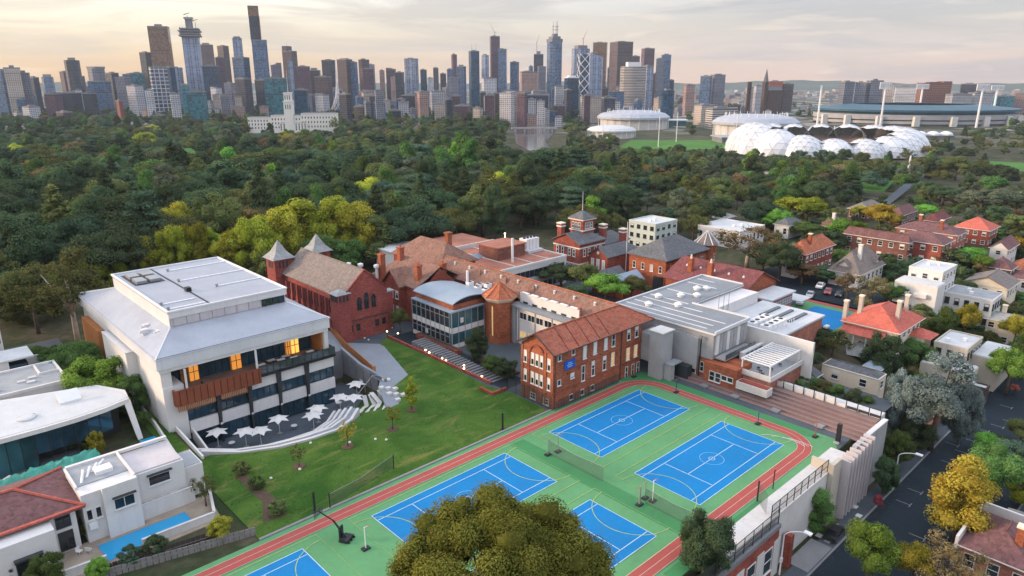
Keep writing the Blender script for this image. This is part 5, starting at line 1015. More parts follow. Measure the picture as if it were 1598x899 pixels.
# ================================================================ old brick house between chapel and glass block
H=T('brick_building','old red brick gabled house with tall chimneys beside the chapel','building',(93,137,0))
H.part('wall',Mb().box(90.5,104,128.5,146,0,9.0),'brick_red');H.part('roof',Mb().gable(89.9,104.6,128.0,146.6,8.9,13.0,'y',hip0=0,hip1=4),'tile_brown')
H.part('gable_wall',Mb().add([(93.0,128.3,8.8),(101.5,128.3,8.8),(97.25,128.3,12.4),(93.0,128.5,8.8),(101.5,128.5,8.8),(97.25,128.5,12.4)],[(0,1,2),(5,4,3)]),'brick_red')
H.part('cross_gable',Mb().gable(88.4,97.2,132.5,140,8.6,12.2,'x',hip1=4),'tile_brown');H.part('bay',Mb().box(88.9,90.45,133.0,139.5,0,8.6).add([(88.95,133,8.6),(88.95,139.5,8.6),(88.95,136.25,11.8)],[(0,2,1)]),'brick_red')
for u,v,h in ((89.8,141.5,14.5),(92.5,130.5,13.4),(96,142.5,15.0),(98.8,129.2,13.0)):ch=H.part('chimney',Mb().box(u-.65,u+.65,v-.65,v+.65,7,h),'brick_orange');H.part('chimney_cap',Mb().box(u-.8,u+.8,v-.8,v+.8,h,h+.35),'brick_orange',ch);H.part('chimney_pot',Mb().lathe(u,v,[(.25,h+.36),(.18,h+1.0)],8),'tile_orange',ch)
for z in (1.6,5.4):
 for v in (134.2,136.3,138.3):window(H,'x',88.9,v,z,1.1,2.0,'frame_white','glass_dark',1,2,blind=.3)
 for u in (92.0,94.5,97.0,99.5):window(H,'y',128.5,u,z,1.2,2.0,'frame_white','glass_dark',2,2)
H2=T('brick_building','tall hipped brown-tiled roof rising behind the gabled brick house','building',(109,147,0));H2.part('wall',Mb().box(104.2,115.5,137,158,0,10),'brick_red');H2.part('roof',Mb().gable(103.6,116.2,136.4,158.6,9.9,14.5,'y',hip0=5.5,hip1=5.5),'tile_brown');ch=H2.part('chimney',Mb().box(113.6,115,146,147.4,9,15.4),'brick_orange');H2.part('chimney_cap',Mb().box(113.4,115.2,145.8,147.6,15.4,15.8),'brick_orange',ch)
# ================================================================ glazed classroom block with a curved roof
G_=T('classroom_block','two-storey glazed classroom block with curved blue-grey roof','building',(92,118,0))
G_.part('wall',Mb().box(87.6,98.2,111.4,124.8,0,9.7),'brick_orange')
n=12;prof=[(87.2+11.4*i/n,9.75+1.05*math.sin(math.pi*(i/n)**.8)) for i in range(n+1)];b=Mb()
for y,t_ in ((111.0,0),(125.2,0)):pass
vs=[(u,111.0,z) for u,z in prof]+[(u,125.2,z) for u,z in prof]+[(u,111.0,z-.2) for u,z in prof]+[(u,125.2,z-.2) for u,z in prof];m_=n+1
b.add(vs,[(i,i+1,m_+i+1,m_+i) for i in range(n)]+[(2*m_+i+1,2*m_+i,3*m_+i,3*m_+i+1) for i in range(n)]+[(i+1,i,2*m_+i,2*m_+i+1) for i in range(n)]+[(m_+i,m_+i+1,3*m_+i+1,3*m_+i) for i in range(n)]+[(0,m_,3*m_,2*m_),(n,2*m_+n,3*m_+n,m_+n)])
G_.part('curved_roof',b,'zinc');G_.part('roof_end',Mb().add([(u,111.2,z-.22) for u,z in prof]+[(98.6,111.2,9.6),(87.2,111.2,9.6)],[tuple(range(n+3))]),'steel_dark')
G_.part('canopy',Mb().box(86.2,87.55,111.0,124.7,8.1,8.4).box(86.2,95.6,110.3,111.0-.001,8.1,8.4),'zinc')
for z0,z1 in ((-.05,.9),(3.4,4.6)):
 for k in range(8):v=111.4+k*1.675;G_.part('spandrel',Mb().box(86.5,87.58,v+.04,v+1.64,z0,z1),'panel_white')
 for k in range(5):u=86.5+k*1.8;G_.part('spandrel',Mb().box(u+.04,u+1.76,110.6,111.38,z0,z1),'panel_white')
for z0,z1 in ((.9,3.4),(4.6,8.1)):
 for k in range(8):v=111.4+k*1.675;w_=G_.part('window',Mb().box(86.62,87.5,v+.04,v+1.64,z0+.02,z1-.02),'glass_dark');G_.part('transom',Mb().box(86.5,86.61,v+.04,v+1.64,z0+(z1-z0)*.62,z0+(z1-z0)*.62+.1),'frame_grey',w_)
 for k in range(5):u=86.5+k*1.8;G_.part('window',Mb().box(u+.04,u+1.76,110.72,111.3,z0+.02,z1-.02),'glass_teal')
for k in range(9):v=111.4+k*1.675;G_.part('mullion',Mb().box(86.42,86.6,v-.05,v+.04,0,8.1),'frame_grey')
for k in range(6):u=86.5+k*1.8;G_.part('mullion',Mb().box(u-.05,u+.04,110.5,110.7,0,8.1),'frame_grey')
G_.part('notice',Mb().box(88.9,89.7,110.6,110.71,5.4,6.5),'render_white');G_.part('notice',Mb().box(86.5,86.61,119.2,120.1,1.4,2.5),'render_white')
# rooftop plant behind it
rp=T('roof_plant','cluster of white air-conditioning units behind the curved roof','air conditioner',(100,116,8.5));rp.part('platform',Mb().box(98.4,102.5,110.5,122,8.2,8.5),'flat_roof_grey')
for k in range(7):u,v=98.9+(k % 2)*1.8,111.3+k*1.4;un=rp.part('unit',Mb().box(u,u+1.5,v,v+1.2,8.5,9.9+.5*(k % 3==0)),'steel_white');rp.part('fan_grille',Mb().lathe(u+.75,v+.6,[(.45,9.92+.5*(k % 3==0)),(.45,9.98+.5*(k % 3==0))],10),'steel_dark',un);rp.part('side_grille',Mb().box(u-.03,u-.002,v+.15,v+1.05,8.8,9.6),'steel_dark',un)
rp.part('flue',Mb().tube((99.2,120.6,8.5),(99.2,120.6,13.0),.32,.28,8),'steel_white')
# ================================================================ octagonal turret
O=T('turret','octagonal orange brick turret with a red tiled cap','tower',(98,108.3,0));a8=math.pi/8
O.part('wall',Mb().lathe(98,108.3,[(3.2,0),(3.2,9.6)],8),'brick_orange');O.part('cornice',Mb().lathe(98,108.3,[(3.3,9.3),(3.9,10.0),(3.9,10.2),(3.2,10.2)],8),'render_cream');O.part('roof',Mb().lathe(98,108.3,[(4.0,10.2),(2.0,11.5),(.08,13.2)],8),'tile_orange');O.part('finial',Mb().tube((98,108.3,13.1),(98,108.3,14.0),.1,.03,6),'tile_orange')
for k in range(8):a=k*math.pi/4;O.part('hip_tile',Mb().tube((98+4.0*math.cos(a),108.3+4.0*math.sin(a),10.25),(98,108.3,13.25),.1,.08,4),'tile_orange')
O.part('slit_window',Mb().box(94.75,94.85,106.9,107.25,2,8.6),'glass_warm')
# ================================================================ long brown-roofed wing
L_=T('brick_wing','long brick wing under a continuous brown tiled roof','building',(106,110,0))
L_.part('wall',Mb().box(102.6,109.2,84.5,137,0,9.3),'brick_red');L_.part('roof',Mb().gable(101.6,110.2,82.5,137,9.2,12.4,'y'),'tile_brown');L_.part('ridge',Mb().tube((105.9,82.5,12.5),(105.9,137,12.5),.13,.13,5),'tile_orange')
for k in range(9):v=87+k*5.6;L_.part('roof_vent',Mb().lathe(104.6,v,[(.25,11.3),(.25,11.9),(.32,12.0),(.05,12.2)],8),'render_white')
for k in range(14):window(L_,'x',102.6,108+k*2,5.4,1.1,2.2,'frame_white','glass_dark',1,2)
for k in range(3):L_.part('gablet',Mb().pyramid(104.2,104+k*9,1.1,10.6,12.2,4),'tile_brown')
# ================================================================ white two-storey wing
Wg=T('classroom_wing','white two-storey classroom wing with strip windows and roof screen','building',(101,96,0))
Wg.part('wall',Mb().box(99.4,102.58,86.2,106.0,0,8.3),'panel_white');Wg.part('roof',Mb().box(98.6,103.2,85.8,106.2,8.32,8.6),'roof_grey');Wg.part('end_bay',Mb().box(98.9,99.38,104.3,106.0,0,8.2),'frame_grey')
for z,pn in ((1.6,'glass_warm'),(5.8,'glass_dark')):
 for k in range(7):window(Wg,'x',99.4,87.6+k*2.45,z,2.1,1.5,'frame_white',pn if (z>3 or k>3) else 'glass_dark',2,1,sill=True,fr=.07)
for k in range(4):Wg.part('downpipe',Mb().tube((99.3,88.9+k*4.9,0),(99.3,88.9+k*4.9,8.3),.06,.06,6),'steel_dark')
Sc=Wg.part('roof_screen',Mb().box(101.2,101.4,88.2,105.2,8.65,10.9),'render_white')
for k in range(6):Wg.part('screen_gap',Mb().box(101.12,101.19,88.8+k*2.8,90.2+k*2.8,8.7,9.1),'frame_dark',Sc);Wg.part('screen_cap',Mb().box(101.0,101.6,88.6+k*2.8,90.6+k*2.8,10.9,11.1),'steel_white',Sc)
Wg.part('roof_cowl',Mb().lathe(101.8,88.6,[(.5,8.6),(.5,11.2),(.2,11.4)],8),'brick_pink')
# ================================================================ red brick block with a tiled roof (nearest the courts)
D=T('brick_block','three-storey red brick block with terracotta roof nearest the courts','building',(94,80,-.5))
u0,u1,v0,v1=81.6,106.3,76.5,84.4;ez=10.4
b=Mb();b.add([(u0,v0,-.6),(u0,v1,-.6),(u0,v0,ez),(u0,v1,ez),(u0,(v0+v1)/2,12.8),(u1,v0,-.6),(u1,v1,-.6),(u1,v0,ez),(u1,v1,ez)],[(1,0,2,4,3),(0,5,7,2),(6,1,3,8),(5,6,8,7),(2,7,8,3)])
D.part('wall',b,'brick_orange');rf=D.part('roof',Mb().gable(80.8,109.0,75.7,85.2,10.35,13.1,'x',hip1=5.0),'tile_red')
D.part('ridge',Mb().tube((80.8,80.45,13.2),(104,80.45,13.2),.14,.14,5),'tile_orange',rf);D.part('hip_tile',Mb().tube((104,80.45,13.2),(109,75.7,10.45),.12,.12,5),'tile_orange',rf)
for u in (84.5,87.2,90,92.8,95.6):D.part('tile_seam',Mb().tube((u,75.75,10.45),(u+1.2,80.4,13.12),.06,.06,4),'tile_maroon',rf)
D.part('bargeboard',Mb().tube((80.8,75.7,10.3),(80.8,80.45,13.05),.16,.16,4).tube((80.8,80.45,13.05),(80.8,85.2,10.3),.16,.16,4),'brick_dark',rf);D.part('gutter',Mb().tube((80.8,75.65,10.25),(109,75.65,10.25),.11,.11,6),'brick_dark',rf)
# gable face: recessed arched bay and brick piers
for v in (76.75,78.4,82.5,84.15):D.part('pier',Mb().box(u0-.14,u0-.001,v-.25,v+.25,-.6,10.0),'brick_orange')
arch=[(u0-.1,80.45+1.75*math.cos(t),9.0+1.75*math.sin(t)) for t in np.linspace(0,math.pi,13)];b=Mb()
for i in range(12):b.tube(arch[i],arch[i+1],.14,.14,4)
D.part('arch',b,'brick_red');D.part('string_course',Mb().box(u0-.2,u0-.145,v0-.2,v1+.1,2.7,2.95),'brick_red');D.part('string_course',Mb().box(u0-.2,u1,v0-.14,v0-.001,2.7,2.95),'brick_red');D.part('string_course',Mb().box(u0,u1,v0-.1,v0-.001,6.25,6.4),'brick_red')
for z in (3.2,6.8):
 for v in (77.55,79.35,80.45,81.55,83.35):window(D,'x',u0,v,z,.78,2.3,'frame_white','glass_dark',1,2,blind=.5)
for v in (78.2,81.4):window(D,'x',u0,v,.3,1.3,1.2,'frame_white','glass_dark',2,2)
for u,z,w,h,bl in ((83.0,8.6,.85,1.1,0),(86.5,8.8,.85,1.0,0),(83.0,4.0,.85,1.1,0),(86.4,4.4,.95,1.0,.8),(89.3,3.0,.85,3.0,0),(92.0,3.2,.85,2.9,.3),(95.2,3.4,.95,2.8,.3),(97.6,3.6,.95,2.7,0),(89.6,7.2,.95,2.9,.98),(92.4,7.3,.95,2.8,.98),(95.4,7.4,.95,2.6,.98),(97.6,7.4,.95,2.6,0),(102.2,7.5,1.0,2.4,.4),(104.6,7.5,1.0,2.4,.4)):
 window(D,'y',v0,u,z,w,h,'frame_white','glass_warm' if abs(u-97.6)<.1 and z<5 else 'glass_dark',1,2 if h>1.5 else 1,blind=bl)
for u in (102.2,104.6):window(D,'y',v0,u,3.4,1.05,2.5,'frame_white','glass_warm',1,2)
for u in (102.0,104.0,105.6):window(D,'y',v0,u,-.3,.8,2.4,'frame_white','glass_dark',1,2,sill=False)
for u in (86.2,89.2,92.0):window(D,'y',v0,u,.3,.9,1.1,'frame_white','glass_dark',1,1)
D.part('downpipe',Mb().tube((100,v0-.12,-.4),(100,v0-.12,10.2),.1,.1,6),'brick_dark');D.part('downpipe',Mb().tube((u0+.3,v0-.12,-.4),(u0+.3,v0-.12,10.2),.07,.07,6),'brick_dark')
sg=D.part('sign',Mb().box(84.2,87.0,v0-.14,v0-.04,6.5,8.1),'sign_blue',label='blue wall sign with small white lettering') if mat('sign_blue',(0.01,0.10,0.45),.5,.08) else None
for k,(w,z) in enumerate(((.9,7.55),(1.5,7.2),(1.1,6.85))):D.part('sign_lettering',Mb().box(85.6-w/2,85.6+w/2,v0-.16,v0-.145,z,z+.12),'sign_text',sg) if mat('sign_text',(0.45,0.6,0.85),.6,.05) else None
for u,z in ((88.2,5.7),(91.2,5.6),(94.0,6.7),(85.2,5.5),(98.8,5.5)):D.part('wall_vent',Mb().box(u-.15,u+.15,v0-.06,v0-.001,z,z+.25),'brick_dark')
fc=T('area_fence','dark iron fence standing below the red brick block facade','fence',(90,75.9,0))
for k in range(24):fc.part('post',Mb().tube((82.2+k*.72,75.75+.0*k,0),(82.2+k*.72,75.75,1.7),.03,.03,4),'steel_dark')
fc.part('rail',Mb().tube((82.2,75.75,1.7),(98.8,75.75,1.7),.03).tube((82.2,75.75,.3),(98.8,75.75,.3),.03),'steel_dark');fc.part('mesh',Mb().add([(81.0,75.7,0),(98.8,75.7,0),(98.8,75.7,1.7),(81.0,75.7,1.7)],[(0,1,2,3)]),'netting')
fc=T('area_fence','tall dark wire fence between the lawn corner and the brick block','fence',(80.8,82,0))
for k in range(6):fc.part('post',Mb().tube((81.1,76.5+k*2.2,0),(81.1,76.5+k*2.2,2.6),.05,.05,6),'steel_dark')
fc.part('mesh',Mb().add([(81.1,76.5,0),(81.1,87.5,0),(81.1,87.5,2.6),(81.1,76.5,2.6)],[(0,1,2,3)]),'netting')
# ================================================================ grey sports hall
S=T('sports_hall','grey sports hall with a broad ribbed metal roof and brick base','building',(125,76,0))
S.part('wall',Mb().box(111.4,123.2,63.9,76.9,4.6,9.6).box(111.4,144.2,76.91,87.0,0,9.6),'concrete');S.part('base',Mb().box(111.6,123.0,64.1,76.85,0,4.59),'brick_orange');S.part('lower_wall',Mb().box(110.9,111.38,66.8,77,1.9,8.4),'concrete')
S.part('fascia',Mb().box(110.9,144.6,76.6,87.4,9.61,9.9).box(110.9,123.7,63.4,76.59,9.61,9.9),'metal_pale')
rf=S.part('roof',Mb().box(111.1,144.4,76.61,87.2,9.91,10.05).box(111.1,123.5,63.6,76.6,9.91,10.05),'roof_grey')
for u,a,b_ in ((112.3,66,87),(114.5,66,86.8),(117.2,65,86.8),(120.2,72,86.8),(122.8,77,86.6),(129,79,86.5),(137,79,86.5),(141,82,86.5)):S.part('roof_strip',Mb().box(u-.14,u+.14,a,b_,10.055,10.12),'metal_pale',rf)
for u,v in ((115.8,82),(119.8,77.5),(126,81),(128.5,78.6),(133,81.5),(134.5,80),(122,84)):k_=S.part('roof_ventilator',Mb().lathe(u,v,[(.7,10.06),(.7,10.5),(.9,10.6),(.3,11.0)],10),'steel_white',rf)
for a,b_,c_,d_ in ((111.0,144.5,87.2,87.5),(144.3,144.6,76.7,87.19),(123.5,123.8,63.5,76.6),(111.0,123.49,63.3,63.59)):S.part('parapet',Mb().box(a,b_,c_,d_,9.9,10.35),'metal_pale',rf)
S.part('upper_box',Mb().box(124.2,144.1,72.6,76.9,0,9.2),'panel_white');S.part('mast',Mb().tube((127,72.4,8),(127,72.4,12.5),.06).tube((129,72.4,8),(129,72.4,12.2),.06).tube((131,72.4,8),(131,72.4,12.0),.06),'steel')
for k in range(7):v=68.6+k*1.2;
gl=S.part('window',Mb().box(111.3,111.39,67.0,76.6,.0,1.88),'glass_dark')
for k in range(7):S.part('mullion',Mb().box(111.2,111.29,67.0+k*1.58,67.14+k*1.58,0,1.88),'frame_white',gl)
S.part('transom',Mb().box(111.15,111.19,67.0,76.6,.9,1.0),'frame_white',gl)
for k in range(2):window(S,'x',111.6,65.5-.0+k*.9-.4,1.6,.85,2.0,'frame_white','glass_dark',1,2)
S.part('brick_bay',Mb().box(110.6,116,58.2,65.0,0,4.4),'brick_orange')
for k in range(4):window(S,'x',110.6,59.4+k*1.25,1.7 if k<2 else .9,1.15,1.0 if k<2 else 1.9,'frame_white','glass_dark',1,1 if k<2 else 2)
S.part('downpipe',Mb().box(110.7,110.85,66.0,66.2,0,8.8),'steel_dark');S.part('rain_head',Mb().box(110.5,110.86,65.9,66.4,8.4,9.0),'steel')
for k in range(9):u=112.0+k*1.25;S.part('cladding_panel',Mb().box(u,u+1.1,63.62,63.88,5.4,9.3),'concrete' if k % 3 else 'render_white');S.part('slot',Mb().box(u+1.12,u+1.24,63.75,63.89,5.4,9.3),'frame_dark')
S.part('balcony',Mb().box(112,122.8,61.5,63.6,4.8,5.1),'concrete');S.part('balcony_rail',Mb().box(112,122.8,61.4,61.5,5.1,6.1),'glass_rail')
S.part('lift_shaft',Mb().box(105.4,108.8,71.0,73.9,-.1,9.3),'concrete');S.part('lift_cap',Mb().box(105.2,109.0,70.8,74.1,9.3,9.5),'concrete_pale');S.part('link',Mb().box(106.5,111.3,74.0,77.0,2.5,8.0),'concrete');S.part('entry_hood',Mb().box(106.2,109.5,69.0,70.9,3.2,3.4),'frame_grey');S.part('entry_screen',Mb().box(106.4,107.6,69.4,70.9,0,3.1),'concrete')
S.part('entry_recess',Mb().box(109.2,110.8,67.6,70.8,0,2.6),'frame_dark')
# white wing beyond with roof terrace and pergola
P_=T('terrace_wing','white walled wing with brick base and roof terrace beside the stepped seating','building',(118,57,0))
P_.part('base',Mb().box(112.6,124.8,52.8,58.1,0,3.0),'brick_pink');P_.part('base',Mb().box(116.1,124.8,58.11,63.3,0,3.2),'concrete');P_.part('deck',Mb().box(112.4,124.8,52.6,61.4,3.21,3.4),'flat_roof_grey')
P_.part('rear_wall',Mb().box(124.82,125.4,51.0,66,-2,8.0),'render_white');P_.part('parapet',Mb().box(112.4,112.6,52.6,58.6,3.4,4.3),'concrete_pale');P_.part('parapet',Mb().box(112.61,124.8,52.5,52.7,3.4,4.3),'concrete_pale');P_.part('inner_wall',Mb().box(117,124.8,60.6,61.4,3.4,5.4),'render_white')
for k in range(4):window(P_,'y',60.6,118.5+k*1.6,3.5,1.3,1.7,'frame_grey','glass_dark',sill=False)
pg=T('pergola','white steel pergola of parallel beams over the roof terrace','pergola',(117,56,3.4))
for u,v in ((113,53.2),(124,53.2),(113,58.6),(124,58.6)):pg.part('post',Mb().box(u-.1,u+.1,v-.1,v+.1,3.4,6.0),'steel_white')
for v in (53.2,58.6):pg.part('edge_beam',Mb().box(112.6,124.4,v-.12,v+.12,6.0,6.25),'steel_white')
for k in range(12):u=112.9+k*1.0;pg.part('slat',Mb().box(u-.16,u+.16,53.35,58.45,6.05,6.2),'steel_white')
for k in range(9):bn=T('stool','small dark stool under the white pergola','stool',(114+k*1.1,55+(k % 3),3.4),'stools under the pergola');u,v=114+k*1.1,55+(k % 3);bn.part('seat',Mb().box(u-.25,u+.25,v-.25,v+.25,3.8,3.9),'frame_dark');bn.part('legs',Mb().box(u-.2,u+.2,v-.2,v+.2,3.4,3.8),'steel')
P_.part('low_box',Mb().box(110.2,112.2,52.0,58.0,1.2,2.6),'concrete_pale');P_.part('box_bed',Mb().box(110.4,112.0,52.2,57.8,2.6,2.64),'brick_red')
Q_=T('service_block','white roofed service block with air-conditioning plant behind the hall','building',(135,66,0));Q_.part('wall',Mb().box(126,146,58.5,72.4,-2,6.4),'brick_pink');Q_.part('roof',Mb().box(125.6,146.4,58.2,72.5,6.4,6.8),'flat_roof_pale');Q_.part('frame',Mb().box(125.5,126,58.0,58.5,-2,7.4).box(146.0,147.6,57.4,58.2,1.2,1.6).box(146.0,147.6,57.4,58.2,4.0,4.4),'render_white')
for k in range(8):u,v=127+(k % 4)*2.0,61+(k//4)*3;un=Q_.part('plant_unit',Mb().box(u,u+1.5,v,v+2.0,6.8,8.0),'steel_white');Q_.part('fan_grille',Mb().lathe(u+.75,v+1,[(.5,8.01),(.5,8.06)],10),'steel_dark',un)
for k in range(3):Q_.part('skylight',Mb().box(136,144,61+k*3,61.8+k*3,6.8,7.1),'glass_dark')
for k in range(10):Q_.part('guard_rail',Mb().tube((126.5+k,60.0,6.8),(126.5+k,60.0,8.2),.05),'steel_white')
# ================================================================ more of the school, beyond the long wing
def uvz(p,z):return at(p[0],p[1],z)
F_=T('flat_roofed_block','long low white block with terracotta-coloured flat roofs behind the brown wing','building',(135,145,0))
F_.part('wall',Mb().box(116.5,142,129.0,155,0,7.6),'concrete_pale');F_.part('wall',Mb().box(122,138,155.01,170,0,8.4),'concrete_pale')
F_.part('flat_roof',Mb().box(116.9,141.6,129.4,154.7,7.61,7.8),'roof_flat_terracotta');F_.part('flat_roof',Mb().box(122.3,137.7,155.3,169.7,8.41,8.6),'roof_flat_terracotta')
for a,b_,c_,d_,z in ((116.4,116.85,128.9,155.0,7.6),(116.86,142.1,128.9,129.35,7.6),(141.65,142.1,129.4,155,7.6),(121.9,122.3,155.0,170.1,8.4),(122.31,138,155,155.3,8.4)):F_.part('parapet',Mb().box(a,b_,c_,d_,z,z+.5),'render_white')
for k in range(4):F_.part('roof_divider',Mb().box(117+k*6.2,117.2+k*6.2,129.5,154.6,7.81,8.0),'render_white')
for k in range(14):window(F_,'y',129.0,118.2+k*1.7,4.3,1.55,1.9,'frame_dark','glass_dark',1,1,sill=False)
for k in range(12):window(F_,'y',129.0,118.4+k*1.9,.6,1.5,1.8,'frame_grey','glass_blue',1,1,sill=False)
F_.part('lift_room',Mb().box(124,134,137.5,145.5,7.8,11.2),'brick_brown');F_.part('lift_room_roof',Mb().box(123.6,134.4,137.1,145.9,11.2,11.5),'roof_flat_terracotta');F_.part('flue',Mb().tube((126,134,7.8),(126,134,14.4),.35,.35,8),'steel_white');F_.part('skylight',Mb().gable(119,124,143,147,7.9,8.8,'x',hip0=.3,hip1=.3),'zinc')
for k in range(4):un=F_.part('plant_unit',Mb().box(136.2+k*1.3,137.3+k*1.3,139,142,8.6,11.6),'steel_white');F_.part('vent_mouth',Mb().lathe(136.75+k*1.3,140.5,[(.4,11.6),(.4,12.1)],8),'steel_dark',un)
F_.part('plant_platform',Mb().box(135.5,141.5,137.5,143.5,7.9,8.58),'flat_roof_pale');F_.part('roof_lamp',Mb().lathe(138,150,[(.1,8),(.1,11.2),(.25,11.4),(.1,11.6)],8),'lamp_glow')
E_=T('low_block','low white-roofed annex with orange roof at the far left of the flat roofs','building',(117,168,0));E_.part('wall',Mb().box(110,121.5,160,176,0,7),'render_white');E_.part('roof',Mb().box(109.6,121.8,159.6,176.4,7.0,7.4),'flat_roof_pale')
# villa with an Italianate tower
V=T('brick_villa','ornate red brick villa with square tower and slate roofs','building',(150,130,0))
V.part('wall',Mb().box(146.5,157.5,128.2,138.2,0,10.6),'brick_red');V.part('roof',Mb().gable(145.9,158.1,127.6,138.8,10.5,13.0,'x',hip0=0,hip1=4),'slate');V.part('gable_wall',Mb().add([(146.48,128.2,10.6),(146.48,138.2,10.6),(146.48,133.2,12.8)],[(0,2,1)]),'brick_red')
tw=V.part('tower',Mb().box(151.5,156.5,131.5,136.5,10,16.4),'brick_red');V.part('tower_roof',Mb().pyramid(154,134,4.4,16.4,18.6,4),'slate',tw);V.part('flagpole',Mb().tube((154,134,18.3),(154,134,24),.1,.05,6),'steel_white',tw)
V.part('tower_band',Mb().box(151.3,156.7,131.3,136.7,12.9,13.2),'render_white',tw);V.part('tower_band',Mb().box(151.1,156.9,131.1,136.9,16.0,16.38),'render_cream',tw)
for a in (132.9,134.1,135.3):window(V,'x',151.5,a,13.5,.85,1.9,'frame_white','glass_dark',1,2,fr=.14)
for a in (152.8,154,155.2):window(V,'y',131.5,a,13.5,.85,1.9,'frame_white','glass_dark',1,2,fr=.14)
for z in (2.0,6.6):
 for a in (130.2,132.0,134.6,136.6):window(V,'x',146.5,a,z,1.0,2.2,'frame_white','glass_dark',1,2,fr=.16)
 for a in (148.6,150.6,153.4,155.6):window(V,'y',128.2,a,z,1.0,2.2,'frame_white','glass_dark',1,2,fr=.16)
 V.part('string_course',Mb().box(146.35,157.6,128.05,128.19,z+2.4,z+2.75),'render_white');V.part('string_course',Mb().box(146.35,146.49,128.2,138.3,z+2.4,z+2.75),'render_white')
for u,v,h in ((148.2,137.0,15.0),(160.0,131.0,13.8),(163.8,126.5,12.6)):ch=V.part('chimney',Mb().box(u-.8,u+.8,v-.8,v+.8,6,h),'brick_red');V.part('chimney_band',Mb().box(u-.95,u+.95,v-.95,v+.95,h-.9,h-.5),'render_white',ch);V.part('chimney_cap',Mb().box(u-1.0,u+1.0,v-1.0,v+1.0,h,h+.3),'render_cream',ch)
V.part('rear_wing',Mb().box(150.5,165,121.2,128.19,0,7.4),'brick_red');V.part('rear_roof',Mb().gable(150,165.6,120.7,128.1,7.3,9.8,'x',hip1=3.5),'slate');V.part('rear_gable',Mb().add([(150.48,121.2,7.4),(150.48,128.1,7.4),(150.48,124.6,9.6)],[(0,2,1)]),'brick_red');V.part('round_window',Mb().tube((150.3,124.6,8.0),(150.47,124.6,8.0),.45,.45,12),'render_white')
for a in (122.6,124.6,126.6):window(V,'x',150.5,a,3.4,1.1,2.8,'frame_white','glass_white',1,2,fr=.2)
V.part('side_roof',Mb().gable(158,170,128.3,137,8.6,11.2,'x',hip1=4),'slate');V.part('side_wing',Mb().box(158,169.5,128.8,136.5,0,8.6),'brick_red')
A_=T('slate_roofed_annex','low annex of blue-grey slate gables below the villa','building',(146,113,0));A_.part('wall',Mb().box(141,149,108,118.5,0,4.2),'brick_red')
for k,(v0,v1,m_) in enumerate(((113.5,119,'slate'),(107.6,113.2,'zinc'))):A_.part('roof',Mb().gable(140,149.6,v0,v1,4.1,6.2,'x'),m_);A_.part('gable_wall',Mb().add([(140.9,v0+.3,4.1),(140.9,v1-.3,4.1),(140.9,(v0+v1)/2,6.0)],[(0,2,1)]),'brick_red')
# hipped slate block with a round turret
K_=T('slate_roofed_block','brick block under a broad grey hipped slate roof','building',(162,108,0))
K_.part('wall',Mb().box(154.2,174.0,104.4,116.5,0,9.0),'brick_orange');K_.part('roof',Mb().gable(153.4,174.6,103.6,117.2,8.9,13.2,'x',hip0=7,hip1=7),'slate');K_.part('eaves_band',Mb().box(154.0,174.1,104.2,104.39,8.0,8.85),'brick_dark')
for k in range(6):window(K_,'y',104.4,157+k*2.9,5.2,1.3,1.9,'frame_white','glass_dark',2,2)
for k in range(4):window(K_,'x',154.2,106+k*2.9,5.0,1.0,1.9,'frame_white','glass_white' if k==1 else 'glass_dark',1,2)
K_.part('arch',Mb().box(153.9,154.19,105,108,0,4),'frame_dark')
Y_=T('round_turret','round brick turret with a ribbed conical roof','tower',(178,107,0));Y_.part('wall',Mb().lathe(178,107,[(3.0,0),(3.0,9.6)],18),'brick_orange',smooth=False);rf=Y_.part('roof',Mb().lathe(178,107,[(3.7,9.5),(1.8,11.4),(.06,13.2)],18),'slate_brown')
for k in range(9):a=k*6.283/9;Y_.part('rib',Mb().tube((178+3.7*math.cos(a),107+3.7*math.sin(a),9.6),(178,107,13.25),.16,.08,4),'metal_pale',rf)
window(Y_,'y',104.05,177.6,5.0,.7,2.0,'frame_white','glass_dark',1,2)
fpole=solo('flagpole',Mb().tube((158,120.5,0),(158,120.5,16.5),.14,.07,8),'steel_white','tall white pole standing left of the slate-roofed block','flagpole',(158,120.5,0))
# long maroon roof
M_=T('maroon_roofed_hall','long brick hall under a dull maroon tiled roof','building',(157,90,0));M_.part('wall',Mb().box(149.5,166.5,79.5,101,0,6.2),'brick_orange');M_.part('roof',Mb().gable(148.6,167.2,78.6,101.6,6.1,10.2,'y',hip0=0,hip1=0),'tile_maroon');M_.part('gable_wall',Mb().add([(149.6,79.5,6.2),(166.4,79.5,6.2),(158,79.5,9.9)],[(0,1,2)]),'brick_orange');M_.part('gable_wall',Mb().add([(149.6,101,6.2),(166.4,101,6.2),(158,101,9.9)],[(0,2,1)]),'brick_orange')
for u,v in ((152.6,90),(153,96)):ch=M_.part('chimney',Mb().box(u-.6,u+.6,v-.6,v+.6,6,11.2),'brick_orange');M_.part('chimney_pot',Mb().lathe(u,v,[(.3,11.2),(.2,12.2)],8),'render_cream',ch)
for k in range(5):M_.part('roof_vent',Mb().lathe(154.5,82+k*4,[(.3,8.0),(.3,8.9),(.05,9.2)],8),'render_white')
for k in range(6):window(M_,'x',149.5,82+k*3.2,2.2,1.3,2.0,'frame_white','glass_dark',2,2)
N_=T('brick_annex','small brick annex with white gridded windows beside the blue court','building',(158,77,0));N_.part('wall',Mb().box(152.5,163.5,73.5,78.5,-2.2,5.0),'brick_pink');N_.part('roof',Mb().box(152.0,164.2,73.0,79,5.0,5.4),'flat_roof_pale');N_.part('awning',Mb().box(164.3,170,71.5,77,2.6,2.8),'flat_roof_pale')
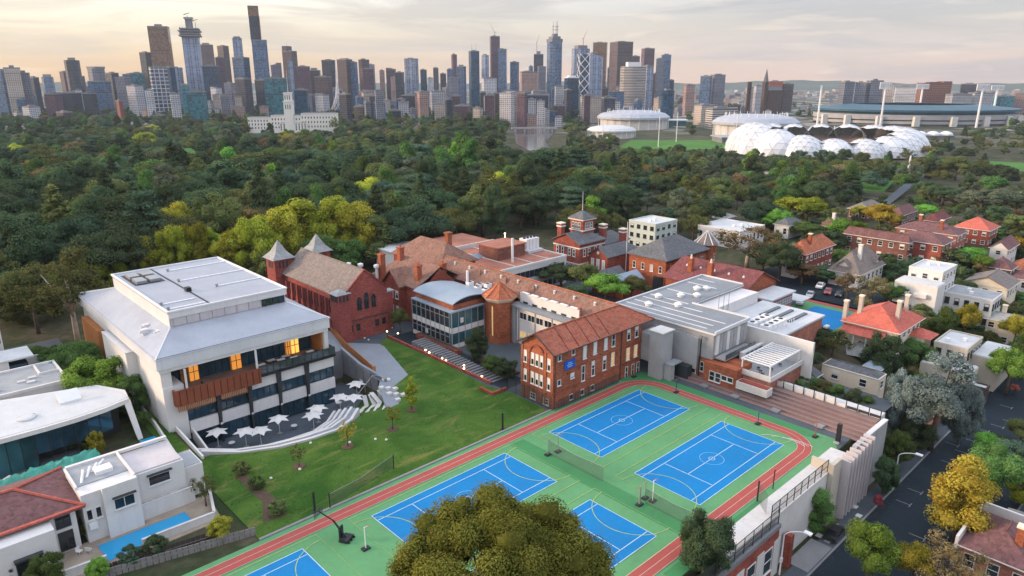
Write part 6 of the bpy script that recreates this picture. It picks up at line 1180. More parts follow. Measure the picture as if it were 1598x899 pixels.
for z in (-1.0,2.6):
 for k in range(9):window(N_,'y',73.5,153.4+k*1.18,z,1.05,1.5,'frame_white','glass_dark',2,2,sill=False)
# blue practice court, car park and cars
struct('practice_court_surround',Mb().sheet([(147,57.5),(174.5,57.5),(174.5,75.5),(147,75.5)],.02,.1),'court_green');struct('practice_court',Mb().sheet([(149.2,60.4),(172,60.4),(172,71.2),(149.2,71.2)],.05,.02),'court_blue');struct('practice_court_run_off',Mb().sheet([(174.6,57.5),(176.6,57.5),(176.6,78),(174.6,78)],.03,.1),'track_red')
struct('car_park',Mb().sheet([(176.7,55),(205,55),(205,98),(168,98),(168,80),(176.7,78)],-.02,.1),'asphalt')
def car(px,py,colm,label,z=None,rz=0.0,ute=False,pos=None):
 if pos:x,y,zz=pos
 else:x,y=at(px,py,.0 if z is None else z);zz=.0 if z is None else z
 t=T('parked_car',label,'car',(x,y,zz),'parked cars',rz=rz+1e-4)
 b=Mb();prof=[(-2.15,.35),(-2.2,.75),(-1.35,.95),(-.65,1.42),(.75,1.45),(1.5,1.0),(2.1,.92),(2.18,.4)] if not ute else [(-2.4,.4),(-2.4,.85),(-1.4,1.0),(-.75,1.6),(.5,1.62),(.75,1.05),(2.45,1.05),(2.45,.45)]
 n=len(prof);vs=[(x_,-.86 if z_<1.1 else-.68,z_) for x_,z_ in prof]+[(x_,.86 if z_<1.1 else .68,z_) for x_,z_ in prof];b.add(vs,[tuple(range(n)),tuple(range(2*n-1,n-1,-1))]+[(i,n+i,n+(i+1) % n,(i+1) % n) for i in range(n)]);t.part('body',b,colm)
 t.part('windscreen',Mb().add([(-1.28,-.72,1.0),(-1.28,.72,1.0),(-.7,.62,1.42),(-.7,-.62,1.42)],[(0,3,2,1)]),'glass_dark');t.part('side_window',Mb().box(-.85,1.0 if not ute else .4,-.80,-.74,1.0,1.32),'glass_dark');t.part('side_window',Mb().box(-.85,1.0 if not ute else .4,.74,.80,1.0,1.32),'glass_dark')
 if ute:t.part('tray',Mb().box(.85,2.38,-.7,.7,1.06,1.09),'steel_dark')
 for wx in (-1.35,1.35):
  for wy in (-.88,.72):w_=t.part('wheel',Mb().tube((wx,wy,.32),(wx,wy+.16,.32),.32,.32,12),'steel_dark');t.part('hub',Mb().tube((wx,wy-.01,.32),(wx,wy+.17,.32),.17,.17,8),'steel',w_)
 for wy in (-.6,.6):t.part('headlight',Mb().box(-2.22,-2.1,wy-.18,wy+.18,.62,.78),'glass_white')
mat('car_white',(0.72,0.72,0.72),.25,.03,spec=.6);mat('car_dark',(0.015,0.017,0.02),.2,.1,spec=.6);mat('car_red',(0.28,0.02,0.025),.25,.05,spec=.6);mat('car_silver',(0.42,0.43,0.45),.3,.05,spec=.6)
car(1248,474,'car_white','white pick-up truck parked beside the blue practice court',rz=.4,ute=True);car(1264,463,'car_silver','silver car in the car park behind the white pick-up',rz=.3);car(1292,458,'car_red','dark red car in the car park',rz=.3);car(1280,449,'car_white','white car at the back of the car park',rz=.2);car(1310,462,'car_dark','black car near the red-roofed house end of the car park',rz=.2)
# ================================================================ houses
def box3(l,n,r,z):
 """plan rectangle from three roof corners in the picture (left, near, right) at height z"""
 a,b,c=at(*l,z),at(*n,z),at(*r,z);return (a[0]+b[0])/2,c[0],(b[1]+c[1])/2,a[1]
HOUSES=[]
def house(label,l,n,r,wall,roof,h=6.0,rise=2.6,axis='x',hip=True,zb=None,flat=False,wins=True,name='house',cat='house',chim=0,over=.5,wframe='frame_white',pane='glass_dark',rows=2,group=None,cm='brick_orange',step=2.6):
 z=-8.0+h if zb is None else zb+h
 for _ in range(12):
  u0,u1,v0,v1=box3(l,n,r,z)
  zb_=ground_z((u0+u1)/2,(v0+v1)/2) if zb is None else zb
  z=.5*z+.5*(zb_+h)
 zb=zb_;t=T(name,label,cat,((u0+u1)/2,(v0+v1)/2,zb),group);o=over if not flat else 0
 u0+=o;u1-=o;v0+=o;v1-=o;zt=zb+h
 if u1<u0+2:u1=u0+2
 if v1<v0+2:v1=v0+2
 t.part('wall',Mb().box(u0,u1,v0,v1,zb-1.5,zt),wall)
 if flat:
  rf=t.part('roof',Mb().box(u0+.2,u1-.2,v0+.2,v1-.2,zt+.002,zt+.1),roof)
  for a,b_,c_,d_ in ((u0-.08,u0+.2,v0-.08,v1+.08),(u1-.2,u1+.08,v0-.08,v1+.08),(u0+.201,u1-.201,v0-.08,v0+.2),(u0+.201,u1-.201,v1-.2,v1+.08)):t.part('parapet',Mb().box(a,b_,c_,d_,zt-.1,zt+.4),wall,rf)
  for k in range(2):a,b_=u0+(u1-u0)*random.uniform(.25,.75),v0+(v1-v0)*random.uniform(.25,.75);t.part('roof_unit',Mb().box(a-.5,a+.5,b_-.4,b_+.4,zt+.1,zt+.8),'steel_white',rf)
 else:
  w_=min(u1-u0,v1-v0);hp=w_*.5 if hip else 0
  rf=t.part('roof',Mb().gable(u0-o,u1+o,v0-o,v1+o,zt-.05,zt+rise,axis,hip0=hp,hip1=hp),roof)
  mid=(u0+u1)/2 if axis=='y' else (v0+v1)/2
  if axis=='x':t.part('ridge',Mb().tube((u0-o+hp,mid,zt+rise+.05),(u1+o-hp,mid,zt+rise+.05),.12,.12,5),roof,rf)
  else:t.part('ridge',Mb().tube((mid,v0-o+hp,zt+rise+.05),(mid,v1+o-hp,zt+rise+.05),.12,.12,5),roof,rf)
  if not hip:
   if axis=='x':t.part('gable_wall',Mb().add([(u0,v0,zt),(u0,v1,zt),(u0,mid,zt+rise-.2)],[(0,2,1)]),wall)
   else:t.part('gable_wall',Mb().add([(u0,v0,zt),(u1,v0,zt),(mid,v0,zt+rise-.2)],[(0,1,2)]),wall)
  t.part('gutter',Mb().box(u0-o-.08,u1+o+.08,v0-o-.08,v0-o-.001,zt-.2,zt-.04).box(u0-o-.08,u0-o-.001,v0-o,v1+o,zt-.2,zt-.04),'render_white',rf)
 for k in range(chim):
  cu,cv=u0+(u1-u0)*(.2+.55*k/max(1,chim-1) if chim>1 else .3),v0+(v1-v0)*(.3 if k % 2==0 else .75);ch=t.part('chimney',Mb().box(cu-.5,cu+.5,cv-.45,cv+.45,zt-.5,zt+rise+1.6),cm);t.part('chimney_cap',Mb().box(cu-.62,cu+.62,cv-.57,cv+.57,zt+rise+1.6,zt+rise+1.85),'render_cream',ch)
 if wins:
  fh=h/rows
  for f in range(rows):
   z0=zb+f*fh+fh*.32
   for a0,a1,face,pos in ((v0,v1,'x',u0),(u0,u1,'y',v0)):
    nw=max(1,int((a1-a0)/step))
    for k in range(nw):window(t,face,pos,a0+(a1-a0)*(k+.5)/nw,z0,min(1.4,(a1-a0)/nw*.5),fh*.45,wframe,pane,1,2,blind=random.choice((0,0,.4)))
 t.dim=(u0,u1,v0,v1,zb,zt);HOUSES.append((u0,u1,v0,v1));return t
t=house('big pale house with bright red hipped roof and tall chimneys',(1310,500),(1400,519),(1450,497),'render_cream','tile_bright',6.2,3.6,'x',over=.7,chim=0,wins=True,zb=-2.2)
u0,u1,v0,v1,zb,zt=t.dim
for cu,cv,h in ((u0+2.5,v1-2,5.4),(u0+5,v0+2,5.2),(u1-3,v0+2.4,5.2),(u0+1,v1+.5,4.0)):ch=t.part('chimney',Mb().box(cu-.45,cu+.45,cv-.4,cv+.4,zt-1,zt+h),'render_beige');t.part('chimney_cap',Mb().box(cu-.55,cu+.55,cv-.5,cv+.5,zt+h,zt+h+.3),'render_cream',ch)
t.part('verandah_roof',Mb().add([(u0-2.6,v0+2,zt-1.9),(u0-2.6,v1,zt-1.9),(u0-.2,v1,zt-.6),(u0-.2,v0+2,zt-.6)],[(0,3,2,1)]),'tile_bright')
for k in range(4):t.part('verandah_post',Mb().tube((u0-2.4,v0+2.6+k*2.6,zb),(u0-2.4,v0+2.6+k*2.6,zt-1.95),.12),'render_white')
t.part('porch',Mb().box(u1-6,u1-1,v0-3,v0-.01,zb,zb+3.6),'render_cream');t.part('porch_roof',Mb().pyramid(u1-3.5,v0-1.5,4.0,zb+3.6,zb+5.0,4),'tile_bright')
house('cream rendered house with dark flat-pitched roof beside the stepped seating',(1284,567),(1368,592),(1386,584),'render_cream','slate',7.0,.8,'y',zb=-6.5,over=.0,rows=2,step=4.5)
t=house('low pale gabled cottage in front of the cream house',(1262,596),(1352,640),(1373,628),'render_white','slate_brown',3.4,1.6,'y',hip=False,zb=-7.2,rows=1,step=4)
house('small grey cottage left of the cream house',(1243,578),(1272,592),(1284,582),'render_cream','slate',3.2,1.5,'x',zb=-4.0,rows=1)
t=house('beige modern flat-roofed house, upper storey',(1459,534),(1510,548),(1533,528),'render_beige','flat_roof_pale',7.0,flat=True,zb=-6.2,rows=2,wframe='frame_dark',step=2.0)
u0,u1,v0,v1,zb,zt=t.dim;t.part('lower_wing',Mb().box(u0-5.5,u0-.01,v0-2.5,v1+.5,zb-2,zb+4.0),'render_beige');t.part('lower_roof',Mb().box(u0-5.3,u0-.02,v0-2.3,v1+.3,zb+4.0,zb+4.2),'flat_roof_pale');t.part('side_wing',Mb().box(u0+4,u1+5,v0-5,v0-.01,zb-2,zb+5.0),'render_beige');t.part('side_roof',Mb().box(u0+4.2,u1+4.8,v0-4.8,v0-.02,zb+5.0,zb+5.2),'flat_roof_pale')
house('small red brick garage with pale roof under the silver gum',(1480,590),(1535,612),(1545,604),'brick_dark','flat_roof_pale',3.0,flat=True,zb=-8.0,rows=1,wins=False,name='garage')
solo('gazebo_roof',Mb().pyramid(*at(1345,545,-1.5),5.0,-1.8,.2,6),'slate_pale','pale blue-grey tent-like pavilion roof behind the cream house','pavilion',(*at(1345,545,-1.5),-4))
house('low teal-roofed shed behind the cream house',(1345,570),(1378,578),(1390,566),'render_white','zinc',3.0,1.0,'y',zb=-4.5,rows=1)
t=house('white modern house with dark vertical panels near the right edge',(1473,456),(1541,470),(1573,461),'render_white','flat_roof_grey',7.5,flat=True,rows=2,pane='glass_dark',wframe='frame_dark',step=2.2)
house('grey slate-roofed terrace house at the right edge',(1538,491),(1625,520),(1650,510),'render_cream','slate_pale',6.4,1.5,'y',rows=2,step=2.6,chim=2,cm='render_cream')
t=house('white three-storey flats with flat grey roof terrace',(1420,417),(1469,427),(1495,415),'render_white','flat_roof_pale',9.5,flat=True,rows=3)
u0,u1,v0,v1,zb,zt=t.dim;t.part('front_wing',Mb().box(u0-6,u0-.01,v0-1,v1+1,zb-1,zt-2.4),'render_white');t.part('front_roof',Mb().box(u0-5.8,u0-.02,v0-.8,v1+.8,zt-2.4,zt-2.2),'flat_roof_pale')
for k in range(3):t.part('balcony',Mb().box(u0-7,u0-6.01,v0+1+k*4,v0+4+k*4,zt-5.6,zt-4.6),'render_white')
t=house('two-storey red brick house with gabled tile roof and white balconies',(1226,391),(1258,399),(1303,381),'brick_red','tile_orange',7.2,3.2,'x',over=.5,chim=1)
u0,u1,v0,v1,zb,zt=t.dim;t.part('front_gable',Mb().gable(u0-2.6,u0+5,v0+1,v0+6,zt,zt+2.4,'x'),'tile_orange');t.part('front_gable_wall',Mb().box(u0-2,u0-.01,v0+1.4,v0+5.6,zb,zt).add([(u0-2,v0+1.4,zt),(u0-2,v0+5.6,zt),(u0-2,v0+3.5,zt+2.1)],[(0,2,1)]),'render_white')
t=house('steep brown shingled house with white dormer gables',(1296,418),(1335,432),(1384,412),'render_white','slate_brown',4.2,5.4,'x',over=.5,chim=1,rows=1,cm='render_white')
u0,u1,v0,v1,zb,zt=t.dim;t.part('dormer',Mb().box(u0+.6,u0+3,v0+3,v0+6,zt,zt+1.6).add([(u0+.6,v0+3,zt+1.6),(u0+.6,v0+6,zt+1.6),(u0+.6,v0+4.5,zt+3)],[(0,2,1)]),'render_white');t.part('dormer_roof',Mb().gable(u0,u0+4.5,v0+2.6,v0+6.4,zt+1.5,zt+3.4,'x'),'slate_brown');t.part('dormer',Mb().box(u1-6,u1-3,v0+.4,v0+3,zt,zt+1.6),'render_white');t.part('dormer_roof',Mb().gable(u1-6.5,u1-2.5,v0-.2,v0+4,zt+1.5,zt+3.4,'y'),'slate_brown')
house('long two-storey brick flats with dark plum roof, nearer wing',(1326,360),(1410,384),(1424,377),'brick_brown','tile_plum',6.8,2.2,'y',step=3.2,name='apartment_house',cat='flats');house('right wing of the plum-roofed brick flats',(1402,367),(1464,388),(1490,374),'brick_red','tile_plum',6.8,2.4,'y',step=3.0,name='apartment_house',cat='flats');house('orange brick flats with long plum roof behind the nearer flats',(1398,354),(1497,369),(1510,360),'brick_pink','tile_plum',6.8,2.2,'y',step=3.2,chim=2,name='apartment_house',cat='flats')
house('bright red-roofed house behind the brick flats',(1494,350),(1545,365),(1556,352),'brick_red','tile_bright',6.0,3.2,'y');house('white gabled house between the flats and the right edge',(1545,384),(1572,392),(1592,380),'render_white','tile_plum',6.0,2.4,'x',hip=False);house('dark purple hipped roof near the right edge',(1538,413),(1575,424),(1590,415),'brick_dark','tile_plum',3.6,2.8,'x',rows=1);house('orange-tiled cottage at the right edge',(1572,414),(1606,426),(1640,415),'brick_pink','tile_orange',3.6,2.6,'x',rows=1)
house('brown-roofed terrace with white gables below the purple roof',(1506,436),(1560,452),(1605,440),'render_cream','slate_brown',4.4,2.4,'x',rows=1,hip=False);house('white-fronted cottage right of the brown terrace',(1572,430),(1620,442),(1650,432),'render_white','tile_plum',4.0,2.2,'x',rows=1)
house('grey hipped cottage roof among the trees right of the car park trees',(1209,348),(1232,354),(1252,346),'render_white','slate',5,2.2,'x',rows=1);house('small brown-roofed house with a white chimney among bright trees',(1282,350),(1300,356),(1318,348),'brick_red','tile_plum',5,2.6,'x',chim=1,cm='render_white',rows=1);house('long brown roof among trees below the stadium',(1330,322),(1352,332),(1376,320),'brick_brown','slate_brown',5,2.6,'x',rows=1);house('hipped maroon roof right of the orange autumn tree',(1388,332),(1410,339),(1428,328),'brick_brown','tile_plum',5,3.0,'x',rows=1);house('rusty roof among bushes left of the red-roofed house',(1444,342),(1464,348),(1482,338),'brick_brown','tile_maroon',5,2.6,'x',rows=1)
t=house('pale blue-green flats with flat roof behind the slate-roofed block',(984,344),(1020,352),(1058,344),'flats_mint','flat_roof_pale',9.0,flat=True,rows=3,wframe='frame_dark',name='apartment_house',cat='flats') if mat('flats_mint',(0.50,0.56,0.52),.8,.1,.25) else None
house('broad white-roofed building behind the bare tree',(1098,350),(1150,366),(1190,352),'render_white','flat_roof_pale',6.0,flat=True,rows=1,name='low_block',cat='building')
house('white house peeping between trees at the top left corner of the flats',(1108,338),(1128,343),(1150,337),'render_white','slate_pale',5.0,1.2,'x',rows=1)
# ================================================================ left edge: white houses, pool
q_=T('pool_house','white two-storey house with flat grey roofs beside the lap pool','house',(19,94,0))
q_.part('wall',Mb().box(13.0,19.0,90.2,98,-.2,6.6),'render_white');q_.part('wall',Mb().box(19.01,25.4,91.4,98.4,-.2,6.2),'render_white');q_.part('roof',Mb().box(13.2,19.0,92.6,97.8,6.61,6.75),'flat_roof_grey');q_.part('roof',Mb().box(19.2,25.2,91.7,98.2,6.21,6.4),'panel_mauve');q_.part('bay',Mb().box(15.2,19.2,89.4,90.19,-.2,7.0),'render_white')
q_.part('parapet',Mb().box(19.0,19.25,90.3,98.2,6.61,7.1),'render_white');q_.part('parapet',Mb().box(12.9,13.15,92,98,6.6,7.0),'render_white');q_.part('parapet',Mb().box(13.15,25.5,98.0,98.5,6.6,7.0),'render_white')
for k in range(4):q_.part('roof_pipe',Mb().tube((13.8+k*.8,93+k,6.75),(14.6+k*.9,95.5+k*.4,7.2),.16,.16,6),'steel_white')
q_.part('roof_unit',Mb().box(15.6,17.6,93.6,95.2,6.75,7.3),'steel_white')
window(q_,'y',89.4,17.4,3.6,2.4,1.5,'frame_white','glass_blue',2,1);window(q_,'y',91.4,22.2,4.0,2.7,1.4,'frame_white','glass_dark',1,1)
for a in (20.6,22.2,23.6):window(q_,'y',91.4,a,.8,1.1,1.3,'frame_white','glass_dark',1,1)
for a in (13.6,14.6):window(q_,'y',90.2,a,3.0,.7,1.5,'frame_white','glass_dark',1,1)
q_.part('sunshade',Mb().box(16.1,18.8,88.9,89.38,5.3,5.4),'frame_dark');q_.part('sunshade',Mb().box(20.7,23.8,90.9,91.38,5.6,5.7),'frame_dark');q_.part('air_unit',Mb().box(13.3,14.2,89.7,90.18,1.9,2.7),'steel_white');q_.part('terrace_box',Mb().box(25.45,28.0,92.2,97,-.2,4.4),'render_white');q_.part('terrace_roof',Mb().box(25.6,27.8,92.4,96.8,4.4,4.5),'flat_roof_grey')
h_=T('tiled_house','white house with plum tiled roof at the bottom left corner','house',(6,94,0));h_.part('wall',Mb().box(-6,12.2,90.2,100.6,-.2,5.6),'render_white');h_.part('wall',Mb().box(3.0,9.5,87.6,90.19,-.2,5.0),'render_white')
rf=h_.part('roof',Mb().gable(-6.6,13.2,89.4,101.4,5.6,7.6,'x',hip0=6,hip1=6),'tile_plum');h_.part('hip_tile',Mb().tube((13.2,89.4,5.7),(7.2,95.4,7.7),.2,.2,5).tube((13.2,101.4,5.7),(7.2,95.4,7.7),.2,.2,5),'tile_bright',rf);h_.part('eave_tile',Mb().box(-6.6,13.25,89.3,89.75,5.55,5.78),'tile_bright',rf);h_.part('ridge',Mb().tube((-.6,95.4,7.7),(7.2,95.4,7.7),.2,.2,5),'tile_bright',rf);h_.part('skylight',Mb().box(3.2,4.4,91.4,92.4,6.2,6.5),'glass_blue',rf)
window(h_,'y',87.6,6.6,.2,2.6,2.4,'frame_dark','glass_dark',2,1,sill=False);h_.part('awning',Mb().box(5.2,8.0,86.9,87.58,2.75,3.0),'frame_dark');window(h_,'y',90.2,10.8,.2,1.6,2.6,'frame_dark','glass_dark',2,1,sill=False);window(h_,'y',90.2,10.8,3.3,1.6,1.6,'frame_dark','glass_dark',2,1,sill=False)
window(h_,'y',90.2,.8,.8,1.2,1.8,'frame_white','glass_dark');window(h_,'y',90.2,-1.5,.8,1.2,1.8,'frame_white','glass_dark')
struct('pool_terrace',Mb().sheet([(8,83.8),(26.9,83.8),(27.8,91.2),(8,90.4)],.02,.15),'sand');struct('swimming_pool',Mb().sheet([(13.8,84.7),(23.9,86.4),(23.9,88.8),(13.6,88.8)],.05,.02),'pool');struct('pool_coping',Mb().strip([(13.75,84.6),(24.0,86.3),(24.0,88.9),(13.5,88.9)],.25,.056,closed=True),'footpath')
for lab,pts,tp in (('white garden wall right of the lap pool',[(17.6,84.9),(26.3,84.6),(27.9,90.4)],1.0),('white garden wall left of the lap pool',[(9.0,84.7),(13.6,84.4)],1.1),('white wall between the house and the pool terrace',[(19.3,90.6),(26.0,90.7)],2.2)):o=T('garden_wall',lab,'wall',(pts[0][0],pts[0][1],0));o.part('wall',Mb().wallrun(pts,.3,-.2,tp),'render_white');o.part('coping',Mb().wallrun(pts,.36,tp+.002,tp+.08),'concrete_pale')
for k in range(2):ch_=T('pool_chair',f"white chair on the pool terrace, {('left', 'right')[k]} of two",'chair',(11.6+k*.9,88.6-k*.5,.03),'chairs on the pool terrace',rz=.5+k*2);ch_.part('seat',Mb().box(-.28,.28,-.28,.28,.4,.46),'render_white');ch_.part('backrest',Mb().box(-.28,.28,.24,.3,.46,.95),'render_white');[ch_.part('leg',Mb().tube((a,c,0),(a,c,.4),.03,.03,4),'render_white') for a in (-.22,.22) for c in (-.22,.22)]
for n_,(a,b_,z1,lab) in enumerate((((12.0,82.6),(26.4,80.0),1.3,'dark timber paling fence below the pool wall'),((12.5,81.9),(28.8,77.8),1.1,'grey timber sleeper fence along the running track'))):
 f_=T('timber_fence',lab,'fence',(a[0],a[1],0));n=26
 for k in range(n):
  p0=(a[0]+(b_[0]-a[0])*k/n,a[1]+(b_[1]-a[1])*k/n);p1=(a[0]+(b_[0]-a[0])*(k+.9)/n,a[1]+(b_[1]-a[1])*(k+.9)/n);f_.part('board',Mb().wallrun([p0,p1],.10,-.1,z1+random.uniform(-.05,.05)),'timber_dark' if n_==0 else 'timber_grey')
 f_.part('rail',Mb().wallrun([a,b_],.16,z1*.45,z1*.45+.12),'timber_grey')
# curved white house
z_=T('curved_house','white modern house with a sweeping curved roof edge and tall glass','house',(10,120,0))
front=[(-9,114.6),(-4,114.5),(2,114.5),(8.5,114.5),(14,114.4),(18,114.6),(22,115.3),(25.8,116.6)];back=[(26.3,120.5),(23.4,126),(8,130.5),(-9,131)]
z_.part('roof',Mb().prism(front+back,5.6,6.3),'render_white');z_.part('roof_skin',Mb().prism([(x,y+.5) for x,y in front]+[(25.6,120.2),(23,125.5),(8,130),(-9,130.5)],6.31,6.36),'flat_roof_pale');z_.part('end_pier',Mb().add([(25.0,116.3,5.6),(26.0,116.6,5.6),(26.2,118,5.6),(25.2,118,5.6),(25.6,114.2,-.1),(26.4,114.4,-.1),(26.6,116,-.1),(25.8,116,-.1)],[(0,1,2,3),(7,6,5,4),(0,4,5,1),(1,5,6,2),(2,6,7,3),(3,7,4,0)]),'render_white')
z_.part('core',Mb().prism([(-9,118.2),(18,118.2),(24.6,119.5),(23,125.6),(-9,130)],-.2,5.59),'frame_dark')
gp=[(2.0+1.75*k,115.6+(.0 if k<9 else (k-9)*.42)) for k in range(13)]
for k in range(12):w_=z_.part('window',Mb().wallrun([gp[k],gp[k+1]],.08,.1 if k<6 else 1.9,5.55),'glass_teal' if k<6 else 'glass_blue');z_.part('mullion',Mb().tube((gp[k][0],gp[k][1]-.08,.1),(gp[k][0],gp[k][1]-.08,5.55),.06,.06,5),'frame_dark',w_)
z_.part('roof_hatch',Mb().add([(17.2,121,6.4),(20.2,121,6.4),(20.2,123.4,7.4),(17.2,123.4,7.4),(17.2,121,6.7),(20.2,121,6.7),(20.2,123.4,7.7),(17.2,123.4,7.7)],[(0,3,2,1),(4,5,6,7),(0,1,5,4),(1,2,6,5),(2,3,7,6),(3,0,4,7)]),'steel_white');z_.part('skylight',Mb().lathe(12.5,119.5,[(1.3,6.37),(1.3,6.6),(.9,6.75)],14),'glass_white');z_.part('deck',Mb().box(0,18,112.4,117.5,-.1,.1),'asphalt_pale');z_.part('low_curved_wall',Mb().wallrun([(-4,109),(3,109.6),(6.5,110.6),(8.5,112.2)],.4,-.1,1.6),'render_white')
for k,(a,c) in enumerate(((9.8,113.0),(14.2,112.6),(16.6,112.8))):o=T('garden_table',f"white framed outdoor table on the deck of the curved house, {('left', 'middle', 'right')[k]} of three",'table',(a,c,.1),'framed tables on the deck');o.part('top',Mb().box(a-.7,a+.7,c-.35,c+.35,.85,.92),'frame_dark');[o.part('leg',Mb().tube((a+i,c+j,.1),(a+i,c+j,.85),.05,.05,4),'render_white') for i in (-.65,.65) for j in (-.3,.3)]
struct('plunge_pool',Mb().sheet([(25.0,107.6),(27.4,107.4),(27.9,113.6),(25.6,113.6)],.05,.1),'pool')
# bunched green scaffold netting on the fence below it
rg=np.random.default_rng(3);sb=Mb();nu,nv=40,10;mat('scrim_teal',(0.02,0.24,0.18),.45,.45,.7,spec=.5,fine=2.5)
for i in range(nu+1):
 for j in range(nv+1):f=j/nv;a=4.0+14.5*i/nu;sb.v.append((a+rg.normal()*.10,103.4+5.2*f+1.0*i/nu+rg.normal()*.14,1.6+2.4*math.sin(math.pi*(.15+.75*f))+.35*math.sin(i*1.1)*math.sin(j*1.2)+rg.normal()*.10))
sb.f=[(i*(nv+1)+j,(i+1)*(nv+1)+j,(i+1)*(nv+1)+j+1,i*(nv+1)+j+1) for i in range(nu) for j in range(nv)]
solo('scaffold_netting',sb,'scrim_teal','crumpled teal scaffold netting draped below the curved house','netting',(11,106,0),smooth=True)
x_=T('flat_roofed_house','white house with a flat grey roof behind the curved house','house',(10,136,0));x_.part('wall',Mb().box(-6,20.6,131.6,143,-.2,6.0),'render_white');x_.part('roof',Mb().box(-5.8,20.3,131.9,142.7,6.01,6.1),'flat_roof_grey')
for a,b_,c_,d_ in ((-6.1,20.7,131.5,131.85),(-6.1,20.7,142.75,143.1),(20.35,20.7,131.9,142.7)):x_.part('parapet',Mb().box(a,b_,c_,d_,5.9,6.45),'render_white')
for u,v in ((14.6,136.2),(15.8,135.0),(16.3,137),(10.8,134.6)):x_.part('skylight',Mb().box(u-.6,u+.6,v-.4,v+.4,6.1,6.35),'glass_white')
x_.part('planter_frame',Mb().box(17.4,17.7,137.6,142.4,6.1,6.5).box(17.7,20.2,137.6,137.8,6.1,6.5),'render_white')
y_=T('apartment_tower','white-framed glass apartment block cut by the left edge','flats',(11,160,0));y_.part('core',Mb().box(2,14.5,158,172,-.2,17.5),'glass_blue')
for k in range(6):y_.part('floor_slab',Mb().box(1.6,15.2,157.3,172.4,k*3.3+.1,k*3.3+.5),'render_white')
for k in range(4):y_.part('corner_post',Mb().box(14.6,15.3,157.2+k*4.7,157.8+k*4.7,0,17.8),'render_white')
for k in range(6):y_.part('balustrade',Mb().box(6,15.0,157.15,157.25,k*3.3+.55,k*3.3+1.5),'glass_teal')
w_=T('white_studio','small white studio with a blue glass side behind the flat roof','house',(10,148,0));w_.part('wall',Mb().box(2,14.5,147,153,-.2,6.6),'render_white');w_.part('glass_side',Mb().box(14.51,17.4,147.2,152.4,-.2,5.6),'glass_blue');w_.part('roof',Mb().box(1.8,18.4,146.8,153.2,6.6,6.9),'flat_roof_pale')
for lab,pts,tp in (('grey garden wall behind the glass-sided studio',[(18,160),(27.5,158)],2.6),('grey garden wall beside the big gum tree',[(17.5,148),(21,143.5)],2.2),('low white wall under the gum tree',[(27.6,146),(28.2,135)],1.6)):o=T('garden_wall',lab,'wall',(pts[0][0],pts[0][1],0));o.part('wall',Mb().wallrun(pts,.3,-.2,tp),'concrete_pale');o.part('coping',Mb().wallrun(pts,.36,tp+.002,tp+.08),'render_white')
struct('driveway',Mb().sheet([(16,160),(27,159),(27,176),(14,176)],.0,.1),'asphalt_pale')
# ================================================================ the white mansion in the park
def gpx(px,py):return onground(px,py)
mx0,my0,mz0=gpx(440,207)
MF=FPX/math.hypot(mx0,my0)                # pixels per metre there
Mn=T('mansion','long white mansion with a square tower rising from the park trees','mansion',(mx0,my0,mz0),rz=-AX+.12)
Zr=lambda r:z_for_row(mx0,my0,r)-mz0
mat('mansion_white',(0.78,0.74,0.68),.7,.06,.05)
wpx=1/MF
def Xp(px):return (px-440)*wpx
for a,b_,r,d in ((395,428,184,12),(428,470,181,16),(470,521,178,14),(440,478,192,22)):
 w0=Mn.part('wing',Mb().box(Xp(a),Xp(b_),-d/2,d/2,-2,Zr(r)),'mansion_white');Mn.part('cornice',Mb().box(Xp(a)-.4,Xp(b_)+.4,-d/2-.4,d/2+.4,Zr(r),Zr(r)+.9),'mansion_white',w0);Mn.part('roof',Mb().gable(Xp(a)+1,Xp(b_)-1,-d/2+1,d/2-1,Zr(r)+.9,Zr(r)+2.6,'x',hip0=2,hip1=2),'slate',w0)
 for k in range(max(2,int((b_-a)/4.2))):
  for z in (Zr(r)*.28,Zr(r)*.52,Zr(r)*.76):
   x=Xp(a)+1.8+k*4.2*wpx
   if x<Xp(b_)-1:Mn.part('window',Mb().box(x-.75,x+.75,-d/2-.12,-d/2-.02,z,z+3),'glass_dark',w0)
tw=Mn.part('tower',Mb().box(Xp(447.5),Xp(459.5),-12,4,0,Zr(158)),'mansion_white');Mn.part('belvedere',Mb().box(Xp(448.5),Xp(458.5),-10.5,2.5,Zr(158),Zr(146)),'mansion_white',tw);Mn.part('tower_cornice',Mb().box(Xp(446.8),Xp(460.2),-12.6,4.6,Zr(159),Zr(157.6)),'mansion_white',tw);Mn.part('tower_cornice',Mb().box(Xp(447.8),Xp(459.2),-11,3,Zr(146),Zr(144.5)),'mansion_white',tw);Mn.part('flagpole',Mb().tube((Xp(453.5),0,Zr(144.5)),(Xp(453.5),0,Zr(110)),.28,.12,5),'steel_white',tw)
for k in range(3):x=Xp(450.5+k*3);Mn.part('arched_opening',Mb().box(x-.6,x+.6,-10.6,-10.52,Zr(155.5),Zr(148.5)),'glass_dark',tw);Mn.part('arched_opening',Mb().box(x-.6,x+.6,-12.1,-12.02,Zr(170),Zr(163)),'glass_dark',tw)
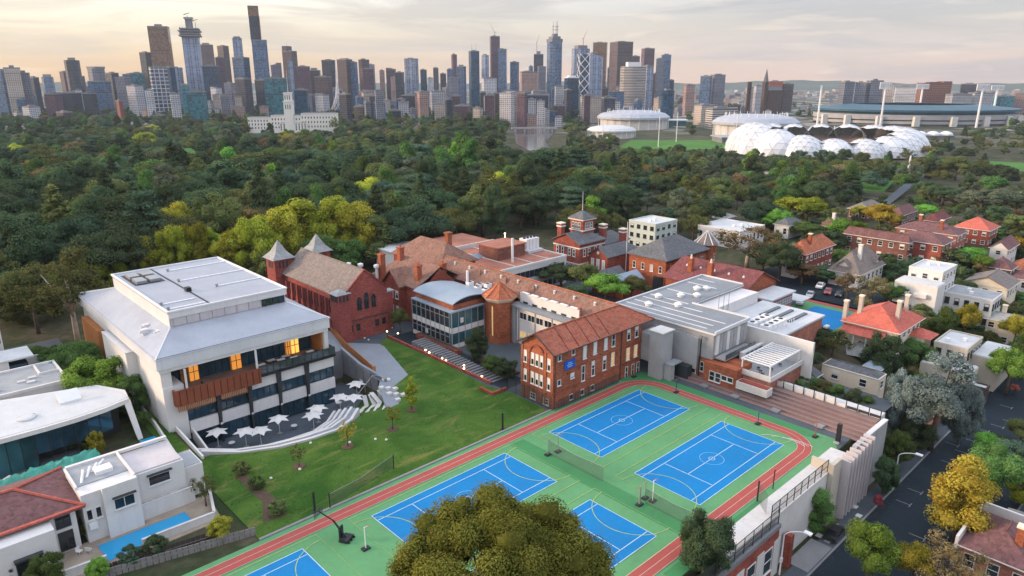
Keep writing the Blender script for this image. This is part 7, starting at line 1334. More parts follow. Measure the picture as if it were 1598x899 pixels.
# ================================================================ river, bridge, playing fields
def ground_poly(pts,lift=.25):return [(*gpx(x,y)[:2],gpx(x,y)[2]+lift) for x,y in pts]
def draped(name,pts,m,lift=.25,kind='structure'):
 P=ground_poly(pts,lift);z=max(p[2] for p in P);b=Mb();b.prism([(p[0],p[1]) for p in P],z-.6,z);return struct(name,b,m)
draped('river',[(803,183),(848,187),(864,193),(868,201),(862,212),(852,222),(858,232),(826,236),(806,226),(801,205)],'river',.6)
bx,by,bz=gpx(835,206);bd=T('road_bridge','low pale bridge crossing the river bend','bridge',(bx,by,bz),rz=-AX+.1);k_=math.hypot(bx,by)/FPX
bd.part('deck',Mb().box(-36*k_,34*k_,-5,5,5.0,6.2),'concrete_pale');bd.part('parapet',Mb().box(-36*k_,34*k_,-5.3,-5.0,5.4,7.4),'concrete');bd.part('parapet',Mb().box(-36*k_,34*k_,5.01,5.3,5.4,7.4),'concrete')
for i in range(5):bd.part('pier',Mb().box((-30+i*14)*k_-1,(-30+i*14)*k_+1,-4.5,4.5,0,4.99),'concrete')
draped('playing_field',[(985,219),(1120,219),(1150,232),(1020,236),(965,230)],'lawn_far',.5);draped('playing_field',[(1545,252),(1620,256),(1620,270),(1540,264)],'lawn_far',.4);draped('park_lawn',[(332,325),(382,318),(400,328),(350,337)],'lawn_far',.3);draped('park_lawn',[(270,246),(300,244),(330,268),(322,280),(300,262)],'lawn_far',.3);draped('railway_yard',[(1180,276),(1340,288),(1340,294),(1180,282)],'sand',.25);draped('road',[(1376,318),(1418,297),(1440,294),(1428,301),(1388,320)],'asphalt_pale',.4)
draped('park_lawn',[(1340,290),(1400,288),(1380,300),(1345,298)],'lawn_far',.35)
# ================================================================ geodesic football stadium
sx,sy=ray_at(1287,240,806);sz=ground_z(sx,sy);kk=806/FPX
St=T('football_stadium','white stadium ringed by faceted bubble-like roof shells','stadium',(sx,sy,sz),rz=-AX)
m,g,b_=base_mat('shell_white');b_.inputs['Base Color'].default_value=(.70,.70,.72,1);b_.inputs['Roughness'].default_value=.28;b_.inputs['Metallic'].default_value=.15
mat('shell_frame',(0.42,0.44,0.47),.5,.1)
RX,RY=94.0,66.0                     # half sizes of the ring
St.part('pitch',Mb().lathe(0,0,[(1,.3),(1,.5)],4).mesh and Mb().box(-RX*.5,RX*.5,-RY*.5,RY*.5,.2,.6),'lawn_far');
sb=Mb();n=48
for i in range(n):
 a0,a1=2*math.pi*i/n,2*math.pi*(i+1)/n
 p=lambda f,a,z:(RX*f*math.cos(a),RY*f*math.sin(a),z)
 sb.add([p(.55,a0,1),p(.55,a1,1),p(.98,a1,17),p(.98,a0,17)],[(0,1,2,3)])
seam_mat('seats',(0.25,0.17,0.14),3.0,0,.25,.8);St.part('seating_bowl',sb,'seats');St.part('concourse',Mb().lathe(0,0,[(1,0),(1,1)],4).mesh and Mb().add([(RX*1.0*math.cos(i*.2618),RY*1.0*math.sin(i*.2618),z) for z in (-1,9) for i in range(24)],[(i,(i+1) % 24,24+(i+1) % 24,24+i) for i in range(24)]),'concrete')
ns=16;iv3,it3=ico(3)
for i in range(ns):
 a=2*math.pi*(i+.5)/ns;cx,cy_=RX*.86*math.cos(a),RY*.86*math.sin(a);rb=Mb()
 re_=190 if math.cos(a)<0 else 197;s_=-math.sin(a);row=re_+(217-re_)*max(0,s_)**1.5+(193-re_)*max(0,-s_)
 hgt=z_for_row(sx+cx*CA+cy_*SA,sy-cx*SA+cy_*CA,row)-sz-2;r=RX*(.235+.09*abs(math.cos(a))**2)
 keep=iv3[:,2]>-.05;idx={};ta=math.atan2(RY*math.cos(a),-RX*math.sin(a))
 out=(math.cos(a),math.sin(a))
 vs=[]
 for j,v in enumerate(iv3):
  lx,ly,lz=v;x=lx*r*1.0;y=ly*r*.95;z=max(-.05,lz)*hgt
  vs.append((cx+x,cy_+y,z+2.0))
 fs=[]
 for f in it3:
  c=iv3[f].mean(0);inward=c[0]*-out[0]+c[1]*-out[1]
  if c[2]>-.02 and not (inward>.22 and c[2]<.86):fs.append(tuple(int(q) for q in f))
 rb.v=vs;rb.f=fs;sh=St.part('roof_shell',rb,'shell_white')
 fb=Mb();seen=set()
 for f in fs:
  for p0,p1 in ((f[0],f[1]),(f[1],f[2]),(f[2],f[0])):
   e=(min(p0,p1),max(p0,p1))
   if e in seen or (p0 % 3 and p1 % 3 and i % 2):continue
   seen.add(e);fb.tube(vs[p0],vs[p1],.28,.28,3)
 St.part('shell_ribs',fb,'shell_frame',sh)
# ================================================================ the cricket ground
cx,cy_,cz=gpx(1422,191);ck=math.hypot(cx,cy_)/FPX
Cg=T('cricket_ground','huge oval cricket ground with banded grey stands and blue roof','stadium',(cx,cy_,cz),rz=-AX)
Zr=lambda r:z_for_row(cx,cy_,r)-cz;A0,B0=122*ck,95*ck;CD=cx*SA+cy_*CA-A0*.72-30;n=56
def oval(f,i):a=2*math.pi*i/n;return (A0*f*math.cos(a),A0*.72*f*math.sin(a))
mat('stand_blue',(0.03,0.095,0.14),.5,.2,.05);mat('stand_grey',(0.36,0.35,0.36),.8,.2,.05)
tiers=[(1.0,0,Zr(196),'concrete_dark'),(1.03,Zr(195),Zr(191),'stand_grey'),(1.0,Zr(191),Zr(188),'concrete_dark'),(1.03,Zr(188),Zr(184),'stand_grey'),(1.0,Zr(184),Zr(182),'concrete_dark'),(1.04,Zr(182),Zr(175),'stand_grey'),(1.0,Zr(175),Zr(171),'stand_blue')]
for f,z0,z1,m_ in tiers:
 b=Mb();o=0
 for i in range(n):p0,p1=oval(f,i),oval(f,(i+1) % n);q0,q1=oval(f*.8,i),oval(f*.8,(i+1) % n);b.add([(*p0,z0),(*p1,z0),(*p1,z1),(*p0,z1),(*q0,z0),(*q1,z0),(*q1,z1),(*q0,z1)],[(0,1,2,3),(3,2,6,7),(5,4,7,6),(4,5,1,0)])
 Cg.part('stand_tier',b,m_)
for i in range(0,n):
 b=Mb();p0,p1,q0,q1=oval(1.06,i),oval(1.06,(i+1) % n),oval(.62,i),oval(.62,(i+1) % n);zz=Zr(166)+(.0 if i % 7 else 0);b.add([(*p0,Zr(171)),(*p1,Zr(171)),(*q1,Zr(163)),(*q0,Zr(163)),(*p0,Zr(168)),(*p1,Zr(168)),(*q1,Zr(162)),(*q0,Zr(162))],[(0,3,2,1),(4,5,6,7),(0,1,5,4),(2,3,7,6),(1,2,6,5),(3,0,4,7)]);Cg.part('roof_panel',b,'stand_blue')
for i in range(30,54,3):
 a=oval(1.05,i);Cg.part('stair_tower',Mb().box(a[0]-5,a[0]+5,a[1]-4,a[1]+4,0,Zr(177)),'concrete_pale')
def light_tower(px,pyb,pyt,label,lean=0,dist=None,w=1.5,head=True):
 if dist:x,y=ray_at(px,pyb,dist);z=ground_z(x,y)
 else:x,y,z=gpx(px,pyb)
 zt=z_for_row(x,y,pyt)-z;k=math.hypot(x,y)/FPX;t=T('light_tower',label,'light tower',(x,y,z),'stadium light towers',rz=-AX);t.part('mast',Mb().tube((0,0,0),(lean*k,0,zt*.9),w*k,w*.75*k,8),'steel_white')
 if head:h_=t.part('lamp_head',Mb().box(lean*k-8*k,lean*k+8*k,-.8,.8,zt*.85,zt),'spire_white');[t.part('lamp',Mb().box(lean*k-7.4*k+i*3.1*k,lean*k-5.0*k+i*3.1*k,-1.1,-.82,zt*.88,zt*.97),'glass_white',h_) for i in range(5)]
 else:t.part('lamp_head',Mb().box(lean*k-1*k,lean*k+1*k,-.5,.5,zt*.88,zt),'steel_white')
light_tower(1274,205,133,'leaning white light tower left of the cricket ground',0,CD,w=1.6,head=False);light_tower(1373,200,128,'tallest light tower in front of the cricket ground',0,CD);light_tower(1523,199,131,'light tower at the right end of the cricket ground',0,CD);light_tower(1317,175,126,'light tower behind the left stand of the cricket ground',0,CD+350);light_tower(1434,175,131,'light tower in front of the red-brown hotel',0,CD+350);light_tower(1550,175,133,'small light tower right of the cricket ground',0,CD+300)
for k,(px,pb,pt) in enumerate(((940,226,190),(1027,230,180),(1055,222,175),(1147,226,178))):
 x,y,z=gpx(px,pb);solo('light_pole',Mb().tube((x,y,z),(x,y,z_for_row(x,y,pt)),.55,.35,6),'steel_white',f'slim white light pole beside the playing field, {("first", "second", "third", "fourth")[k]} from the river','light pole',(x,y,z),'light poles by the playing field')
for k,(px,pb,pt,w) in enumerate(((1417,272,243,3.0),(1299,228,197,2.2))):
 x,y,z=gpx(px,pb);zt=z_for_row(x,y,pt);t=T('pylon',('white twin pylon right of the faceted stadium','white frame pylon above the faceted stadium')[k],'pylon',(x,y,z));t.part('leg',Mb().tube((x-w,y,z),(x-.3,y,zt),.7,.5,6),'steel_white');t.part('leg',Mb().tube((x+w,y,z),(x+.3,y,zt),.7,.5,6),'steel_white');t.part('cross_bar',Mb().tube((x-w*.6,y,z+(zt-z)*.45),(x+w*.6,y,z+(zt-z)*.45),.4,.4,5),'steel_white')
# ================================================================ tennis arenas
def arena(label,xl,xr,yb,yt,depth,curve=1.0,fins=True,m_='metal_roof_x'):
 x,y,z=gpx((xl+xr)/2,yb);k=math.hypot(x,y)/FPX;w=(xr-xl)*k;zt=z_for_row(x,y,yt)-z;t=T('arena',label,'arena',(x,y,z),rz=-AX);nn=24
 t.part('wall',Mb().add([(w/2*.94*math.cos(6.283*i/nn),depth/2*.94*math.sin(6.283*i/nn),zz) for zz in (-1,zt*.6) for i in range(nn)],[(i,(i+1) % nn,nn+(i+1) % nn,nn+i) for i in range(nn)]),'concrete_pale')
 vs=[];rings=[(1.03,.55),(1.03,.66),(.9,.84),(.6,.97),(.02,1.0)]
 for f,h in rings:vs+=[(w/2*f*math.cos(6.283*i/nn),depth/2*f*math.sin(6.283*i/nn),zt*h) for i in range(nn)]
 rf=t.part('roof',Mb().add(vs,[(r*nn+i,r*nn+(i+1) % nn,(r+1)*nn+(i+1) % nn,(r+1)*nn+i) for r in range(4) for i in range(nn)]),m_)
 if fins:
  for i in range(nn):a=6.283*i/nn;t.part('mast',Mb().tube((w/2*.75*math.cos(a),depth/2*.75*math.sin(a),zt*.85),(w/2*.72*math.cos(a),depth/2*.72*math.sin(a),zt*1.08),.5,.4,5),'steel_white',rf)
 for i in range(nn):a=6.283*i/nn;t.part('column',Mb().tube((w/2*.99*math.cos(a),depth/2*.99*math.sin(a),-1),(w/2*.99*math.cos(a),depth/2*.99*math.sin(a),zt*.56),.5,.5,5),'steel_white')
 return t
arena('white-roofed tennis arena with a crown of masts',935,1040,200,172,120);arena('small white drum arena right of the masted arena',1010,1036,199,184,40,fins=False,m_='steel_white');arena('grey low-roofed arena in front of the masted arena',918,990,214,196,70,fins=False,m_='flat_roof_pale');arena('broad white arena with arched roof left of the faceted stadium',1118,1236,212,178,110)
x,y,z=gpx(1050,196);k=math.hypot(x,y)/FPX;t=T('glass_pavilion','long dark glass pavilion with white roof beside the arenas','building',(x,y,z),rz=-AX-.1);t.part('wall',Mb().box(-26*k,18*k,-14,14,-1,9),'glass_teal');t.part('roof',Mb().box(-28*k,20*k,-16,16,9,11),'metal_pale')
x,y,z=gpx(1165,222);k=math.hypot(x,y)/FPX;t=T('low_hall','long low grey hall left of the faceted stadium','building',(x,y,z),rz=-AX+.1);t.part('wall',Mb().box(-45*k,12*k,-18,18,-1,7),'concrete_dark');t.part('roof',Mb().box(-47*k,14*k,-20,20,7,8.4),'flat_roof_grey')
x,y,z=gpx(1020,173);k=math.hypot(x,y)/FPX;t=T('red_sign_building','low building with a sloping red roof by the black glass block','building',(x,y,z),rz=-AX);t.part('wall',Mb().box(-8*k,10*k,-8,8,-1,7),'render_white');t.part('roof',Mb().add([(-8*k,-9,7),(10*k,-9,17),(10*k,9,17),(-8*k,9,7),(-8*k,-9,8),(10*k,-9,18.5),(10*k,9,18.5),(-8*k,9,8)],[(0,3,2,1),(4,5,6,7),(0,1,5,4),(1,2,6,5),(2,3,7,6),(3,0,4,7)]),'red_paint')
x,y,z=gpx(1460,215);k=math.hypot(x,y)/FPX;t=T('shell_pavilion','row of small white shell roofs right of the faceted stadium','pavilion',(x,y,z),rz=-AX)
for i in range(4):t.part('shell',Mb().lathe((-38+i*17)*k,0,[(9*k,3),(7.5*k,6.5),(4*k,8.6),(.3,9.4)],14),'steel_white',smooth=True)
t.part('wall',Mb().box(-46*k,22*k,-6,6,-1,3),'concrete_dark')
t=T('long_low_flats','long low red-roofed rail sheds below the skyline','building',(*gpx(600,168)[:2],gpx(600,168)[2]),rz=-AX);k=math.hypot(*gpx(600,168)[:2])/FPX;t.part('wall',Mb().box(-45*k,55*k,-10,10,-1,6),'render_cream');t.part('roof',Mb().gable(-46*k,56*k,-11,11,6,10,'x'),'tile_bright')
# ================================================================ street on the right
RZ=-8.5
struct('road',Mb().sheet([(20,15.5),(420,15.5),(420,30.6),(20,30.6)],RZ+.03,.1),'asphalt');struct('kerb',Mb().box(20,420,30.6,30.85,RZ-.2,RZ+.15),'footpath');struct('kerb',Mb().box(20,420,15.25,15.5,RZ-.2,RZ+.15),'footpath');struct('footpath',Mb().box(20,420,30.86,33.1,RZ-.2,RZ+.13),'asphalt_pale');struct('footpath',Mb().box(20,420,12.8,15.24,RZ-.2,RZ+.13),'asphalt_pale')
struct('driveway_apron',Mb().sheet([(83.5,31.0),(91,31.0),(91,34),(83.5,34)],RZ+.16,.02),'footpath')
for k,(px,py) in enumerate(((1320,853),(1260,899),(1398,780),(1416,762),(1418,832),(1395,853),(1468,718),(1490,702),(1475,690),(1500,683),(1523,668),(1546,662),(1565,655),(1480,650),(1560,632))):
 x,y=at(px,py,RZ);t=struct('bay_marking',Mb().strip([(x,y),(x,y-2.1)],.14,RZ+.045),'footpath');struct('bay_marking_bar',Mb().strip([(x-.7,y-2.1),(x+.7,y-2.1)],.14,RZ+.05),'footpath',t)
for k,(px,py) in enumerate(((1278,837),(1292,845),(1334,792),(1340,806))):x,y=at(px,py,RZ);struct('pit_lid',Mb().sheet([(x-.5,y-.4),(x+.5,y-.4),(x+.5,y+.4),(x-.5,y+.4)],RZ+.17,.02),'concrete_pale')
def street_lamp(x,y,z,h,label,dx,dy):
 t=T('street_lamp',label,'street lamp',(x,y,z),'curved street lamps');t.part('pole',Mb().tube((x,y,z),(x,y,z+h*.86),.13,.08,8),'steel_white');b=Mb();pts=[(x+dx*2.4*(1-math.cos(a)) ,y+dy*2.4*(1-math.cos(a)),z+h*.86+h*.14*math.sin(a)) for a in np.linspace(0,1.571,7)]
 for i in range(6):b.tube(pts[i],pts[i+1],.07,.07,6)
 t.part('arm',b,'steel_white');e=pts[-1];t.part('lamp_head',Mb().box(min(e[0],e[0]+dx*.9)-.12,max(e[0],e[0]+dx*.9)+.12,min(e[1],e[1]+dy*.9)-.12,max(e[1],e[1]+dy*.9)+.12,e[2]-.12,e[2]+.06),'steel_white');t.part('service_box',Mb().box(x-.16,x+.16,y-.16,y+.16,z+2.0,z+2.7),'steel_white')
x,y=at(1216,897,RZ);street_lamp(x,y,RZ,z_for_row(x,y,826)-RZ,'curved street lamp at the bottom right beside the brick wall',.5,-.85);x,y=at(1395,754,RZ);street_lamp(x,y,RZ,z_for_row(x,y,704)-RZ,'curved street lamp beyond the white end wall',.4,-.9)
x,y=at(1303,838,RZ);car(0,0,'car_dark','black car parked under the green street tree',rz=math.pi,pos=(x,y,RZ+.03))
bw=T('brick_street_wall','long low red brick garden wall along the street footpath','wall',(125,33.4,RZ))
bw.part('wall',Mb().box(117,146,33.2,33.6,RZ-.2,RZ+1.8),'brick_pink')
for k in range(8):bw.part('pier',Mb().box(116.8+k*4,117.5+k*4,33.0,33.75,RZ-.2,RZ+2.3),'brick_pink')
# brick building under the courts at the lower right
y0=T('brick_basement','red brick basement front with white windows under the courts','building',(68,35.5,RZ));y0.part('wall',Mb().box(46,80,34.0,36.5,RZ-.2,-1.3),'brick_red');y0.part('roof_yard',Mb().box(46.2,79.6,34.5,36.55,-1.29,-1.15),'soil');y0.part('parapet',Mb().box(46,80.2,33.9,34.45,-1.3,-.7),'concrete_dark');y0.part('gate_pier',Mb().box(82.4,83.3,33.3,34.3,RZ-.2,-3.5),'brick_red')
for a in (63,68,73,77.4):window(y0,'y',34.0,a,-6.9,2.2,3.6,'frame_white','glass_dark',1,2);y0.part('render_panel',Mb().box(a+1.4,a+3.2,33.93,33.99,RZ,-2.8),'concrete_pale')
yf=T('yard_fence','dark wire fence round the brown yard below the courts','fence',(70,34.2,-.7))
for k in range(10):yf.part('post',Mb().tube((60+k*2.2,34.2,-.8),(60+k*2.2,34.2,1.6),.05),'steel_dark')
yf.part('rail',Mb().tube((60,34.2,1.6),(80,34.2,1.6),.04).tube((60,34.2,.4),(80,34.2,.4),.04),'steel_dark');yf.part('mesh',Mb().add([(60,34.2,-.8),(80,34.2,-.8),(80,34.2,1.6),(60,34.2,1.6)],[(0,1,2,3)]),'netting')
t=house('maroon slate-roofed cottage at the bottom right corner',(1500,832),(1580,905),(1680,850),'brick_pink','tile_plum',4.4,2.2,'x',zb=RZ,chim=1,rows=1,cm='brick_orange');u0,u1,v0,v1,zb,zt=t.dim;t.part('parapet_wall',Mb().box(u0-.6,u1+.6,v1+.1,v1+.45,zb,zt+1.2),'render_white');t.part('parapet_wall',Mb().box(u1+.3,u1+.65,v0-.5,v1,zb,zt+1.4),'render_white')
house('grey shed roof behind the bottom right cottage',(1560,812),(1610,835),(1640,815),'render_white','slate_pale',3.0,1.0,'x',zb=RZ,rows=1,wins=False,name='shed')
# shade sail beside the hall
x,y=at(1245,548,2);sl=T('shade_sail','white pointed shade sail right of the sports hall wing','shade sail',(x,y,-2));sl.part('sail',Mb().add([(x-2,y+3,1.8),(x+1.5,y-4.5,0.4),(x+3.5,y+1,3.8),(x+1,y-.3,1.5)],[(0,1,3),(1,2,3),(2,0,3)]),'render_white');sl.part('mast',Mb().tube((x+3.5,y+1,-3),(x+3.5,y+1,4),.1),'steel');sl.part('mast',Mb().tube((x-2,y+3,-3),(x-2,y+3,1.9),.1),'steel')
# ================================================================ trees placed one by one
def tp(xb,yb,yt,wpx,key,lk,label,z=None,name='tree',cat='tree',group=None,dens=1.0,size=1.0,pale=False):
 """foot at picture point (xb, yb) on the ground (or height z), top at row yt, crown wpx pixels wide"""
 if z is None:x,y,zz=onground(xb,yb)
 else:(x,y),zz=at(xb,yb,z),z
 h=max(1.2,z_for_row(x,y,yt)-zz);f=x*SA+y*CA;dist=math.hypot(f*math.cos(PITCH)-(zz+h*.6-CAM_H)*math.sin(PITCH),0)
 kind,cl=PROTO[key][0],PROTO[key][1];pw=2*max(max(abs(c[0])+c[3],abs(c[1])+c[4]) for c in cl)*.93;ph=max(c[2]+c[5] for c in cl)
 w=wpx*dist/FPX;s=h/ph
 return tree(x,y,zz,key,lk,9.6*s,label,name,cat,group,wide=w/(pw*s),dens=dens,size=size,pale=pale)
NEAR=[
 (1100,893,803,94,'bush0','dark','dense round dark green tree beside the lower bend of the track',dict(z=-1.2,dens=8.0,size=.33)),
 (1487,850,712,104,'tall1','gold','bright yellow autumn street tree on the right',dict(z=RZ,dens=7.2,size=.35)),(1350,912,820,80,'round2','bright','fresh green street tree nearest the bottom edge',dict(z=RZ,dens=7.2,size=.35)),
 (1420,925,848,66,'round0','yellow','yellow-green street tree right of the fresh green one',dict(z=RZ,dens=6.4,size=.35)),(1472,945,842,110,'gum0','brown','thin brownish tree over the bottom right cottage',dict(z=RZ,dens=3.5,size=.33)),(1540,800,690,92,'round3','mid','dark green tree behind the yellow street tree',dict(z=RZ,dens=6.4,size=.35)),(1538,720,675,46,'round1','bright','light green street tree top beyond the yellow tree',dict(z=RZ,dens=4.8,size=.4)),(1590,790,735,50,'tall0','lime','yellow-green tree on the right edge above the cottage',dict(z=RZ,dens=4.8,size=.4)),(1575,745,690,60,'round2','bluegreen','blue-green tree on the right edge',dict(z=RZ,dens=4.8,size=.4)),(1590,700,655,50,'round0','olive','olive bush on the right edge by the road',dict(z=RZ,dens=4.8,size=.4)),(1560,700,680,34,'round0','dark','small dark shrub across the road',dict(z=RZ,dens=4.0,size=.4)),
 (1452,700,553,126,'gum1','silver','big silver-blue gum tree beside the street',dict(z=-8.0,dens=8.8,size=.33)),(1400,690,580,62,'bush0','silver','silver-blue gum crown left of the biggest one',dict(z=-8.0,dens=6.4,size=.35)),(1495,690,600,60,'bush1','silver','silver-blue gum crown right of the biggest one',dict(z=-8.0,dens=6.4,size=.35)),
 (1270,832,762,58,'tall2','mid','dark conical tree against the fins of the end wall',dict(z=RZ,dens=6.4,size=.33)),(1487,665,652,14,'round0','gold','tiny orange tree on the street corner',dict(z=RZ,dens=2,size=.9)),(1368,800,772,18,'round1','red','small crimson shrub at the kerb',dict(z=RZ,dens=2,size=.7)),(1395,730,672,50,'bush1','mid','green tree behind the red brick street wall',dict(z=-8,dens=4.8,size=.4)),(1425,700,650,60,'bush0','dark','dark trees under the silver gums by the brick wall',dict(z=-8,dens=4.8,size=.4)),(1378,770,712,40,'bush1','dark','dark bush at the near end of the brick street wall',dict(z=-8.3,dens=4.8,size=.4)),
 (1582,616,600,16,'round0','red','crimson shrub by the far bend of the street',dict(z=RZ,dens=2,size=.7)),(1570,612,545,74,'broad1','bright','bright green hedge tree left of the far street bend',dict(z=-8,dens=4.8,size=.4)),(1592,590,520,50,'round2','mid','mid green tree at the right edge above the street',dict(z=-8,dens=4.8,size=.4)),(1550,590,556,50,'round2','bright','bright shrub beside the beige modern house',dict(z=-8,dens=4.0,size=.4)),
 (1258,612,588,44,'bush0','mid','first dark shrub behind the panelled fence',dict(z=-2,dens=4.8,size=.4)),(1282,624,596,40,'bush1','olive','second shrub behind the panelled fence',dict(z=-2,dens=4.8,size=.4)),(1306,636,600,36,'tall0','mid','upright shrub behind the panelled fence',dict(z=-2.5,dens=4.8,size=.4)),(1330,648,606,36,'tall1','dark','dark upright shrub at the end of the panelled fence',dict(z=-3,dens=4.8,size=.4)),(1350,656,618,32,'tall2','mid','green upright shrub next to the low cottage wall',dict(z=-3.5,dens=4.8,size=.4)),
 (1375,588,520,66,'bush0','dark','dark round tree below the red-roofed house',dict(z=-5,dens=4.8,size=.4)),(1425,580,530,60,'bush1','mid','green tree right below the red-roofed house',dict(z=-6,dens=4.8,size=.4)),(1467,545,478,48,'tall1','mid','tall green tree right of the red-roofed house',dict(z=-5,dens=4.8,size=.4)),(1503,530,474,40,'round2','yellow','yellow-green tree before the white modern house',dict(z=-6,dens=4.8,size=.4)),(1298,560,515,60,'gum0','olive','olive tree left of the tent-like roof',dict(z=-2,dens=4.0,size=.4)),(1275,545,510,50,'round0','dark','dark bush at the corner of the blue practice court',dict(z=-1,dens=4.0,size=.4)),(1240,540,515,30,'round1','rust','small orange shrub beside the service block',dict(z=-1,dens=3.2,size=.4)),(1262,590,540,40,'round3','dark','dark bush below the shade sail',dict(z=-3,dens=4.0,size=.4)),(1340,495,452,40,'gum1','brown','bare-looking brown tree left of the red-roofed house',dict(z=-1,dens=1.9,size=.4)),(1395,480,440,50,'round0','mid','green tree behind the red-roofed house',dict(z=-2,dens=4.0,size=.4)),(1432,482,448,30,'round2','yellow','yellow tree in front of the white flats',dict(z=-3,dens=4.0,size=.4)),(1580,545,492,50,'round0','yellow','yellow-tipped tree at the terrace house',dict(z=-7,dens=4.8,size=.4)),
 (30,505,440,84,'bush0','olive','olive tree mass behind the left edge flats',dict(z=0,dens=3.2,size=.42)),(85,495,428,78,'bush1','mid','green tree mass left of the pale-trunked gum',dict(z=0,dens=3.2,size=.42)),(8,470,420,70,'bush0','bluegreen','blue-green tree cut by the left edge',dict(z=0,dens=3.2,size=.42)),(100,455,412,70,'bush1','olive','small rounded tree behind the pale-trunked gum',dict(z=0,dens=3.2,size=.42)),
 (123,540,388,130,'gum0','olive','big gum tree with pale trunk left of the white building',dict(z=0,dens=4.8,size=.4,pale=True)),(60,520,415,90,'round0','olive','rounded olive tree left of the pale-trunked gum',dict(z=0,dens=4.0,size=.4)),(155,640,560,100,'bush0','bright','bright green spreading tree beside the white building wall',dict(z=0,dens=6.4,size=.35)),(125,600,535,90,'bush1','mid','green tree behind the bright spreading one',dict(z=0,dens=6.4,size=.35)),(205,645,590,70,'bush0','mid','green tree against the white building side wall',dict(z=0,dens=6.4,size=.35)),(180,570,525,70,'bush1','mid','green shrub mass under the rust red cladding',dict(z=0,dens=4.8,size=.4)),(45,560,545,60,'broad2','mid','low hedge before the grey garden wall',dict(z=0,dens=3.2,size=.4,name='hedge',cat='hedge')),(90,570,540,50,'broad0','mid','low hedge along the driveway wall',dict(z=0,dens=3.2,size=.4,name='hedge',cat='hedge')),
 (112,700,668,26,'bush0','olive','first potted shrub on the curved house deck',dict(z=0,dens=2,size=.7)),(133,700,668,26,'bush1','olive','second potted shrub on the curved house deck',dict(z=0,dens=2,size=.7)),(153,712,674,26,'bush0','yellow','third and brightest shrub on the curved house deck',dict(z=0,dens=2,size=.7)),(20,905,870,34,'bush1','bluegreen','dark shrub in the very corner at bottom left',dict(z=0,dens=4.0,size=.4)),(75,915,868,60,'bush0','mid','rounded green shrub below the tiled house',dict(z=0,dens=4.8,size=.4)),(155,905,872,36,'bush1','bright','green shrub outside the left pool wall',dict(z=0,dens=4.8,size=.4)),(140,832,808,34,'bush0','olive','olive bush against the pool house wall',dict(z=0,dens=2.5,size=.6)),(206,815,792,14,'tall0','yellow','tall potted plant on the pool terrace',dict(z=0,dens=1.5,size=.9)),(245,865,838,40,'bush1','dark','dark bush between the pool wall and the paling fence',dict(z=0,dens=2.5,size=.6)),(205,880,855,40,'bush0','bluegreen','low blue-green bush by the paling fence',dict(z=0,dens=2.5,size=.6)),(283,770,742,34,'bush1','dark','dark bush at the corner of the pool house',dict(z=0,dens=2.5,size=.6)),(322,790,740,38,'gum0','olive','straggly olive bush at the end of the pool wall',dict(z=0,dens=3.2,size=.4)),(345,838,808,40,'bush0','yellow','yellow-green bush above the sleeper fence',dict(z=0,dens=2.5,size=.6)),(226,665,640,26,'broad1','mid','low planting strip along the plunge pool',dict(z=0,dens=3.2,size=.4)),
 # within the school
 (745,566,510,42,'tall2','dark','dark upright tree at the glazed classroom corner',dict(z=0,dens=4.8,size=.4)),(625,520,480,30,'round0','olive','small olive tree between chapel and glazed block',dict(z=0,dens=4.0,size=.4)),(790,590,560,40,'bush0','dark','dark shrubs left of the red brick block',dict(z=0,dens=4.0,size=.4)),(770,580,555,40,'bush1','mid','low shrubs below the octagonal turret',dict(z=0,dens=4.0,size=.4)),
 (875,455,412,70,'round0','dark','dark tree in the courtyard behind the brown wing',dict(z=0,dens=4.0,size=.42)),(912,460,410,60,'round3','olive','olive tree in the courtyard below the villa',dict(z=0,dens=4.0,size=.42)),(945,474,428,66,'round2','bright','brightest green tree in the school courtyard',dict(z=0,dens=4.0,size=.42)),(985,470,430,56,'round1','olive','brownish green tree at the right of the courtyard',dict(z=0,dens=4.0,size=.42)),(895,480,445,50,'round1','dark','low dark tree against the brown wing ridge',dict(z=0,dens=4.0,size=.42)),
 (1165,420,350,110,'gum0','brown','wide half-bare grey-brown tree behind the round turret',dict(z=0,dens=2.1,size=.4,pale=True)),(1215,440,375,70,'round3','dark','dark tree right of the half-bare tree',dict(z=0,dens=4.0,size=.4)),(1190,425,385,60,'round1','dark','dark underbrush beneath the half-bare tree',dict(z=0,dens=4.0,size=.4)),(1080,385,320,56,'gum1','olive','open-crowned olive tree before the mint flats',dict(z=-3,dens=3.2,size=.4)),(1028,388,330,30,'gum0','brown','thin brown tree in front of the mint flats',dict(z=-3,dens=2.4,size=.4)),(1000,385,350,36,'round0','dark','dark tree at the left corner of the mint flats',dict(z=-3,dens=3.2,size=.42)),
]
for r in NEAR:tp(*r[:7],**r[7])
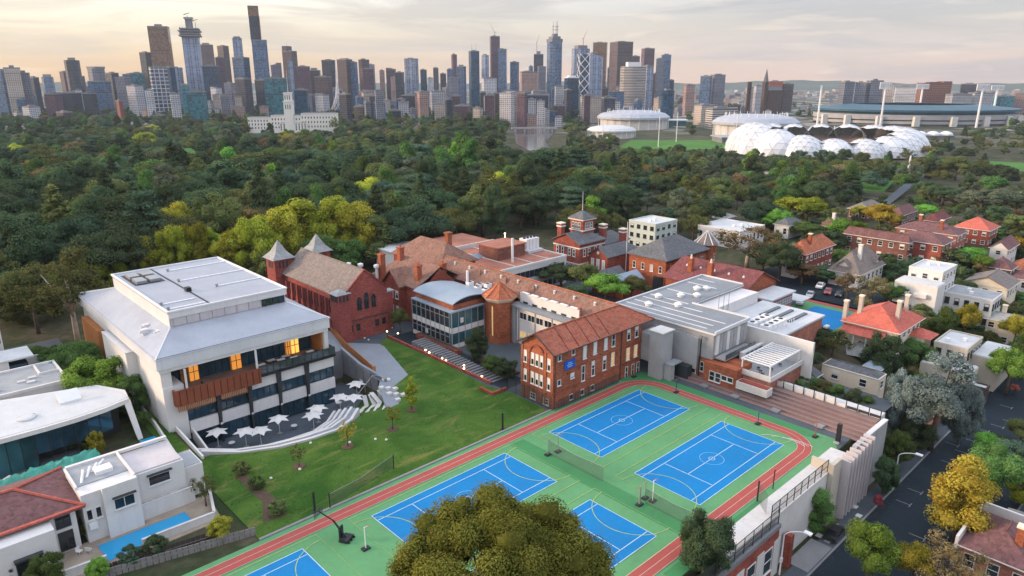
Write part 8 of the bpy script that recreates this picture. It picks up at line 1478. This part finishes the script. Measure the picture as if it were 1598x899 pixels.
# yellow-green trees in rows behind the white building and the chapel
for k,(xb,yb,yt,w) in enumerate(((150,448,380,50),(178,445,374,50),(205,442,370,48),(232,440,366,48),(258,436,360,48),(284,434,350,52),(310,432,346,52),(336,428,356,46))):tp(xb,yb,yt,w,'bush%d' % (k % 2),'lime',f'yellow-green tree in the row behind the white building, {("first", "second", "third", "fourth", "fifth", "sixth", "seventh", "last")[k]} from the left',dens=3.5,size=.42,group='yellow-green row behind the white building')
for k,(xb,yb,yt,w,lk) in enumerate(((372,440,356,70,'lime'),(405,440,336,78,'lime'),(440,425,322,84,'yellow'),(478,415,308,90,'yellow'),(520,412,306,90,'lime'),(558,412,312,88,'yellow'),(590,416,335,76,'olive'),(500,430,365,70,'mid'),(545,425,372,60,'mid'),(622,410,372,60,'mid'),(655,402,365,50,'mid'),(420,445,385,60,'olive'))):tp(xb,yb,yt,w,('bush%d' % (k % 2)) if k % 3 else ('tall%d' % (k % 3)),lk,f'broad yellow-green tree behind the chapel towers, {("first", "second", "third", "fourth", "fifth", "sixth", "seventh", "eighth", "ninth", "tenth", "eleventh", "last")[k]} from the left as planted',dens=3.8,size=.42,group='yellow-green trees behind the chapel')
# single trees of the park that stand out
for xb,yb,yt,w,key,lk,lab in ((105,425,288,104,'cone0','olive','large dark pyramidal conifer at the left of the park'),(238,410,296,90,'cedar0','bluegreen','flat-tiered cedar behind the yellow-green row'),(414,380,246,64,'cone1','dark','tall dark conifer behind the yellow trees'),(445,372,250,50,'cone0','dark','second tall dark conifer right of the first'),(660,372,268,46,'cone1','dark','tall dark conifer above the flat terracotta roofs'),(300,372,328,66,'broad2','brown','low brown clipped tree right of the cedar'),(45,430,330,90,'bush0','dark','dark dome-shaped tree at the left edge of the park'),(312,330,288,16,'cypress0','rust','thin rusty column tree in the park'),(232,245,205,50,'round1','lime','bright yellow-green tree near the left skyline'),(250,275,230,48,'broad1','olive','yellow-tipped domed tree in the left park'),(602,372,292,72,'gum0','olive','open olive gum behind the yellow trees'),(585,300,258,34,'tall1','lime','pale lime tree in the middle of the park'),(500,335,288,80,'round3','mid','broad fresh green tree above the yellow trees'),(925,362,305,44,'tall2','bright','pale green upright tree right behind the villa tower'),(1075,332,302,44,'round1','gold','orange-yellow tree behind the mint flats'),(1372,365,318,50,'round2','gold','orange autumn tree left of the brick flats'),(1340,345,320,30,'round1','yellow','small yellow tree left of the orange autumn tree'),(1490,282,243,48,'round0','olive','round olive-gold tree near the right playing field'),(1230,350,306,60,'round1','lime','bright rounded tree right of the white-roofed building'),(1258,345,308,56,'round2','lime','second bright rounded tree right of the white-roofed building'),(1210,365,325,50,'round3','bright','bright tree nearest the white-roofed building'),(1300,372,340,50,'round0','bright','bright green tree above the shingled house'),(1335,385,345,40,'tall0','bright','upright bright tree beside the shingled house'),(1290,395,360,56,'round2','dark','dark tree behind the two-storey brick house'),(1255,372,345,60,'round3','mid','green tree behind the brick house roof'),(1515,410,385,50,'round1','bright','bright hedge-like tree right of the white flats'),(1530,425,398,36,'round2','bright','bright shrub below the purple roof'),(1590,405,370,40,'round0','gold','yellow tree at the right edge near the white gabled house'),(1320,470,425,46,'gum1','brown','bare twiggy tree below the shingled house'),(1360,472,430,50,'gum0','brown','brown twiggy tree before the white flats'),(1280,440,415,60,'round3','dark','dark shrub mass below the brick house'),(1250,445,410,50,'round1','brown','brown bush beside the car park'),(1410,440,405,44,'round0','dark','dark tree at the left of the white flats'),(1425,405,375,40,'tall2','dark','dark upright tree before the plum-roofed flats'),(1480,415,390,50,'gum1','olive','olive tree right behind the white flats'),(1510,480,440,40,'round1','dark','dark tree between white flats and modern house'),(1390,355,330,40,'round3','mid','green tree left of the plum-roofed flats'),(1440,345,318,44,'round1','bright','bright tree behind the plum-roofed flats'),(1555,350,322,40,'round2','dark','dark tree right of the bright red roof'),(1585,365,335,44,'round0','olive','olive tree at the right edge beyond the red roof'),(1410,300,270,40,'round1','mid','green tree beside the railway underpass'),(1470,320,290,60,'broad0','dark','dark spreading tree by the rail line'),(1530,330,295,70,'broad1','greygreen','grey-green spreading trees by the rail line'),(1585,330,296,60,'round2','greygreen','grey-green tree at the right edge by the rail line'),(1445,402,372,36,'round2','mid','green tree between the two wings of the brick flats')):
 tp(xb,yb,yt,w,key,lk,lab,dens=1.8,size=.6)
# tree ferns of the crown: the large tree in the foreground
rng=np.random.default_rng(77);fx,fy=31.0,34.4
cl=[]
for i in range(300):
 d=rng.normal(size=3);d/=np.linalg.norm(d);d[2]=abs(d[2]) if rng.random()<.82 else-abs(d[2])*.7;k=rng.uniform(.74,.95);r=rng.uniform(.8,1.7)
 cl.append((d[0]*9.3*k,d[1]*9.3*k,23.2+d[2]*9.2*k,r,r,r*.75))
big=T('tree','huge olive-brown tree in the foreground covering the nearest court','tree',(fx,fy,RZ),rz=1e-4)
put('crown',foliage('crown',cl,640,.14,rng,LEAF['front'],.74,.3,.1),big.o)
tb=Mb();tb.tube((0,0,-.5),(.3,0,12),.85,.6,10);tb.tube((.3,0,12),(0,.2,24),.6,.25,8)
for c in cl[::7]:tb.tube((.2,0,rng.uniform(10,20)),(c[0]*.9,c[1]*.9,c[2]),.22,.07,5)
big.part('trunk',tb,'bark',smooth=True)
# ================================================================ the park and the far woods
SCHOOL=[(140,206,54,145),(108,150,30,90),(116,146,31,35)]
def clear(x,y,m):return not any(a-m<x<b+m and c-m<y<d+m for a,b,c,d in HOUSES+SCHOOL)
def interp(tab,x):
 for (a,ya),(b,yb) in zip(tab,tab[1:]):
  if a<=x<=b:return ya+(yb-ya)*(x-a)/(b-a)
 return tab[0][1] if x<tab[0][0] else tab[-1][1]
TOP=[(-60,178),(300,172),(390,178),(530,176),(760,172),(800,176),(1050,160),(1300,150),(1660,150)]
BOT=[(-60,480),(120,460),(860,400),(900,392),(1190,372),(1200,334),(1330,322),(1460,318),(1660,330)]
HOLES=[[(790,180),(868,184),(884,205),(884,280),(800,284),(790,215)],[(960,216),(1152,216),(1152,247),(960,247)],[(1535,246),(1660,250),(1660,280),(1535,278)],[(325,322),(400,316),(404,340),(345,346)],[(266,243),(304,243),(334,275),(318,292),(290,280)],[(1376,320),(1420,296),(1480,286),(1600,290),(1600,303),(1428,309),(1392,330)],[(540,160),(720,160),(720,173),(540,173)],[(392,198),(524,198),(524,219),(392,219)],
 [(1138,185),(1442,185),(1442,256),(1138,256)],[(1280,160),(1575,160),(1575,206),(1280,206)],[(912,176),(1072,176),(1072,218),(912,218)],[(1080,170),(1245,170),(1245,228),(1080,228)],[(1430,205),(1500,205),(1500,226),(1430,226)],[(822,160),(1056,160),(1056,174),(822,174)]]
rp_=np.random.default_rng(21);pts=[];d=190.0
while d<2600:
 sp=10.0+d*.0165 if d<900 else 25+(d-900)*.012;n=int(d*1.56/sp)
 for i in range(n):
  a=-0.84+1.56*(i+rp_.uniform(.1,.9))/n;dd=d+rp_.uniform(-.45,.45)*sp;x=dd*(math.sin(a)*CA+math.cos(a)*SA);y=dd*(-math.sin(a)*SA+math.cos(a)*CA);z=ground_z(x,y);px,py=project(x,y,z)
  if-420<px<1700 and interp(TOP,px)<py<interp(BOT,px) and not (-30<x<183 and y<180) and not (x<125 and y<212 and px>110) and clear(x,y,3.5) and not any(inside(h,px,py) for h in HOLES):
   right=sst(880,1200,px);
   if rp_.random()<right*(.18 if py>200 else .45):continue
   pts.append((dd,x,y,z,px,py))
 d+=sp*.9
pts.sort(key=lambda p:(not-30<p[4]<1630,p))
KINDS=[('round0','dark','rounded dark green'),('round1','mid','rounded mid green'),('round2','olive','rounded olive'),('round3','dark','dense dark'),('broad0','dark','spreading dark green'),('broad1','olive','spreading olive'),('broad2','bluegreen','spreading blue-green'),('tall0','mid','upright green'),('tall1','dark','upright dark green'),('cone0','dark','conical dark'),('cedar0','bluegreen','tiered blue-green'),('gum0','olive','open-crowned olive'),('gum1','greygreen','open-crowned grey-green'),('round1','brown','rounded brownish'),('tall2','bright','upright bright green'),('round3','yellow','rounded yellowing'),('cypress0','dark','narrow dark'),('bush0','dark','low-crowned dark'),('bush1','olive','low-crowned olive'),('bush0','bluegreen','low-crowned blue-green')]
WT=np.array([14,8,7,14,11,6,7,5,8,5,4,6,6,4,1.6,1.2,1.5,9,7,5]);WT/=WT.sum()
ZX=[(-500,130,'above the left edge houses'),(130,340,'behind the yellow-green row'),(340,520,'below the white mansion'),(520,700,'behind the chapel and brown roofs'),(700,860,'behind the flat terracotta roofs'),(860,1000,'behind the brick villa'),(1000,1190,'behind the mint flats'),(1190,1400,'between the houses and faceted stadium'),(1400,1900,'by the rail line at right')]
def ktree(px,far):
 w=WT.copy()
 if px>900:w[[2,5,11,12,13]]*=2.2;w[[0,3,8]]*=.7
 return rp_.choice(len(KINDS),p=w/w.sum())
NI=190
for dd,x,y,z,px,py in pts[:NI]:
 k=ktree(px,0);key,lk,kn=KINDS[k];zn=[c for a,b_,c in ZX if a<=px<b_][0];row='front' if dd<250 else ('second' if dd<300 else 'rear')
 h=rp_.uniform(13,22)*(.72 if px>950 else 1)*(.8 if lk=='brown' else 1)
 tree(x,y,z-.3,key,lk,h,f'{kn} park tree, {row} rows {zn}',group='park trees '+zn,wide=rp_.uniform(.95,1.25),rot=rp_.uniform(0,6.28),dens=4.8,size=.4)
# the rest of the woods: one mass, trees scattered over the ground as instances
pc=bpy.data.collections.new('wood_kinds')
for i,(key,lk,kn) in enumerate(KINDS):o=bpy.data.objects.new(f'wood_kind_{i:02d}',crown_mesh(key,lk,2.0,.62));pc.objects.link(o)
rest=pts[NI:];me=bpy.data.meshes.new('wood');me.from_pydata([(x,y,z-.4) for dd,x,y,z,px,py in rest],[],[])
a_k=me.attributes.new('kind_index','INT','POINT');a_k.data.foreach_set('value',np.array([ktree(p[4],1) for p in rest],dtype=np.int32))
sc_=np.array([rp_.uniform(1.3,2.75)*(.66 if p[4]>900 else 1)*(.85 if p[0]>900 else 1) for p in rest]);v3=np.stack([sc_*rp_.uniform(1.0,1.35,len(rest)),sc_*rp_.uniform(1.0,1.35,len(rest)),sc_],1).astype(np.float32)
a_s=me.attributes.new('tree_scale','FLOAT_VECTOR','POINT');a_s.data.foreach_set('vector',v3.ravel());a_r=me.attributes.new('tree_turn','FLOAT_VECTOR','POINT');r3=np.zeros((len(rest),3),np.float32);r3[:,2]=rp_.uniform(0,6.28,len(rest));a_r.data.foreach_set('vector',r3.ravel())
wo_=put('woodland',me);tag(wo_,'dense dark woodland of the park reaching to the skyline','woodland',kind='stuff')
gn=bpy.data.node_groups.new('scatter_trees','GeometryNodeTree');gn.interface.new_socket('Geometry',in_out='INPUT',socket_type='NodeSocketGeometry');gn.interface.new_socket('Geometry',in_out='OUTPUT',socket_type='NodeSocketGeometry')
gi=gn.nodes.new('NodeGroupInput');go_=gn.nodes.new('NodeGroupOutput');ip=gn.nodes.new('GeometryNodeInstanceOnPoints');ci_=gn.nodes.new('GeometryNodeCollectionInfo');ci_.inputs['Collection'].default_value=pc;ci_.inputs['Separate Children'].default_value=True;ci_.inputs['Reset Children'].default_value=True
def named(nm,ty):n_=gn.nodes.new('GeometryNodeInputNamedAttribute');n_.data_type=ty;n_.inputs['Name'].default_value=nm;return [o for o in n_.outputs if o.enabled and o.name=='Attribute'][0]
e2r=gn.nodes.new('FunctionNodeEulerToRotation');gn.links.new(named('tree_turn','FLOAT_VECTOR'),e2r.inputs[0])
gn.links.new(gi.outputs[0],ip.inputs['Points']);gn.links.new(ci_.outputs[0],ip.inputs['Instance']);ip.inputs['Pick Instance'].default_value=True;gn.links.new(named('kind_index','INT'),ip.inputs['Instance Index']);gn.links.new(e2r.outputs[0],ip.inputs['Rotation']);gn.links.new(named('tree_scale','FLOAT_VECTOR'),ip.inputs['Scale']);gn.links.new(ip.outputs[0],go_.inputs[0])
md=wo_.modifiers.new('scatter','NODES');md.node_group=gn
# low scrub between the houses on the right and along the rail line
sp_=[]
for k in range(1900):
 if k<1500:px,py=rp_.uniform(1185,1625),rp_.uniform(292,640)
 else:px,py=rp_.uniform(1380,1640),rp_.uniform(620,930)
 if any(inside(h,px,py) for h in HOLES):continue
 x,y,z=onground(px,py)
 if not clear(x,y,1.8) or 12<y<34.5:continue
 sp_.append((x,y,z))
for k in range(420):
 x,y=rp_.uniform(-70,26),rp_.uniform(62,185)
 if y>76 and x>-9 and not (154<y and x<0):continue
 if x>6 and y<82:continue
 sp_.append((x,y,ground_z(x,y)))
me=bpy.data.meshes.new('scrub');me.from_pydata([(x,y,z-1.3) for x,y,z in sp_],[],[]);n=len(sp_)
me.attributes.new('kind_index','INT','POINT').data.foreach_set('value',rp_.choice([0,1,2,5,12,13,1,17,17,18,18,19],n).astype(np.int32));s1=rp_.uniform(.25,.62,n);me.attributes.new('tree_scale','FLOAT_VECTOR','POINT').data.foreach_set('vector',np.stack([s1*1.1,s1*1.1,s1],1).astype(np.float32).ravel());r3=np.zeros((n,3),np.float32);r3[:,2]=rp_.uniform(0,6.28,n);me.attributes.new('tree_turn','FLOAT_VECTOR','POINT').data.foreach_set('vector',r3.ravel())
so_=put('scrub',me);tag(so_,'garden shrubs and scrub between the houses and rail line','shrubs',kind='stuff');so_.modifiers.new('scatter','NODES').node_group=gn
# things that still share a label are told apart by their order across the view
from collections import defaultdict
same=defaultdict(list)
for o in bpy.data.objects:
 if o.parent is None and o.get('label') and o.get('kind') is None:same[o['label']].append(o)
ORD=['leftmost','second','third','fourth','fifth','sixth','seventh','eighth','ninth','tenth','eleventh','twelfth','thirteenth','fourteenth','fifteenth','sixteenth','seventeenth','eighteenth','nineteenth','twentieth']
for lab,os_ in same.items():
 if len(os_)<2 or len(os_)>20:continue
 os_.sort(key=lambda o:project(*o.location)[0])
 for k,o in enumerate(os_):o['label']=lab+(', leftmost' if k==0 else (', rightmost' if k==len(os_)-1 else f', {ORD[k]} from left'))
